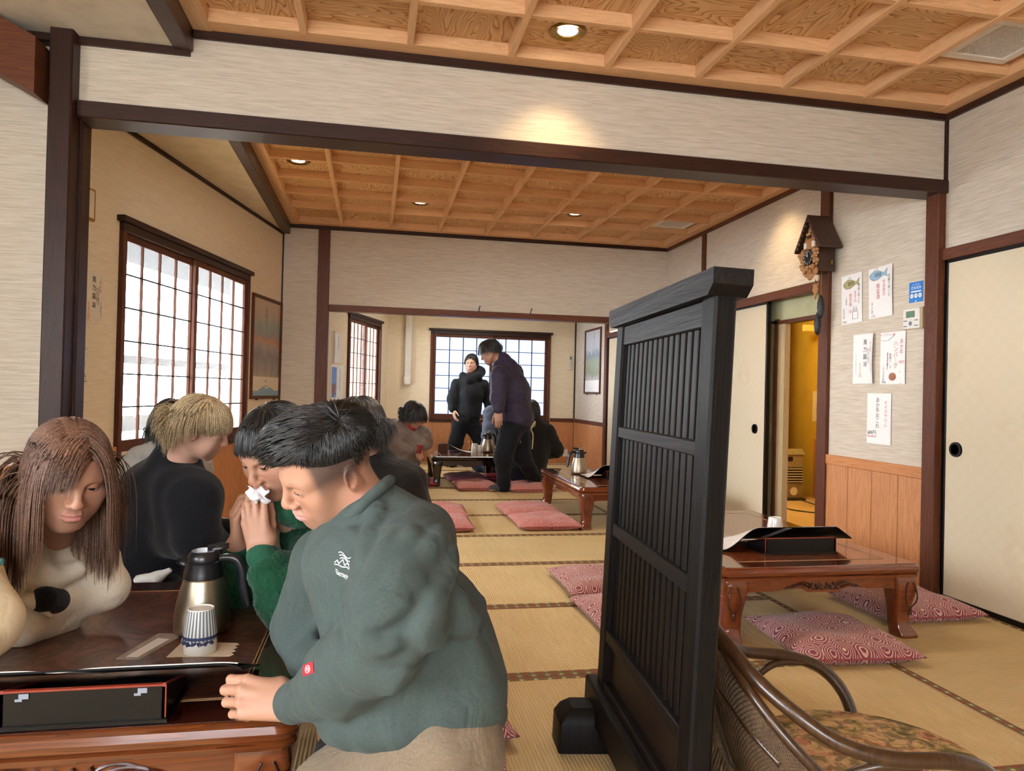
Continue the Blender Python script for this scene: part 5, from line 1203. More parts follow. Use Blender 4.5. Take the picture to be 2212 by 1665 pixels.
def arr_obj(name, parts, mat, parent):
    vs = np.concatenate([p[0] for p in parts]); off = 0; fs = []
    for p in parts: fs.append(p[1]+off); off += len(p[0])
    fs = np.concatenate(fs); me = bpy.data.meshes.new(name); vs = vs-A_(parent.location)
    me.vertices.add(len(vs)); me.vertices.foreach_set('co', vs.reshape(-1).astype(f32)); me.loops.add(len(fs)*4); me.loops.foreach_set('vertex_index', fs.reshape(-1).astype(np.int32))
    me.polygons.add(len(fs)); me.polygons.foreach_set('loop_start', np.arange(0, len(fs)*4, 4, dtype=np.int32)); me.update(calc_edges=True); me.shade_smooth(); me.materials.append(M[mat])
    o = bpy.data.objects.new(name, me); COL.objects.link(o); o.parent = parent; return o
def strands(roots, dirs, length, steps, lift, grav, cols, rng, curl=.0, wid=.0035, taper=.15, off=.004):
    """march strands over collision ellipsoids (centre, radii), all head-local; returns points and widths"""
    P = roots.copy(); n = len(P); nr_ = (P-A_(SK_C))/A_(SK_R)**2; nr_ /= np.linalg.norm(nr_, axis=1, keepdims=True); D = dirs/np.linalg.norm(dirs, axis=1, keepdims=True)
    D = D-nr_*(np.einsum('ij,ij->i', D, nr_)-.06)[:, None]; D /= np.linalg.norm(D, axis=1, keepdims=True); out = [P.copy()]; length = np.broadcast_to(length, (n,)); dl = (length/steps)[:, None]
    g = A_(grav); nz = rng.randn(n, 3)*curl
    for i in range(steps):
        f = i/steps; D = D+g*(.35+f)*(1.0)*1.0/steps*6+nz/steps*6
        D /= np.linalg.norm(D, axis=1, keepdims=True); P = P+D*dl
        for c, r in cols:
            q = (P-A_(c))/(A_(r)+off+lift*math.sin(PI*min(1, f+.15))*.5); k0 = np.linalg.norm(q, axis=1); m = k0 < 1
            if m.any():
                nrm = q[m]/k0[m][:, None]/(A_(r)); nrm /= np.linalg.norm(nrm, axis=1, keepdims=True)
                P[m] = A_(c)+(P[m]-A_(c))/k0[m][:, None]; dn = np.einsum('ij,ij->i', D[m], nrm); D[m] -= nrm*np.minimum(dn, 0)[:, None]*1.0
        out.append(P.copy())
    P = np.stack(out, 1); t = np.linspace(0, 1, steps+1); W = wid*(1-(1-taper)*t**1.6)[None]*(.6+.8*rng.rand(n, 1)); return P, W
SK_C, SK_R = (0, -.014, .036), (.0755, .0965, .0815)
def scalp(rng, n, cond):
    out = []
    while len(out) < n:
        v = rng.randn(3); v /= np.linalg.norm(v); p = A_(SK_C)+v*A_(SK_R)
        if cond(p): out.append(p)
    return np.array(out)
def hair_obj(parent, pos, R, s, groups, cap, mat, h=.004, disp=None):
    """cap: list of Shape calls in head-local space; groups: strand bundles"""
    pos, R = A_(pos), A_(R); parts = []
    for P, W in groups:
        Pw = (P.reshape(-1, 3)*s)@R.T+pos; parts.append(tube_bundle(Pw.reshape(P.shape), W*s))
    sh = Shape()
    for kind, *a in cap:
        if kind == 'e': c, r, k, sign = a; sh.ell(pos+R@(A_(c)*s), A_(r)*s, k*s, R, sign)
        else: p, q, r1, r2, k, sign = a; sh.cap(pos+R@(A_(p)*s), pos+R@(A_(q)*s), r1*s, r2*s, k*s, sign)
    o = sdf_obj('hair_cap', sh, mat, None, h=h, disp=disp); me = o.data; n = len(me.vertices); co = np.empty(n*3, f32); me.vertices.foreach_get('co', co)
    fl = np.empty(len(me.loops), np.int32); me.loops.foreach_get('vertex_index', fl); parts.append((co.reshape(-1, 3).astype(np.float64), fl.reshape(-1, 4)))
    bpy.data.objects.remove(o); bpy.data.meshes.remove(me)
    return arr_obj('hair', parts, mat, parent)
def brows(parent, pos, R, s, mat, w=.0032, body=None):
    pos, R = A_(pos), A_(R); parts = []; rng = np.random.RandomState(3)
    for q in (-1, 1):
        n = 80; u = rng.rand(n); x = q*(.014+.034*u); y = .0905-.018*u**2-.004*u; z = .0235+.004*np.sin(u*2.6)-.003*u+rng.randn(n)*.0012
        p0 = np.stack([x, y, z], 1); d = np.stack([q*np.ones(n)*.9, -.35*u-.1, .35-.7*u], 1)*.010; P = np.stack([p0, p0+d*.5+A_((0, .001, 0)), p0+d], 1); W = np.tile([.0013, .0012, .0004], (n, 1))
        Pw = (P.reshape(-1, 3)*s)@R.T+pos; parts.append(tube_bundle(Pw.reshape(P.shape), W*s*1.2))
    o = arr_obj('eyebrows', parts, mat, parent); o['kind'] = 'stuff'
    lp = []
    for q in (-1, 1):
        n = 9; u = np.linspace(-1, 1, n); dx = u*.0142; dz = .0012-.0030*u*u+.0012*u; y = .0738+.0152*np.sqrt(np.clip(1-(dx/.0160)**2-(dz/.014)**2, 0, 1))
        P = np.stack([q*(.0315+dx), y+.0004, .0035+dz], 1)[None]; W = (.0009*(1-.5*u*u))[None]; Pw = (P.reshape(-1, 3)*s)@R.T+pos; lp.append(tube_bundle(Pw.reshape(P.shape), W*s))
    o = arr_obj('eyelashes', lp, 'hair_black', parent); o['kind'] = 'stuff'
    return o
# ------------------------------------------------------------------ hand
def add_hand(sh, wrist, F, N, left, s=1.0, curls=None, thumb=(.75, .55, -.35, .3, .35), spread=.0, k=.0045, arm=None):
    """F towards the knuckles, N out of the back of the hand; curls = three bends for index..little finger"""
    w, F, N = A_(wrist), A_(F), A_(N); F = F/np.linalg.norm(F); N = N-F*(N@F); N /= np.linalg.norm(N); T = np.cross(F, N) if left else np.cross(N, F)
    pt = lambda f, t, n: w+(F*f+T*t+N*n)*s
    curls = curls or [(.4, .5, .3)]*4
    if arm is not None: sh.cap(w, arm, .026*s, .036*s, .02)
    base = [(.088, .029, .000), (.092, .0095, .004), (.088, -.0105, .002), (.080, -.028, -.004)]
    for f, t, n in base: sh.cap(pt(.008, t*.55, -.002), pt(f, t, n-.004), .0165*s, .0108*s, .010*s)
    sh.cap(pt(.03, .030, -.010), pt(.07, .022, -.008), .016*s, .010*s, .010*s)
    for (f, t, n), c, L_, r in zip(base, curls, ((.043, .026, .020), (.047, .030, .021), (.043, .028, .021), (.034, .021, .018)), (.0088, .0090, .0085, .0076)):
        p = pt(f, t, n-.004); a = 0
        for i in range(3):
            a += c[i]; d = F*math.cos(a)-N*math.sin(a)+T*(spread*(t/.03)); d /= np.linalg.norm(d); q = p+d*L_[i]*s
            sh.cap(p, q, r*(1.08-.10*i)*s, r*(1.0-.10*i)*s, k*s); p = q
    p = pt(.022, .026, -.010); tf, tt, tn, b1, b2 = thumb; d = F*tf+T*tt+N*tn; d /= np.linalg.norm(d); q = p+d*.044*s; sh.cap(p, q, .0155*s, .0115*s, .010*s); p = q
    for L_, r, b in ((.032, .0105, b1), (.026, .0095, b2)):
        d = d+F*b-T*b*.6; d /= np.linalg.norm(d); q = p+d*L_*s; sh.cap(p, q, r*s, r*.88*s, k*s); p = q
def decal(src, name, mb, mat, parent, c, n, ex, lift=.0012):
    """wrap flat art (x right, y up) onto a body mesh by dropping it along -n"""
    tree = BVHTree.FromPolygons([v.co for v in src.data.vertices], [tuple(p.vertices) for p in src.data.polygons]); n = Vector(n).normalized(); ex = Vector(ex); ex = (ex-n*ex.dot(n)).normalized(); ey = n.cross(ex)
    c = Vector(c); out = []
    for v in mb.v:
        p = c+ex*v[0]+ey*v[1]+n*.25; h = tree.ray_cast(p, -n, .6); q = h[0] if h[0] is not None else p-n*.25
        out.append(q+n*(lift+v[2])-Vector(parent.location))
    mb.v = [tuple(v) for v in out]; return mb.obj(name, mat, parent, False)
def person(label, loc):
    return thing('person', label, 'person', loc)
def skin_mat():
    t = NT('skin'); a = t.n('ShaderNodeAttribute', attribute_name='tint'); nz = t.noise(t.coords('Object'), 90, 3); c = t.mix(t.math('MULTIPLY', nz, .10), a.outputs['Color'], (.35, .14, .10, 1)); t.base(c); t.set(.48, 0, .4)
    t.b.inputs['Subsurface Weight'].default_value = .08; t.b.inputs['Subsurface Scale'].default_value = .01; t.bump(t.noise(t.coords('Object'), 420, 2), .06, .0008); return t.m
M['skin'] = skin_mat()
M['eye_white'] = plain('eye_white', 'D8D2CC', .2, var=.01); M['eye_iris'] = plain('eye_iris', '1E1410', .15, var=.02)
def hairm(name, a, b, rough=.38):
    t = NT(name); v = t.coords('Object'); n1 = t.noise(v, 150, 3); t.base(t.ramp(n1, [(.3, lin(a)), (.75, lin(b))])); t.set(rough, 0, .5); return t.m
M['hair_black'] = hairm('black_hair', '0C0B0D', '23211F'); M['hair_blond'] = hairm('bleached_hair', '7A6444', 'C6B088', .5); M['hair_brown'] = hairm('dyed_brown_hair', '3E2A20', '8A6450', .4); M['hair_grey'] = hairm('dark_grey_hair', '1E1A18', '3E3632')
def cloth(name, a, b, sc=260, rough=.9, bump=.25, sheen=.06, rib=None):
    t = NT(name); v = t.coords('Object'); n1 = t.noise(v, sc, 3); n2 = t.noise(v, 7, 3); g = t.math('ADD', t.math('MULTIPLY', n1, .6), t.math('MULTIPLY', n2, .4)); t.base(t.ramp(g, [(.32, lin(a)), (.68, lin(b))])); t.set(rough, 0, .2, None, sheen)
    if rib:
        w = t.n('ShaderNodeTexWave', wave_type='BANDS', bands_direction=rib[0], i_Scale=rib[1], i_Distortion=2.5, i_Detail=2); t.l(v, w.inputs[0]); t.bump(w.outputs[1], rib[2], .004)
    elif bump:
        fo = t.noise(v, 8.5, 2, .5, 1.6); h = t.math('ADD', t.math('MULTIPLY', n1, .03*bump), fo); t.bump(h, .55, .022)
    return t.m
M['sweat'] = cloth('grey_green_sweatshirt', '374240', '454F4C', 260, .9, .25, .04); M['khaki'] = cloth('khaki_trousers', '66584A', '7A6C58'); M['fleece'] = cloth('green_boa_fleece', '0A2A1A', '154A30', 420, .95, .5, .12); M['teal_knit'] = cloth('dark_green_knit_cuff', '17402F', '24543F', 300)
M['fleece_white'] = cloth('white_boa_lining', 'B8B8B4', 'D8D8D2', 300, .95, .4); M['cream_jacket'] = cloth('cream_padded_jacket', 'E8DCC2', 'F2E9D4', 120, .6, .1, .1); M['cream_fleece'] = cloth('pale_yellow_fleece', 'E8D6AE', 'F0E2C0', 200, .95, .3, .3)
M['black_knit'] = cloth('black_ribbed_sweater', '0B0C10', '1A1C22', 200, .92, .3, .1, ('X', 55, .25)); M['black_jacket'] = cloth('black_jacket', '161414', '24201F', 200, .85); M['grey_hood'] = cloth('grey_hoodie', '8A857E', 'A49E96', 200)
M['quilt_brown'] = cloth('brown_quilted_jacket', '584C45', '74665C', 150, .55, .1, .2, ('DIAGONAL', 5.5, .9)); M['parka'] = cloth('charcoal_parka', '0F1114', '191B1F', 60, .75, .1, .05); M['navy_trousers'] = cloth('dark_trousers', '0E1014', '1A1C22'); M['purple_jacket'] = cloth('dark_purple_quilted_jacket', '2A2434', '3A3246', 100, .6, .1); M['jeans'] = cloth('blue_jeans', '2A3A56', '3E5274'); M['slate'] = cloth('slate_blue_top', '4A5060', '5E6474'); M['sock'] = cloth('grey_sock', '3E3E42', '56565A'); M['white_cloth'] = cloth('white_shirt', 'D4D2CC', 'E2E0DA'); M['red_cloth'] = cloth('red_knit', '6E201E', '842A26')
M['tissue'] = plain('soft_tissue', 'DDD9DC', .8, var=.01)
ASIAN = (.37, .195, .125)
# ---------------------------------------------------------------- man in the grey-green sweatshirt
R = [[-0.5031, -0.8092, -0.3035], [0.8036, -0.3087, -0.5088], [0.318, -0.4999, 0.8056]]; pos = (-.0877, 1.496, .944); s = .985
pr = person('man in a grey-green sweatshirt sitting at the right of the front table, looking down', (.08, 1.5, 0))
b = Shape(); T = add_head(b, pos, R, s, jaw=1.06, cheek=1.02, eyes=.0028, nose=1.25, neck=(0.0014, 1.5047, 0.8354), lips=1.2)
lsh, lel, lwr = (0.0775, 1.3684, 0.7737), (0.0177, 1.3100, 0.6394), (-0.1498, 1.5174, 0.4566)
rsh, rel, rwr = (-0.1013, 1.7143, 0.6986), (-0.1581, 1.7677, 0.5302), (-0.0965, 1.6393, 0.4705)
b.cap((0.0201, 1.4960, 0.8348), (0.0947, 1.5160, 0.4622), .06, .09, .03).cap(lsh, rsh, .04, .04, .03)
b.chain([lsh, lel, lwr], [.035, .034, .028], .02).chain([rsh, rel, rwr], [.035, .034, .028], .02)
b.chain([(0.1410, 1.4671, 0.3859), (-.18, 1.38, .18), (.22, 1.42, .09)], [.06, .05, .04], .02).chain([(0.1124, 1.5954, 0.3262), (.02, 1.82, .18), (.24, 1.72, .09)], [.06, .05, .04], .02)
add_hand(b, lwr, (-1, .10, .18), (.05, -.86, .52), True, 1.10, [(.62, 1.15, .6), (.70, 1.15, .6), (.78, 1.15, .6), (.88, 1.15, .6)], (.75, .15, -.6, .25, .3), .0)
add_hand(b, rwr, (.28, -.12, -.95), (.25, -.85, .1), False, 1.06, [(.25, .35, .2)]*4, (.7, .5, -.4, .2, .2), .05)
def man_fade(c, x, y, z):
    # clipped sides and a trace of stubble
    side = np.clip((z+.016+.25*np.clip(y-.03, 0, 1))/.035, 0, 1)*(y < .062)*(np.abs(x) > .03)*np.clip((.060-y)/.012, 0, 1); back = np.clip((-.045-y)/.03, 0, 1)*np.clip((z+.045)/.04, 0, 1)
    w = np.clip(np.maximum(side, back), 0, 1)[:, None]*.93; c = c*(1-w)+A_((.055, .040, .036))*w
    st = np.exp(-((z+.088)/.03)**2)*(y > .03)*.14; return c*(1-st[:, None]*A_((1, .9, .8)))
hd = (A_(pos)-.16, A_(pos)+.16, .0023); hl = (A_(lwr)+A_((-.24, -.09, -.09)), A_(lwr)+A_((.03, .11, .10)), .0028)
sdf_obj('body', b, 'skin', pr, .009, [hd, hl, (A_(rwr)+A_((-.05, -.07, -.2)), A_(rwr)+A_((.12, .06, .02)), .003)], None, skin_tint(ASIAN, pos, R, s, (.56, .26, .24), .3, man_fade))
eyes_obj(pos, R, s, pr, (.1, 1, -.15)); brows(pr, pos, R, s, 'hair_black')
# sweatshirt
c = Shape(); c.cap((0.0019, 1.5209, 0.7391), (0.0863, 1.4962, 0.5663), .135, .168, .06).ell((0.0978, 1.4997, 0.4975), (.175, .155, .115), .06)
c.cap(rsh, lsh, .066, .076, .05).cap((-0.0006, 1.4999, 0.8419), (0.0043, 1.5100, 0.7560), .062, .112, .05)
c.chain([lsh, (0.0545, 1.3073, 0.7095), lel], [.086, .082, .076], .04).chain([lel, (-0.0396, 1.3676, 0.5745), (-0.0900, 1.4544, 0.5055)], [.076, .068, .055], .03).cap((-0.0899, 1.4544, 0.5028), (-0.1420, 1.5107, 0.4618), .050, .043, .008)
c.chain([rsh, rel], [.074, .066], .035).chain([rel, (-0.1299, 1.7017, 0.4819)], [.064, .052], .02).cap((-0.1248, 1.6905, 0.4805), (-0.1010, 1.6453, 0.4746), .049, .043, .008)
for a, e, r, k_ in (((-0.0873, 1.3868, 0.5911), (0.0134, 1.2440, 0.7061), .014, .03), ((-0.0734, 1.3741, 0.5719), (-0.0013, 1.2836, 0.5969), .011, .025), ((0.0422, 1.2432, 0.7369), (-0.0327, 1.2840, 0.6467), .012, .03), ((0.1059, 1.2414, 0.7115), (0.0460, 1.2490, 0.5921), .014, .04), ((0.1726, 1.3253, 0.7088), (0.2265, 1.3578, 0.4943), .014, .05), ((-0.1631, 1.7118, 0.6176), (-0.1895, 1.7180, 0.5052), .009, .03), ((-0.1078, 1.6761, 0.5738), (-0.1674, 1.7036, 0.5019), .011, .03), ((-0.0951, 1.6537, 0.5340), (-0.1446, 1.6842, 0.4806), .009, .02), ((-0.0745, 1.4643, 0.7404), (-0.0502, 1.4103, 0.5851), .010, .04), ((-0.1083, 1.4321, 0.5397), (-0.0456, 1.3594, 0.4971), .011, .03)): c.cap(a, e, r, r*.6, k_)
c.chain([(0.0800, 1.3008, 0.8671), (0.0686, 1.2678, 0.8261), (0.0549, 1.2503, 0.8022)], [.0015]*3, .006, -1)
hc = A_((0.0978, 1.5005, 0.4225)); c.chain([hc+A_(r0)*(.152*math.cos(a))+A_(fw)*(.140*math.sin(a))+A_((0, 0, .010*math.cos(a)-.046*math.sin(a))) for a in np.linspace(0, 2*PI, 17)], [.036]*17, .03).cap((0.1497, 1.4321, 0.6600), (0.1749, 1.4185, 0.5167), .075, .10, .05)
c.cap((0.0105, 1.5283, 0.8505), (0.0966, 1.4510, 0.8048), .052, .075, .04)
dp = 1.0
drape(c, [([(0.0530, 1.0098, 0.9497), (0.0585, 1.0092, 0.9065)], -.0016, .006), ([(0.0057, 1.0196, 0.8819), (0.0320, 1.0144, 0.9006), (0.0572, 1.0094, 0.9077), (0.0876, 1.0037, 0.8890), (0.1062, 1.0005, 0.8565)], -.0018, .007), ([(0.0991, 1.0028, 0.7592), (0.1247, 0.9985, 0.7061), (0.1375, 0.9966, 0.6507)], -.0022, .012), ([(-0.0943, 1.0408, 0.6923), (-0.0874, 1.0397, 0.6711), (-0.0721, 1.0370, 0.6456)], -.003, .01), ([(-0.0877, 1.0392, 0.7326), (-0.0650, 1.0350, 0.7137)], -.002, .008), ([(-0.0489, 1.0327, 0.6319), (0.0580, 1.0121, 0.6280), (0.1778, 0.9886, 0.6646)], -.002, .008),
  ([(-0.0097, 1.0235, 0.7882), (0.0063, 1.0205, 0.7854), (0.0477, 1.0123, 0.8091), (0.0698, 1.0077, 0.8362)], .014, .022), ([(-0.0564, 1.0332, 0.7243), (-0.0377, 1.0294, 0.7416), (0.0004, 1.0218, 0.7684), (0.0390, 1.0143, 0.7726)], .016, .022), ([(-0.0623, 1.0345, 0.7073), (-0.0491, 1.0322, 0.6882), (-0.0225, 1.0272, 0.6675), (0.0091, 1.0211, 0.6735)], .012, .02), ([(-0.0446, 1.0311, 0.7110), (-0.0143, 1.0251, 0.7214), (0.0233, 1.0176, 0.7418)], .011, .02), ([(-0.0138, 1.0239, 0.8270), (-0.0324, 1.0280, 0.7838), (-0.0416, 1.0301, 0.7434)], .012, .03),
  ([(-0.1140, 1.0434, 0.8148), (-0.0845, 1.0378, 0.8058), (-0.0663, 1.0347, 0.7668)], .010, .02), ([(-0.1205, 1.0448, 0.7953), (-0.0902, 1.0392, 0.7792), (-0.0666, 1.0349, 0.7506)], .010, .018), ([(-0.1197, 1.0450, 0.7661), (-0.0958, 1.0405, 0.7499), (-0.0731, 1.0363, 0.7336)], .010, .018), ([(-0.1103, 1.0434, 0.7450), (-0.0909, 1.0398, 0.7325), (-0.0791, 1.0376, 0.7199)], .008, .015), ([(0.1289, 0.9963, 0.8383), (0.1500, 0.9930, 0.7611), (0.1676, 0.9903, 0.6903)], .012, .03), ([(0.0921, 1.0039, 0.7856), (0.0682, 1.0091, 0.7267), (0.0501, 1.0130, 0.6874)], .012, .025), ([(0.0207, 1.0171, 0.8421), (0.0025, 1.0210, 0.8093), (-0.0130, 1.0241, 0.7959)], .010, .02), ([(-0.0625, 1.0329, 0.8659), (-0.0675, 1.0344, 0.8140), (-0.0604, 1.0334, 0.7818)], .009, .025), ([(0.0568, 1.0119, 0.6746), (0.1080, 1.0021, 0.6629), (0.1583, 0.9922, 0.6836)], .010, .03)], fw)
fd = folds(.0010, .55, 4)
sw = sdf_obj('sweatshirt', c, 'sweat', pr, .0055, (), fd)
nl = -A_(r0)*.40-A_(fw)*.92; el_ = A_(r0)*.92-A_(fw)*.40; tm = text_mb('Element', .0150); lc = A_((-0.0211, 1.4130, 0.7688)); tm.v = [(p[0]+.004, p[1]-.006, 0) for p in tm.v]
decal(sw, 'printed_lettering', tm, 'white_ink', pr, lc, nl, el_, .0022)
ar = MB()
def band(pts, w):
    for a, b_ in zip(pts[:-1], pts[1:]): ar.add([(a[0], a[1]-w, 0), (b_[0], b_[1]-w, 0), (b_[0], b_[1]+w, 0), (a[0], a[1]+w, 0)], [(0, 1, 2, 3)])
for i in range(3): band([(-.020+.004*i+.0022*j, .020-.0045*i+.0035*math.sin(j*.32+.3), 0) for j in range(20-2*i)], .0008)
band([(-.026, .002), (-.018, .008), (-.010, .004), (-.003, .0115), (.005, .003), (.012, .008), (.022, .002)], .0012)
band([(-.025, -.0005), (-.012, .0015), (0, -.0005), (.012, .001), (.022, -.0005)], .0008)
decal(sw, 'printed_mark', ar, 'white_ink', pr, lc, nl, el_, .0022)
tc = A_((-0.0900, 1.4079, 0.5694)); tn = -A_(fw)+A_((0, 0, .35)); tx = A_(r0)*.93+A_((0, 0, .30)); tg = MB().grid(lambda u, v: ((u-.5)*.028, (v-.5)*.019, 0), 6, 5).grid(lambda u, v: ((u-.5)*.028, (v-.5)*.019, .0012), 6, 5); tg_ = decal(sw, 'sleeve_tag', tg, 'red_tag', pr, tc, tn, tx, .001); tag(tg_, 'small red sleeve tag with a white ring emblem')
em = MB()
for rr1, rr2 in ((.0068, .0060), (.0048, .0040), (.0026, .0014)):
    for a0 in range(20):
        t1, t2 = 2*PI*a0/20, 2*PI*(a0+1)/20
        if rr1 < .006 and a0 in (3, 4, 13, 14): continue
        em.add([(rr1*math.cos(t1), rr1*math.sin(t1), 0), (rr1*math.cos(t2), rr1*math.sin(t2), 0), (rr2*math.cos(t2), rr2*math.sin(t2), 0), (rr2*math.cos(t1), rr2*math.sin(t1), 0)], [(0, 1, 2, 3)])
decal(sw, 'tag_emblem', em, 'white_ink', tg_ if False else pr, tc, tn, tx, .0029)
# ribbed collar
cn = A_((-0.0106, 1.5016, 0.8674)); uu = A_(r0)*.72+A_((0, 0, .69)); vv = np.cross(uu, np.cross(A_(fw), uu)); nk = [cn+.0665*math.cos(t_)*uu+.064*math.sin(t_)*A_(fw) for t_ in np.linspace(0, 2*PI, 37)]
MB().tube([A_(p)-A_((.08, 1.5, 0)) for p in nk], .0125, 8, False, 1.0).obj('collar', 'sweat', pr, True)
# trousers
c = Shape(); c.ell((0.1109, 1.5037, 0.3655), (.160, .155, .13), .05).chain([(0.1577, 1.4026, 0.4067), (-.03, 1.45, .27), (-.20, 1.36, .17)], [.115, .115, .10], .04).chain([(0.1138, 1.6156, 0.3164), (.02, 1.84, .19)], [.11, .09], .04)
c.chain([(-.20, 1.36, .15), (.2, 1.42, .09)], [.095, .08], .05).chain([(.02, 1.84, .16), (.25, 1.70, .08)], [.08, .07], .03)
c.cap((0.1278, 1.3363, 0.4753), (0.0285, 1.3868, 0.3970), .02, .012, .03).cap((0.1827, 1.3565, 0.4536), (0.1455, 1.3234, 0.4035), .015, .01, .03)
sdf_obj('trousers', c, 'khaki', pr, .008, (), folds(.004, .9, 8))
# hair: long top swept forward from a near-side part, clipped sides
rng = np.random.RandomState(5); G = []; QC = [(SK_C, SK_R), ((.004, .030, .098), (.054, .070, .034))]
def ndir(base, n, j): return A_(base)+j*rng.randn(n, 3)
top = scalp(rng, 1900, lambda p: p[0] > -.048 and p[2] > .080-.1*max(0, -p[1]) and p[1] < .045)
back_ = np.clip((-.01-top[:, 1])/.06, 0, 1)[:, None]; d = ndir((.38, 1, .05), len(top), .07)*(1-back_)+ndir((.05, -.7, -.7), len(top), .10)*back_
G.append(strands(top, d, .030+.012*rng.rand(len(top)), 10, .010, (.03, .01, -.06), QC, rng, .015, .0026, .12, .006))
fr_ = scalp(rng, 620, lambda p: p[1] > .030 and p[2] > .074 and -.050 < p[0] < .058); G.append(strands(fr_, ndir((.42, 1, .25), len(fr_), .07), .020+.008*rng.rand(len(fr_)), 10, .008, (.05, -.02, -.03), QC, rng, .015, .0028, .12, .007))
nr = scalp(rng, 900, lambda p: p[0] < -.030 and .076 < p[2] < .110 and p[1] < .050); G.append(strands(nr, ndir((-.35, .42, -.8), len(nr), .08), .016+.010*rng.rand(len(nr)), 7, .006, (0, .01, -.05), QC, rng, .015, .0024, .12, .005))
sd = scalp(rng, 1100, lambda p: .062+.25*max(0, p[1]) < p[2] < .100 and p[1] < .050); d = ndir((0, .35, -1), len(sd), .08); d[:, 0] += np.sign(sd[:, 0])*.1; G.append(strands(sd, d, .015+.008*rng.rand(len(sd)), 5, .002, (0, 0, -.03), [(SK_C, SK_R)], rng, .02, .0018, .2, .003))
bk = scalp(rng, 900, lambda p: p[1] < -.03 and p[2] > .035); G.append(strands(bk, ndir((0, -.05, -1), len(bk), .08), .014+.007*rng.rand(len(bk)), 5, .001, (0, .03, -.05), [(SK_C, SK_R)], rng, .02, .0018, .2, .003))
hair_obj(pr, pos, R, s, G, [('e', (0, -.016, .042), (.0765, .097, .083), .01, 1), ('e', (.004, .028, .097), (.050, .066, .030), .015, 1), ('e', (0, .02, -.022), (.12, .13, .078), .012, -1), ('e', (0, .112, .030), (.10, .048, .060), .012, -1)], 'hair_black', .0035)
c = Shape(); c.ell((-.035, 1.70, .17), (.085, .14, .17), .05).ell((.02, 1.62, .26), (.09, .12, .09), .05).chain([(-.07, 1.60, .30), (.0, 1.72, .33), (.08, 1.78, .33)], [.04, .05, .04], .04)
sdf_obj('black_lump', c, 'black_jacket', pr, .010, (), folds(.006, .9, 12))  # guessed black lump filling the dark patch between table and thigh
# ---------------------------------------------------------------- shared hair styles (head-local)
def style_mop(rng, n, length, front_z=.045, side_z=-.02, back_z=-.05, wid=.003, lift=.010, fringe=.03, jit=.06, crown=(0, -.02), RR=None):
    """straight hair falling all round from the crown: lengths run to a hem line"""
    r_ = scalp(rng, n, lambda p: p[2] > (-.045 if p[1] < -.02 else .02 if p[1] < .05 else .06)); cx = A_((crown[0], crown[1], 0)); d = r_-cx; d[:, 2] = 0; d /= np.linalg.norm(d, axis=1, keepdims=True)+1e-6
    d = d*.9+A_((0, 0, -.35))+jit*rng.randn(len(r_), 3); az = np.arctan2(d[:, 1], np.abs(d[:, 0])); fr = np.clip(az/1.0, 0, 1); bk = np.clip(-az/1.0, 0, 1); hem = side_z*(1-fr)*(1-bk)+front_z*fr+back_z*bk
    L_ = np.clip((r_[:, 2]-hem)*1.12+.012, .010, length)*(.85+.3*rng.rand(len(r_)))
    return strands(r_, d, L_, 10, lift, (0, 0, -.75) if RR is None else tuple(A_(RR).T@A_((0, 0, -.8))), [(SK_C, SK_R), ((0, .03, .0), (.070, .064, .11))], rng, .02, wid, .12, .006)
CAP_BASE = [('e', (0, -.016, .040), (.0775, .098, .0845), .01, 1)]
def cap_style(front=.055, side=-.03, back=-.07, face=1):
    # carve the face opening and everything under the hem
    return CAP_BASE+([('e', (0, .120, front-.075), (.075, .062, .075), .012, -1)] if face else [])+[('e', (0, .06, side-.10), (.14, .09, .10), .01, -1), ('e', (0, -.10, back-.10), (.14, .12, .10), .01, -1)]
# ---------------------------------------------------------------- boy in the green boa fleece
R = [[-0.7961, -0.5259, -0.2993], [0.605, -0.6836, -0.4082], [0.0101, -0.5061, 0.8624]]; pos = (-.256, 2.0177, .9295); s = 1.0
pr = person('boy in a dark green boa fleece holding a tissue to his mouth', (-.2, 2.1, 0))
b = Shape(); T = add_head(b, pos, R, s, jaw=.98, cheek=1.05, eyes=.0030, nose=1.15, neck=(-0.2248, 2.1046, 0.7163))
lsh, lel, lwr = (-0.1363, 2.0476, 0.6363), (-0.1964, 1.9174, 0.5601), (-0.2751, 1.9212, 0.6772)
rsh, rel, rwr = (-0.3339, 2.3101, 0.6088), (-0.3556, 2.1725, 0.5256), (-0.3591, 2.0802, 0.6612)
b.cap((-0.2248, 2.1046, 0.7163), (.10, 2.16, .34), .055, .08, .03).cap(lsh, rsh, .04, .04, .03).chain([lsh, lel, lwr], [.032, .030, .026]).chain([rsh, rel, rwr], [.032, .030, .026])
b.chain([(.10, 2.16, .34), (-.02, 2.12, .25), (.28, 2.2, .19)], [.06, .05, .04]).chain([(.12, 2.22, .34), (-.02, 2.36, .25), (.28, 2.4, .19)], [.06, .05, .04])
add_hand(b, lwr, (-.22, .0, 1), (-.25, -.95, .1), True, .98, [(.30, .55, .35), (.22, .50, .35), (.22, .50, .35), (.30, .55, .4)], (.85, .1, -.65, .2, .2), .02, arm=lel)
add_hand(b, rwr, (-.12, -.1, 1), (-.95, -.15, .15), False, .98, [(.55, .9, .5)]*4, (.8, .1, -.6, .2, .2), .0, arm=rel)
sdf_obj('body', b, 'skin', pr, .009, [(A_(pos)-.15, A_(pos)+.15, .0026), (A_(lwr)+A_((-.12, -.09, -.05)), A_(lwr)+A_((.07, .09, .20)), .0028), (A_(rwr)+A_((-.12, -.1, -.05)), A_(rwr)+A_((.08, .06, .19)), .0028)], None, skin_tint(ASIAN, pos, R, s, (.58, .27, .25), .5))
eyes_obj(pos, R, s, pr, (-.1, 1, -.15)); brows(pr, pos, R, s, 'hair_black')
rng = np.random.RandomState(11)
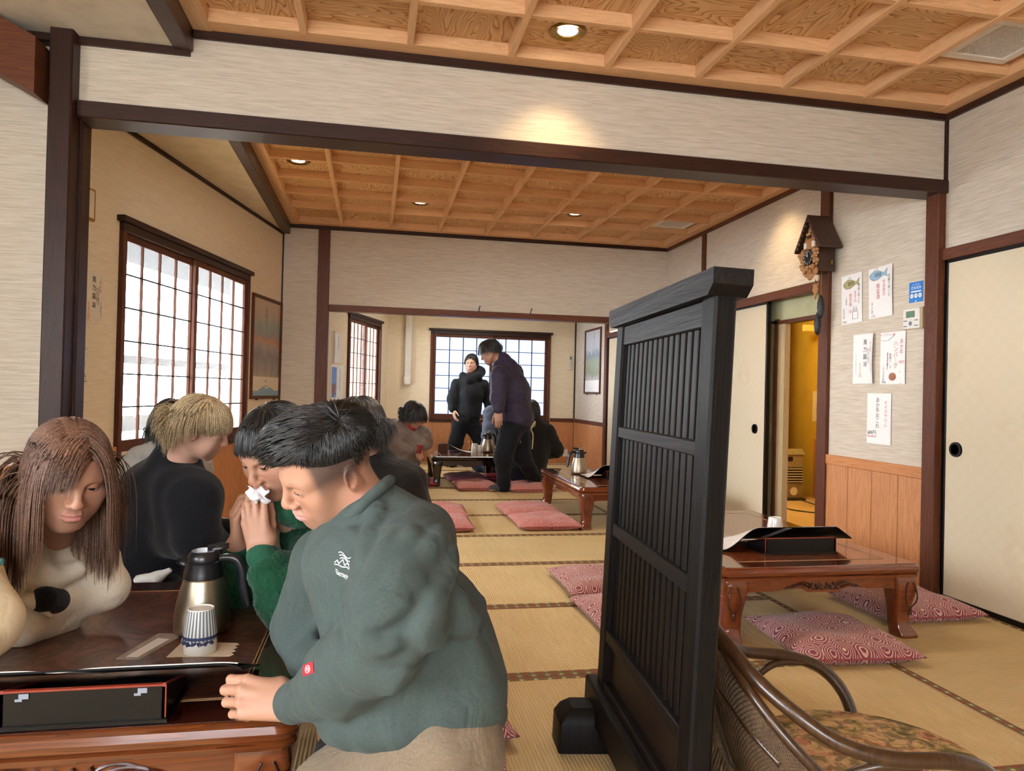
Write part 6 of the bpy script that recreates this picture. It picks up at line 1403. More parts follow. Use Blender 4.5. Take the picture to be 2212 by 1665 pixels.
hair_obj(pr, pos, R, s, [style_mop(rng, 2600, .13, .048, .004, -.055, .0027, .010, jit=.08, RR=R)], cap_style(.058, -.005, -.05), 'hair_black', .004)
c = Shape(); c.cap((-0.2091, 2.1638, 0.6045), (.09, 2.16, .40), .13, .16, .06).cap(lsh, rsh, .075, .072, .05).cap((-0.2168, 2.1442, 0.6824), (-0.2093, 2.1638, 0.6112), .088, .11, .05)
c.chain([lsh, lel], [.085, .080], .04).chain([lel, (-0.2417, 1.9204, 0.6199)], [.080, .062], .03).chain([rsh, rel], [.075, .068], .03).chain([rel, (-0.3582, 2.1265, 0.5940)], [.068, .055], .03)
c.chain([(-0.2612, 2.0194, 0.7723), (-0.1940, 1.9760, 0.7642), (-0.1399, 2.0469, 0.7772), (-0.1503, 2.1915, 0.7749)], [.026, .034, .036, .03], .03)
sdf_obj('fleece_jacket', c, 'fleece', pr, .0048, (), fleece(.0026))
for e1, e2 in (((-0.2298, 1.9183, 0.6083), (-0.2702, 1.9204, 0.6679)), ((-0.3549, 2.1311, 0.5798), (-0.3581, 2.0903, 0.6437))): c = Shape(); c.cap(e1, e2, .046, .039, .005); tag(sdf_obj('cuff', c, 'teal_knit', pr, .006), 'dark green ribbed cuff')
c = Shape(); c.chain([(-0.2690, 2.0163, 0.7206), (-0.2337, 1.9905, 0.5897), (-0.2070, 1.9660, 0.4919), (-0.2259, 1.9542, 0.5083)], [.020, .020, .020, .014], .02); sdf_obj('white_lining', c, 'fleece_white', pr, .006, (), fleece(.002))
c = Shape(); c.ell((.14, 2.2, .32), (.15, .15, .12), .05).chain([(.14, 2.16, .31), (-.03, 2.10, .26), (.28, 2.2, .185)], [.09, .075, .055], .03).chain([(.14, 2.26, .31), (-.03, 2.36, .26), (.28, 2.4, .185)], [.09, .075, .055], .03); sdf_obj('trousers', c, 'navy_trousers', pr, .012)
pr.scale = (1.12, 1.12, 1.12); pr.location = (-.224, 2.352, -.132)
tm_ = A_((-0.3170, 2.1318, 0.7924))
mb = MB().grid(lambda u, v: tm_+A_(r0)*((u-.5)*.058+.007*math.sin(v*9))+A_((0, 0, 1))*((v-.5)*.042+.006*math.sin(u*11+1))+A_(fw)*(.010*math.sin(u*7+v*5)+.008*math.cos(v*8)), 14, 10)
tag(mb.obj('tissue', 'tissue', None, True), 'crumpled white tissue held at the mouth of the boy in green', 'tissue')
# ---------------------------------------------------------------- woman in the cream jacket
R = [[-0.8028, 0.5326, 0.2681], [-0.5946, -0.7493, -0.2916], [0.0456, -0.3935, 0.9182]]; pos = (-.772, 2.036, .866); s = 1.085
pr = person('woman with long brown hair in a cream jacket leaning on the front table', (-1.0, 2.15, 0))
b = Shape(); T = add_head(b, pos, R, s, jaw=1.02, cheek=1.16, eyes=.0027, female=True, neck=(-0.8902, 2.2339, 0.6216), nose=1.22, lips=1.3)
lsh, lel, lwr = (-0.8246, 2.3236, 0.5800), (-0.7541, 2.2700, 0.5063), (-0.8645, 2.1998, 0.4873)
rsh, rel, rwr = (-0.9642, 2.1565, 0.6276), (-0.8991, 2.1150, 0.4665), (-0.8360, 2.2457, 0.4361)
b.cap((-0.8902, 2.2339, 0.6216), (-1.20, 2.2, .32), .05, .08, .03).cap(lsh, rsh, .035, .035, .03).chain([lsh, lel, lwr], [.03, .028, .024]).chain([rsh, rel, rwr], [.03, .028, .024])
b.chain([(-1.22, 2.2, .30), (-1.12, 2.05, .17), (-1.25, 2.0, .06)], [.06, .05, .04]).chain([(-1.22, 2.2, .30), (-1.12, 2.35, .17), (-1.25, 2.3, .06)], [.06, .05, .04])
sdf_obj('body', b, 'skin', pr, .009, [(A_(pos)-.15, A_(pos)+.15, .0024)], None, skin_tint((.40, .215, .143), pos, R, s, (.55, .23, .20), .25))
eyes_obj(pos, R, s, pr, (.18, 1, -.12)); brows(pr, pos, R, s, 'hair_brown')
c = Shape(); c.cap((-0.9063, 2.2477, 0.5730), (-1.20, 2.2, .36), .125, .155, .06).cap(lsh, rsh, .085, .088, .05)
c.chain([lsh, lel], [.072, .066], .03).chain([lel, (-0.8138, 2.2307, 0.4872), (-0.8390, 2.1642, 0.4968)], [.064, .056, .048], .014).chain([rsh, rel], [.085, .066], .03).chain([rel, (-0.8448, 2.2372, 0.4365)], [.064, .05], .012)
c.chain([(-0.9424, 2.1715, 0.7372), (-0.8913, 2.1118, 0.6364), (-0.8442, 2.1237, 0.5708), (-0.7918, 2.1644, 0.5843)], [.030, .034, .03, .026], .025)
for a, e in (((-0.9266, 2.1190, 0.5986), (-0.8413, 2.0523, 0.5295)), ((-0.8604, 2.0457, 0.5439), (-0.8182, 2.0788, 0.4846)), ((-0.8218, 2.2013, 0.5346), (-0.7548, 2.2289, 0.5544)), ((-0.8408, 2.1743, 0.5423), (-0.8069, 2.1993, 0.4469)), ((-0.7855, 2.2145, 0.5457), (-0.7791, 2.2551, 0.4419))): c.cap(a, e, .012, .006, .03)
drape(c, [([(-0.7573, 1.8822, 0.6345), (-0.7797, 1.8867, 0.6218), (-0.8065, 1.8919, 0.6156)], -.0022, .008), ([(-0.6744, 1.8666, 0.6046), (-0.6887, 1.8696, 0.5723), (-0.7160, 1.8752, 0.5419)], -.002, .008), ([(-0.6610, 1.8637, 0.6313), (-0.6290, 1.8574, 0.6453), (-0.6025, 1.8521, 0.6658)], .010, .02), ([(-0.6985, 1.8711, 0.6194), (-0.6552, 1.8628, 0.6138), (-0.6135, 1.8550, 0.5906)], .009, .02), ([(-0.8188, 1.8937, 0.6737), (-0.7961, 1.8898, 0.6302), (-0.7925, 1.8896, 0.5753)], .010, .025), ([(-0.7656, 1.8831, 0.7080), (-0.7428, 1.8792, 0.6590), (-0.6989, 1.8710, 0.6348)], .012, .03), ([(-0.6467, 1.8602, 0.7054), (-0.6221, 1.8558, 0.6730), (-0.6017, 1.8522, 0.6350)], .010, .025), ([(-0.7839, 1.8880, 0.5755), (-0.7668, 1.8850, 0.5429), (-0.7286, 1.8778, 0.5273)], .008, .02), ([(-0.8429, 1.8974, 0.7721), (-0.8145, 1.8924, 0.7178), (-0.7966, 1.8897, 0.6522)], .010, .03)], fw)
sdf_obj('jacket', c, 'cream_jacket', pr, .0055, (), folds(.0016, .8, 21))
MB().tube([A_(p)-A_((-1.0, 2.15, 0)) for p in crv([(-0.9237, 2.1319, 0.7685), (-0.9077, 2.0938, 0.7137), (-0.9025, 2.0749, 0.6691), (-0.8905, 2.0660, 0.6109)], 5)], .006, 6).obj('piping', 'cream_fleece', pr, True)
c = Shape(); c.cap((-0.8323, 2.1527, 0.5025), (-0.8339, 2.0712, 0.5310), .036, .033, .004); sdf_obj('black_cuff', c, 'black_knit', pr, .006)
c = Shape(); c.ell((-1.25, 2.2, .27), (.17, .17, .12), .05).chain([(-1.24, 2.2, .27), (-1.14, 2.05, .17), (-1.35, 2.0, .065)], [.10, .08, .055], .03).chain([(-1.24, 2.25, .27), (-1.14, 2.36, .17), (-1.35, 2.3, .065)], [.10, .08, .055], .03); sdf_obj('trousers', c, 'navy_trousers', pr, .012)
rng = np.random.RandomState(8); G = []
def longhair(n, cond, dirf, Lmin, Lmax, grav, wid, lift=.012):
    r_ = scalp(rng, n, cond); d = dirf(r_)+.05*rng.randn(n, 3); return strands(r_, d, Lmin+(Lmax-Lmin)*rng.rand(n), 16, lift, grav, [(SK_C, SK_R), ((0, .02, -.015), (.072, .062, .105)), ((0, -.03, -.11), (.06, .06, .09))], rng, .010, wid, .15, .006)
gl = tuple((A_(R).T@A_((0, 0, -2.2))))
G.append(longhair(2400, lambda p: p[2] > .0 and p[1] < .045, lambda r_: np.stack([np.sign(r_[:, 0]-.012)*.9, -.10+0*r_[:, 0]+.5*(r_[:, 1]-.0)/.1, -.3+0*r_[:, 0]], 1), .25, .33, gl, .0026))
G.append(longhair(1000, lambda p: p[1] < -.02 and p[2] > -.03, lambda r_: np.stack([r_[:, 0]*5, -.5+0*r_[:, 0], -.6+0*r_[:, 0]], 1), .22, .31, gl, .0028))
fr_ = scalp(rng, 520, lambda p: p[1] > .03 and p[2] > .070); sw = np.where(fr_[:, 0] > .016, 1., 1.)  # fringe swept to her right
d = np.stack([.85+.0*fr_[:, 0], .75+0*fr_[:, 0], -.25+0*fr_[:, 0]], 1)+.08*rng.randn(len(fr_), 3); d[fr_[:, 0] < -.02] *= A_((-1, 1, 1))
G.append(strands(fr_, d, .078+.03*rng.rand(len(fr_)), 14, .012, tuple(A_(gl)*.16), [(SK_C, SK_R), ((0, .03, -.02), (.072, .066, .105))], rng, .008, .0028, .1, .006))
hair_obj(pr, pos, R, s, G, CAP_BASE+[('e', (0, .124, .0), (.070, .062, .105), .012, -1), ('e', (0, .05, -.10), (.068, .10, .10), .01, -1)], 'hair_brown', .004)
# ---------------------------------------------------------------- person at the left edge (only a sleeve shows)
pr = person('person at the left edge in a pale yellow fleece, only the sleeve in view', (-1.0, 1.75, 0))
sh_, el_, wr_ = (-0.9389, 1.8356, 0.6532), (-0.8239, 1.7429, 0.5739), (-0.8318, 1.6429, 0.5454)
b = Shape(); hp = A_((-1.0399, 1.8837, 0.8405)); add_head(b, hp, [[-.25, .95, .15], [-.96, -.28, 0], [.04, -.15, .98]], 1.05, neck=(-1.0549, 1.9188, 0.6836)); b.cap((-1.0549, 1.9188, 0.6836), (-1.28, 1.75, .32), .05, .08, .03).chain([sh_, el_, wr_], [.03, .028, .024]).cap((-1.0549, 1.9188, 0.6836), sh_, .04, .035, .03)
b.chain([(-1.28, 1.75, .3), (-1.08, 1.75, .16), (-1.4, 1.75, .06)], [.07, .06, .05]); add_hand(b, wr_, (-.6, -.5, -.2), (0, 0, 1), False, 1.0)
sdf_obj('body', b, 'skin', pr, .009, (), None, skin_tint(ASIAN, hp, [[-.25, .95, .15], [-.96, -.28, 0], [.04, -.15, .98]], 1.05))
c = Shape(); c.chain([sh_, el_], [.095, .078], .04).chain([el_, (-0.8053, 1.6479, 0.5518)], [.078, .055], .03).cap((-1.0541, 1.9190, 0.6509), (-1.28, 1.75, .36), .15, .17, .06).cap((-1.0164, 1.9013, 0.6706), sh_, .09, .09, .04); sdf_obj('fleece_top', c, 'cream_fleece', pr, .009, (), folds(.003, .8, 3))
MB().tube([A_(p)-A_((-1.0, 1.75, 0)) for p in ((-0.7897, 1.7045, 0.7017), (-0.7630, 1.6686, 0.7194), (-0.7485, 1.6556, 0.7251))], .008, 8).obj('teal_tab', 'stripe_teal', pr, True)
c = Shape(); c.ell((-1.28, 1.75, .27), (.17, .17, .12), .05).chain([(-1.28, 1.75, .27), (-1.08, 1.75, .17), (-1.4, 1.75, .065)], [.11, .09, .06], .03); sdf_obj('trousers', c, 'navy_trousers', pr, .014)
rng = np.random.RandomState(3); hair_obj(pr, hp, [[-.25, .95, .15], [-.96, -.28, 0], [.04, -.15, .98]], 1.05, [style_mop(rng, 500, .13, wid=.006)], cap_style(), 'hair_black', .007)
# ---------------------------------------------------------------- blond person in the black sweater
R = [[-0.0279, 0.9034, 0.4279], [-0.9224, 0.1417, -0.3592], [-0.3851, -0.4047, 0.8294]]; pos = (-.6705, 3.0344, .9344); s = 1.03
pr = person('blond person in a black ribbed sweater bending over the second table', (-.85, 3.1, 0))
b = Shape(); T = add_head(b, pos, R, s, jaw=1.0, eyes=.0026, neck=(-0.7620, 3.1038, 0.7825))
rsh, rel, rwr = (-0.6837, 3.0085, 0.6558), (-0.6613, 2.9650, 0.5094), (-0.5447, 3.0859, 0.4266)
lsh, lel, lwr = (-0.8887, 3.3941, 0.6811), (-0.7516, 3.4108, 0.4411), (-0.6093, 3.3834, 0.4446)
b.cap((-0.7620, 3.1038, 0.7825), (-0.9605, 3.2285, 0.3064), .055, .08, .03).cap(lsh, rsh, .04, .04, .03).chain([rsh, rel, rwr], [.032, .03, .026]).chain([lsh, lel, lwr], [.032, .03, .026])
b.chain([(-0.9605, 3.2285, 0.3064), (-.62, 2.92, .18), (-1.0, 2.95, .06)], [.07, .06, .05]).chain([(-0.9605, 3.2285, 0.3064), (-.66, 3.2, .18), (-1.0, 3.25, .06)], [.07, .06, .05])
add_hand(b, rwr, (.9, .3, -.2), (.1, -.2, .9), False, 1.0); add_hand(b, lwr, (.9, .2, -.2), (.1, -.2, .9), True, 1.0)
sdf_obj('body', b, 'skin', pr, .010, [(A_(pos)-.15, A_(pos)+.15, .0032)], None, skin_tint((.52, .31, .225), pos, R, s, (.62, .30, .28), .3))
eyes_obj(pos, R, s, pr, (0, 1, -.2)); brows(pr, pos, R, s, 'hair_blond')
c = Shape(); c.chain([(-0.7966, 3.1619, 0.7383), (-0.8643, 3.2067, 0.6175), (-0.9484, 3.2463, 0.3210)], [.11, .165, .20], .06).cap(lsh, rsh, .085, .085, .05).cap((-0.7757, 3.1264, 0.8217), (-0.8107, 3.1650, 0.6998), .064, .10, .05).cap((-0.8005, 3.1513, 0.8498), (-0.8109, 3.1747, 0.7464), .060, .10, .04)
c.cap((-0.7577, 3.0633, 0.6757), (-0.7408, 3.0618, 0.5094), .10, .10, .08).chain([rsh, rel], [.080, .078], .09).chain([rel, (-0.5812, 3.0418, 0.4463)], [.078, .058], .04).cap((-0.5812, 3.0418, 0.4463), (-0.5392, 3.0848, 0.4267), .055, .05, .01).chain([lsh, lel, (-0.6296, 3.3873, 0.4441)], [.08, .075, .06], .04).ell((-0.9487, 3.2463, 0.3307), (.21, .20, .12), .06)
sdf_obj('sweater', c, 'black_knit', pr, .008, (), folds(.004, .7, 6))
c = Shape(); c.chain([(-0.8842, 3.0301, 0.3330), (-0.8104, 3.0056, 0.3483), (-0.7677, 3.0073, 0.3721)], [.02, .02, .012], .02); sdf_obj('shirt_hem', c, 'white_cloth', pr, .008)
c = Shape(); c.ell((-0.9469, 3.2466, 0.2627), (.20, .20, .12), .05).chain([(-0.9312, 3.1925, 0.2767), (-.60, 2.90, .18), (-1.0, 2.95, .065)], [.11, .085, .06], .03).chain([(-0.9469, 3.2466, 0.2627), (-.66, 3.2, .18), (-1.0, 3.25, .065)], [.11, .085, .06], .03); sdf_obj('trousers', c, 'navy_trousers', pr, .013)
rng = np.random.RandomState(13); hair_obj(pr, pos, R, s, [style_mop(rng, 2400, .16, .040, .034, -.105, .0032, .012, jit=.09, RR=R)], cap_style(.065, .034, -.095), 'hair_blond', .005)
# ---------------------------------------------------------------- dark-haired person beyond, seen from behind
R = [[.85, -.5, .1], [.52, .84, -.15], [-.01, .18, .98]]; pos = A_((-0.9733, 3.7544, 0.9014)); s = 1.06
pr = person('dark-haired person in a grey hoodie behind the blond person, seen from behind', (-1.05, 3.85, 0))
b = Shape(); add_head(b, pos, R, s, neck=(-1.0264, 3.7866, 0.7464)); b.cap((-1.0264, 3.7866, 0.7464), (-1.0997, 3.8371, 0.1787), .055, .08, .03).cap((-1.1032, 3.7307, 0.6952), (-0.9010, 3.9465, 0.6728), .04, .04, .03)
b.chain([(-1.0997, 3.8371, 0.1787), (-.95, 3.95, .16), (-1.3, 3.9, .06)], [.07, .06, .05]).chain([(-0.9010, 3.9465, 0.6728), (-.86, 3.95, .5), (-.80, 3.9, .40)], [.035, .03, .025]).chain([(-1.1032, 3.7307, 0.6952), (-1.1, 3.6, .5), (-.95, 3.6, .40)], [.035, .03, .025]); add_hand(b, (-.80, 3.9, .40), (.9, .1, -.1), (0, 0, 1), False, 1.0); add_hand(b, (-.95, 3.6, .40), (.9, .1, -.1), (0, 0, 1), True, 1.0)
sdf_obj('body', b, 'skin', pr, .010, (), None, skin_tint(ASIAN, pos, R, s))
c = Shape(); c.cap((-1.0244, 3.7871, 0.6667), (-1.1003, 3.8370, 0.2017), .13, .17, .06).cap((-1.1026, 3.7308, 0.6729), (-0.9004, 3.9467, 0.6488), .085, .085, .05).chain([(-1.1032, 3.7307, 0.6952), (-1.1, 3.6, .5), (-.98, 3.6, .41)], [.085, .07, .05], .03).chain([(-0.9010, 3.9465, 0.6728), (-.86, 3.95, .5), (-.82, 3.9, .41)], [.085, .07, .05], .03)
c.chain([(-0.9397, 3.6675, 0.8021), (-1.0245, 3.6637, 0.7862), (-1.0950, 3.6980, 0.7540), (-1.1093, 3.7214, 0.7184)], [.028, .04, .04, .03], .03); sdf_obj('hoodie', c, 'grey_hood', pr, .009, (), folds(.004, 1, 5))
c = Shape(); c.ell((-1.0992, 3.8373, 0.1557), (.18, .18, .12), .05).chain([(-1.0992, 3.8373, 0.1557), (-.95, 3.95, .17), (-1.3, 3.9, .065)], [.11, .09, .06], .03); sdf_obj('trousers', c, 'navy_trousers', pr, .014)
rng = np.random.RandomState(17); hair_obj(pr, pos, R, s, [style_mop(rng, 1500, .17, .02, -.09, -.105, .0042, .008, jit=.03, RR=R)], cap_style(.045, -.10, -.11), 'hair_black', .005)
# ---------------------------------------------------------------- black jacket, back to us
R = [[.35, -.93, -.1], [.93, .33, .15], [-.11, -.15, .98]]; R = [[.55, -.80, -.22], [.82, .57, -.05], [.17, -.15, .975]]; pos = A_((-0.0649, 3.1206, 0.9322)); s = 1.08
pr = person('person in a black jacket seen from behind at the second table', (.06, 3.2, 0))
b = Shape(); add_head(b, pos, R, s, neck=(-0.0065, 3.1416, 0.7625)); b.cap((-0.0065, 3.1416, 0.7625), (0.1042, 3.1456, 0.2814), .055, .08, .03).cap((-0.1164, 3.2861, 0.6638), (0.1603, 3.0796, 0.6909), .04, .04, .03)
b.chain([(0.1603, 3.0796, 0.6909), (.2, 3.12, .48), (.0, 3.35, .40)], [.035, .032, .026]).chain([(-0.1164, 3.2861, 0.6638), (-.18, 3.3, .5), (-.24, 3.42, .40)], [.035, .032, .026]); add_hand(b, (.0, 3.35, .40), (-.7, .6, -.1), (0, 0, 1), False, 1.0); add_hand(b, (-.24, 3.42, .40), (-.7, .6, -.1), (0, 0, 1), True, 1.0)
b.chain([(0.1042, 3.1456, 0.2814), (-.1, 3.35, .16), (.2, 3.1, .06)], [.07, .06, .05])
sdf_obj('body', b, 'skin', pr, .010, [(A_(pos)-.14, A_(pos)+.14, .004)], None, skin_tint(ASIAN, pos, R, s))
c = Shape(); c.chain([(0.0103, 3.1592, 0.7206), (0.0577, 3.1517, 0.5612), (0.1044, 3.1657, 0.2963)], [.125, .18, .20], .06).cap((-0.0958, 3.2822, 0.6540), (0.1312, 3.0852, 0.6902), .085, .095, .05).cap((0.0048, 3.1393, 0.7827), (0.0068, 3.1601, 0.7005), .075, .11, .04)
c.chain([(0.1347, 3.0744, 0.6916), (0.1955, 3.0240, 0.4849), (.0, 3.30, .42)], [.10, .085, .06], .04).chain([(-0.0961, 3.2821, 0.6643), (-.18, 3.3, .5), (-.22, 3.38, .42)], [.09, .075, .06], .04).ell((0.1044, 3.1657, 0.2963), (.20, .19, .12), .06); sdf_obj('jacket', c, 'black_jacket', pr, .008, (), folds(.004, .8, 9))
MB().tube([A_(p)-A_((.06, 3.2, 0)) for p in [A_((-0.0010, 3.1404, 0.7786))+.078*(math.cos(t_)*A_(r0)+math.sin(t_)*A_(fw))+A_((0, 0, -.02*math.cos(t_))) for t_ in np.linspace(0, 2*PI, 25)]], .022, 8).obj('collar', 'black_jacket', pr, True)
c = Shape(); c.ell((0.1054, 3.1660, 0.2559), (.19, .19, .12), .05).chain([(0.1047, 3.1457, 0.2613), (-.1, 3.35, .17), (.2, 3.1, .065)], [.11, .09, .06], .03); sdf_obj('trousers', c, 'navy_trousers', pr, .014)
rng = np.random.RandomState(19); hair_obj(pr, pos, R, s, [style_mop(rng, 2200, .13, .03, -.025, -.075, .0036, .016, jit=.11, RR=R)], cap_style(.05, -.03, -.065), 'hair_grey', .005)
# ---------------------------------------------------------------- kneeling person, brown quilted jacket, bobbed hair
R = [[.45, .80, .40], [-.89, .40, .22], [.02, -.45, .89]]; R = [[-.55, .72, .42], [-.83, -.50, -.25], [.03, -.48, .87]]; pos = A_((0.4190, 7.6624, 0.8290)); s = 1.22
pr = person('person with black bobbed hair kneeling in a brown quilted jacket, head bowed', (.28, 7.7, 0))
b = Shape(); add_head(b, pos, R, s, eyes=.002, neck=(0.3633, 7.7260, 0.6425)); b.cap((0.3633, 7.7260, 0.6425), (.27, 7.72, .28), .06, .09, .03).cap((0.2289, 7.8534, 0.6833), (0.5154, 7.6457, 0.6493), .045, .045, .03)
wr = (0.4548, 7.5568, 0.5228); b.chain([(0.5154, 7.6457, 0.6493), (0.5385, 7.5912, 0.5552), wr], [.04, .034, .03]).chain([(0.2289, 7.8534, 0.6833), (0.2741, 7.5918, 0.5038), wr], [.04, .034, .03]); b.chain([(.27, 7.72, .26), (.5, 7.6, .14), (.2, 7.8, .06)], [.09, .07, .06])
add_hand(b, wr, (.3, -.2, -.9), (.1, -.9, .1), False, 1.1)
sdf_obj('body', b, 'skin', pr, .012, [(A_(pos)-.17, A_(pos)+.17, .006)], None, skin_tint(ASIAN, pos, R, s))
c = Shape(); c.chain([(0.3445, 7.7599, 0.6651), (0.3099, 7.7684, 0.4902), (.27, 7.72, .28)], [.14, .21, .22], .06).cap((0.2197, 7.8655, 0.6675), (0.5160, 7.6458, 0.6247), .10, .09, .05).chain([(0.5160, 7.6458, 0.6247), (0.5385, 7.5912, 0.5552), (0.4656, 7.5751, 0.5215)], [.09, .075, .05], .03).chain([(0.2192, 7.8553, 0.6781), (0.2741, 7.5918, 0.5038), (0.4070, 7.5460, 0.4845)], [.10, .09, .06], .03)
sdf_obj('quilted_jacket', c, 'quilt_brown', pr, .014, (), quilt(.016, 38, (.7, .1, .7), 38, (-.7, .1, .7)))
MB().tube([A_(p)-A_((.28, 7.7, 0)) for p in ((0.3514, 7.5235, 0.7461), (0.3942, 7.4954, 0.7000), (0.4328, 7.4982, 0.6908))], .018, 7).obj('red_collar', 'red_cloth', pr, True)
MB().tube([A_(p)-A_((.28, 7.7, 0)) for p in ((0.4437, 7.5285, 0.5152), (0.4914, 7.5193, 0.5067), (0.4829, 7.5214, 0.4678), (0.4447, 7.5287, 0.4766))], .03, 8).obj('red_cuff', 'red_cloth', pr, True)
c = Shape(); c.ell((.27, 7.74, .24), (.22, .24, .16), .05).chain([(.27, 7.72, .22), (.5, 7.6, .15), (.2, 7.85, .075)], [.13, .10, .07], .03); sdf_obj('trousers', c, 'navy_trousers', pr, .016)
rng = np.random.RandomState(23); hair_obj(pr, pos, R, s, [style_mop(rng, 900, .15, .005, -.065, -.07, .006, .010, jit=.02, RR=R)], cap_style(.03, -.07, -.07), 'hair_black', .007)
# ---------------------------------------------------------------- standing woman in the charcoal parka
R = [[-0.9358, -0.3515, -0.0261], [0.3521, -0.9288, -0.1158], [0.0165, -0.1176, 0.9929]]; pos = (1.3816, 10.322, 1.517); s = 1.11
pr = person('woman in a charcoal hooded parka standing legs apart before the far window', (1.36, 10.36, 0))
hip = (1.3187, 10.3216, 0.7011); b = Shape(); add_head(b, pos, R, s, female=True, eyes=.002, neck=(1.3745, 10.3453, 1.3080))
ls, le, lw = (1.1875, 10.3419, 1.1885), (1.1224, 10.3158, 0.9858), (1.1286, 10.2755, 0.8265); rs, re_, rw = (1.5677, 10.3399, 1.1846), (1.6606, 10.3750, 0.9764), (1.6578, 10.3267, 0.7741)
b.cap((1.3745, 10.3453, 1.3080), hip, .06, .10, .03).cap(ls, rs, .045, .045, .03).chain([ls, le, lw], [.04, .036, .03]).chain([rs, re_, rw], [.04, .036, .03])
fl_, fr2 = (1.14, 10.46, .06), (1.62, 10.50, .06)
b.chain([hip, (1.1865, 10.3302, 0.3633), fl_, (1.12, 10.34, .04)], [.09, .065, .045, .04]).chain([hip, (1.5575, 10.3197, 0.3679), fr2, (1.64, 10.36, .04)], [.09, .065, .045, .04]); add_hand(b, lw, (.1, -.4, -.9), (-.9, -.2, 0), False, 1.05, [(.3, .4, .3)]*4); add_hand(b, rw, (.1, -.3, -.9), (.9, -.2, 0), True, 1.05)
sdf_obj('body', b, 'skin', pr, .014, [(A_(pos)-.16, A_(pos)+.16, .0055), (A_(lw)-.12, A_(lw)+.12, .007)], None, skin_tint((.52, .31, .225), pos, R, s, (.6, .25, .24), .5))
c = Shape(); c.chain([(1.3771, 10.3459, 1.2068), (1.3805, 10.3466, 1.0720), (1.3588, 10.3334, 0.7820)], [.15, .185, .185], .06).cap(ls, rs, .095, .095, .05).chain([ls, le, (1.1290, 10.2853, 0.8529)], [.09, .08, .062], .03).chain([rs, re_, (1.6582, 10.3363, 0.8212)], [.09, .08, .065], .03)
c.chain([(1.2608, 10.3060, 1.3243), (1.3465, 10.2289, 1.2719), (1.4743, 10.2851, 1.3299), (1.5135, 10.3788, 1.3938), (1.4011, 10.4614, 1.4130)], [.06, .06, .07, .075, .07], .04); sdf_obj('parka', c, 'parka', pr, .013, (), folds(.007, .6, 3))
c = Shape(); c.ell(hip, (.18, .15, .14), .06).chain([A_(hip)+A_((-.07, 0, -.05)), (1.1865, 10.3302, 0.3633), (1.14, 10.46, .03)], [.13, .10, .085], .05).chain([A_(hip)+A_((.08, 0, -.05)), (1.5575, 10.3197, 0.3679), (1.62, 10.50, .03)], [.13, .10, .085], .05); sdf_obj('trousers', c, 'navy_trousers', pr, .014, (), folds(.004, .6, 5))
for e in ((1.14, 10.46, 0), (1.62, 10.50, 0)):
    c = Shape(); c.chain([A_(e)+A_((0, 0, .09)), A_(e)+A_((0, 0, .055)), A_(e)+A_((0, -.13, .035))], [.06, .06, .045], .03); sdf_obj('sock', c, 'navy_trousers', pr, .012)
rng = np.random.RandomState(29); hair_obj(pr, pos, R, s, [style_mop(rng, 500, .13, .060, .0, -.05, .006, .002, jit=.03, crown=(0, .03), RR=R)], cap_style(.085, -.01, -.05), 'hair_black', .008)
# ---------------------------------------------------------------- stooping man in the purple jacket
R = [[0.3265, -0.8294, -0.4532], [0.9406, 0.2378, 0.2424], [-0.0933, -0.5055, 0.8578]]; pos = (1.2624, 7.9004, 1.5512); s = 1.09
pr = person('man in a dark purple jacket stooping as he walks past the far table', (1.5, 7.9, 0))
b = Shape(); add_head(b, pos, R, s, eyes=.002, neck=(1.3868, 7.8771, 1.4231)); hip = (1.5603, 7.8708, 0.7531)
ls, le, lw = (1.3491, 7.7025, 1.2790), (1.3218, 7.6288, 1.0363), (1.3283, 7.5882, 0.8974); rs, re_, rw = (1.5700, 8.0464, 1.3287), (1.6916, 8.1278, 1.0384), (1.6779, 8.1125, 0.7971)
b.cap((1.3868, 7.8771, 1.4231), hip, .06, .10, .03).cap(ls, rs, .045, .045, .03).chain([ls, le, lw], [.042, .038, .03]).chain([rs, re_, rw], [.042, .038, .03])
k1, a1, t1 = (1.4166, 7.7290, 0.4020), (1.4432, 7.8292, 0.0587), (1.3077, 7.8251, 0.0287); k2, a2, t2 = (1.6573, 7.8864, 0.3892), (1.8744, 8.1023, 0.0756), (1.7425, 7.9449, 0.0325)
b.chain([hip, k1, a1, t1], [.095, .065, .045, .035]).chain([hip, k2, a2, t2], [.095, .065, .045, .035]); add_hand(b, lw, (-.05, -.1, -1), (-.3, -.9, 0), True, 1.15, [(.35, .6, .4)]*4); add_hand(b, rw, (0, .2, -1), (.9, .3, 0), False, 1.1)
sdf_obj('body', b, 'skin', pr, .014, [(A_(pos)-.16, A_(pos)+.16, .0055), (A_(lw)-.13, A_(lw)+.1, .006)], None, skin_tint(ASIAN, pos, R, s))
c = Shape(); c.chain([(1.4396, 7.8677, 1.3467), (1.5116, 7.8561, 1.1154), (1.5577, 7.8703, 0.8569)], [.15, .195, .20], .06).cap(ls, rs, .10, .10, .05).chain([ls, le, (1.3244, 7.5988, 0.9269)], [.10, .085, .062], .03).chain([rs, re_, (1.6765, 8.1122, 0.8507)], [.10, .085, .062], .03).cap((1.4058, 7.8729, 1.4754), (1.4294, 7.8696, 1.3465), .075, .12, .04).ell((1.5692, 7.8686, 0.8052), (.205, .20, .10), .05)
sdf_obj('jacket', c, 'purple_jacket', pr, .012, (), quilt(.006, 60, (.2, .1, 1), 60, (1, .3, -.3)))
c = Shape(); c.ell(hip, (.18, .17, .13), .06).chain([A_(hip)+A_((-.06, -.08, -.05)), k1, a1], [.135, .10, .075], .05).chain([A_(hip)+A_((.06, .08, -.05)), k2, a2], [.135, .10, .075], .05); sdf_obj('trousers', c, 'navy_trousers', pr, .013, (), folds(.004, .6, 5))
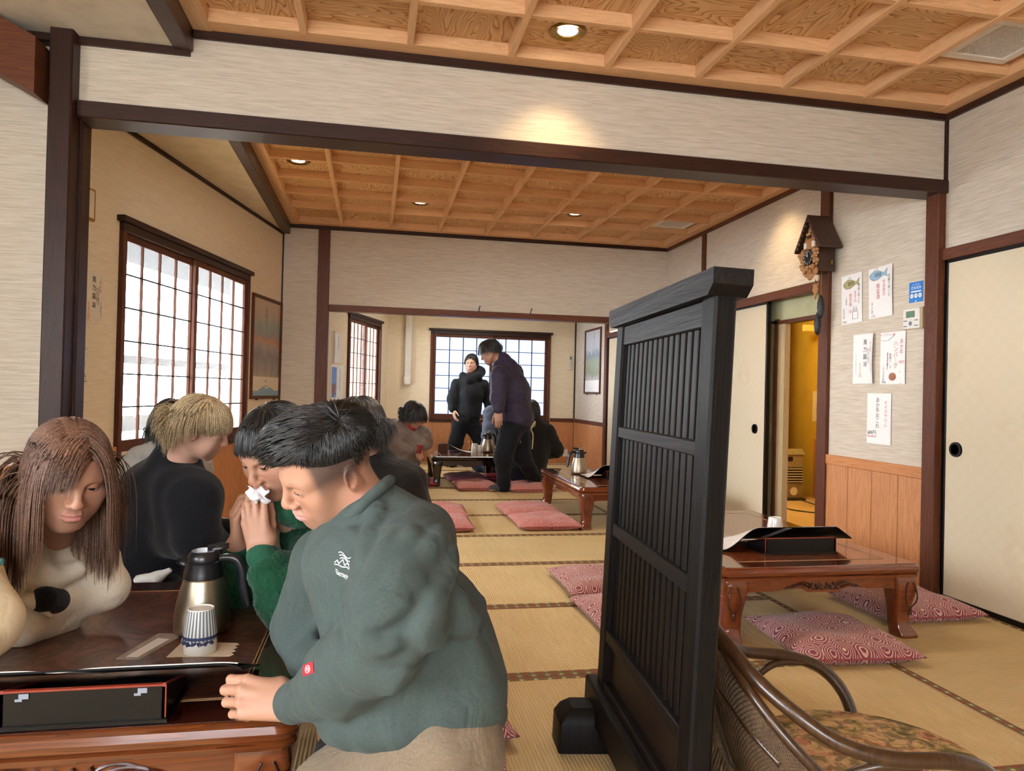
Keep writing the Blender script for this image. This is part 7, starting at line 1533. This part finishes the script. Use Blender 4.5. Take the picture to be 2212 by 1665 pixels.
for a, t_ in ((a1, t1), (a2, t2)):
    c = Shape(); a = A_(a); t_ = A_(t_); t_[2] = max(t_[2], .035); c.chain([a+A_((0, 0, .03)), a, t_], [.05, .052, .036], .03); sdf_obj('sock', c, 'sock', pr, .010)
rng = np.random.RandomState(31); hair_obj(pr, pos, R, s, [style_mop(rng, 800, .13, .02, -.01, -.06, .006, .020, jit=.16, RR=R)], cap_style(.05, -.015, -.055), 'hair_grey', .007)
# ---------------------------------------------------------------- kneeling person with a cord over the back
R = [[.97, -.22, 0], [.22, .95, -.22], [.05, .22, .97]]; pos = A_((1.8227, 8.2568, 0.8866)); s = 1.12
pr = person('person in a black jacket kneeling with a cream cord across the back', (1.85, 8.3, 0))
b = Shape(); add_head(b, pos, R, s, neck=(1.8303, 8.2261, 0.7568)); hip = A_((1.7399, 8.0762, 0.1856)); b.cap((1.8303, 8.2261, 0.7568), hip, .06, .10, .03); ls, rs = (1.6790, 8.2872, 0.6259), (1.9990, 8.1236, 0.6236); b.cap(ls, rs, .045, .045, .03)
b.chain([rs, (2.1282, 8.1517, 0.4224), (2.1182, 8.5110, 0.3351)], [.042, .038, .03]).chain([ls, (1.6809, 8.4417, 0.4220), (1.8228, 8.6190, 0.3232)], [.042, .038, .03]); add_hand(b, (2.1182, 8.5110, 0.3351), (-.3, .8, -.3), (0, 0, 1), False, 1.05); add_hand(b, (1.8228, 8.6190, 0.3232), (.1, .8, -.3), (0, 0, 1), True, 1.05)
b.chain([hip, (1.72, 8.75, .16), (1.72, 8.15, .08)], [.1, .07, .05]).chain([hip, (2.0, 8.75, .16), (2.0, 8.15, .08)], [.1, .07, .05])
sdf_obj('body', b, 'skin', pr, .014, (), None, skin_tint(ASIAN, pos, R, s))
c = Shape(); c.chain([(1.8391, 8.2050, 0.6601), (1.8352, 8.1670, 0.4729), (1.7711, 8.1002, 0.2365)], [.17, .215, .225], .06).cap(ls, rs, .11, .11, .05).chain([rs, (2.1282, 8.1517, 0.4224), (2.1170, 8.4602, 0.3454)], [.105, .09, .06], .03).chain([ls, (1.6809, 8.4417, 0.4220), (1.8012, 8.5721, 0.3330)], [.105, .09, .06], .03)
sdf_obj('jacket', c, 'black_jacket', pr, .014, (), quilt(.007, 50, (.1, .1, 1), 22, (1, .2, 0)))
c = Shape(); c.ell(hip, (.23, .24, .18), .06).chain([hip, (1.72, 8.72, .17), (1.72, 8.12, .085)], [.15, .11, .08], .04).chain([hip, (2.0, 8.72, .17), (2.0, 8.12, .085)], [.15, .11, .08], .04); sdf_obj('trousers', c, 'navy_trousers', pr, .015)
c = Shape(); c.chain([(1.7402, 8.1418, 0.7431), (1.8115, 8.0875, 0.7199), (1.9133, 8.1491, 0.7454)], [.04, .05, .04], .03); sdf_obj('scarf', c, 'grey_hood', pr, .012)
cd_ = MB(); k0 = A_((1.85, 8.3, 0)); q = [A_(p)-k0 for p in ((1.8294, 8.0021, 0.7670), (1.7826, 7.9558, 0.6998), (1.7593, 7.9453, 0.6737), (1.6863, 7.9451, 0.5782), (1.5989, 7.9479, 0.4513))]; cd_.tube(crv(q, 4), .0075, 6); q = [A_(p)-k0 for p in ((1.7593, 7.9453, 0.6737), (1.7875, 7.9201, 0.6126), (1.7705, 7.8741, 0.4484))]; cd_.tube(crv(q, 4), .0075, 6).tube([A_((1.7416, 7.9385, 0.6791))-k0, A_((1.7728, 7.9325, 0.6694))-k0], .016, 7); cd_.obj('cord', 'cord_mat', pr, True)
c = Shape(); c.cap((1.72, 8.06, .05), (1.72, 7.92, .04), .045, .035, .02).cap((2.0, 8.06, .05), (2.0, 7.92, .04), .045, .035, .02); sdf_obj('sock', c, 'sock', pr, .012)
rng = np.random.RandomState(37); hair_obj(pr, pos, R, s, [style_mop(rng, 500, .13, .03, -.02, -.06, .007, .012, jit=.08, RR=R)], cap_style(.05, -.03, -.06), 'hair_grey', .008)
pr.location += Vector((.05, .24, 0))
# ---------------------------------------------------------------- person in the slate top behind the stooping man
R = [[-.9, -.3, 0], [.3, -.9, -.2], [0, -.2, .98]]; pos = A_((1.6770, 9.3530, 1.0109)); s = 1.12
pr = person('person in a slate blue top and jeans sitting behind the stooping man', (1.55, 9.6, 0))
b = Shape(); add_head(b, pos, R, s, neck=(1.6806, 9.3538, 0.8695)); hip = A_((1.62, 9.62, .25)); b.cap((1.6806, 9.3538, 0.8695), hip, .06, .1, .03); ls, rs = (1.5303, 9.3019, 0.8071), (1.8217, 9.3275, 0.7807); b.cap(ls, rs, .045, .045, .03)
b.chain([ls, (1.4831, 9.1919, 0.5091), (1.5235, 8.9814, 0.4058)], [.042, .038, .03]).chain([rs, (1.8139, 9.1280, 0.5172), (1.7085, 8.9457, 0.4103)], [.042, .038, .03]); add_hand(b, (1.5235, 8.9814, 0.4058), (.4, -.6, -.2), (0, 0, 1), False, 1.05); add_hand(b, (1.7085, 8.9457, 0.4103), (-.2, -.6, -.2), (0, 0, 1), True, 1.05)
b.chain([hip, (1.45, 9.45, .10), (1.85, 9.35, .06)], [.1, .07, .05]).chain([hip, (1.95, 9.5, .10), (1.55, 9.35, .06)], [.1, .07, .05])
sdf_obj('body', b, 'skin', pr, .014, (), None, skin_tint(ASIAN, pos, R, s))
c = Shape(); c.chain([(1.6829, 9.3543, 0.7773), hip], [.17, .20], .06).cap(ls, rs, .11, .11, .05).chain([ls, (1.4831, 9.1919, 0.5091), (1.5148, 9.0033, 0.4217)], [.105, .095, .07], .03).chain([rs, (1.8139, 9.1280, 0.5172), (1.7234, 8.9630, 0.4268)], [.105, .09, .06], .03); sdf_obj('top', c, 'slate', pr, .015, (), folds(.006, .7, 2))
c = Shape(); c.ell(hip-A_((0, 0, .02)), (.21, .20, .15), .06).chain([hip, (1.40, 9.45, .11), (1.85, 9.32, .08)], [.14, .10, .075], .04).chain([hip, (1.95, 9.5, .11), (1.50, 9.30, .08)], [.14, .10, .075], .04); sdf_obj('jeans', c, 'jeans', pr, .015)
rng = np.random.RandomState(41); hair_obj(pr, pos, R, s, [style_mop(rng, 400, .13, wid=.007, RR=R)], cap_style(), 'hair_black', .009)
pr.location += Vector((.04, .28, 0))
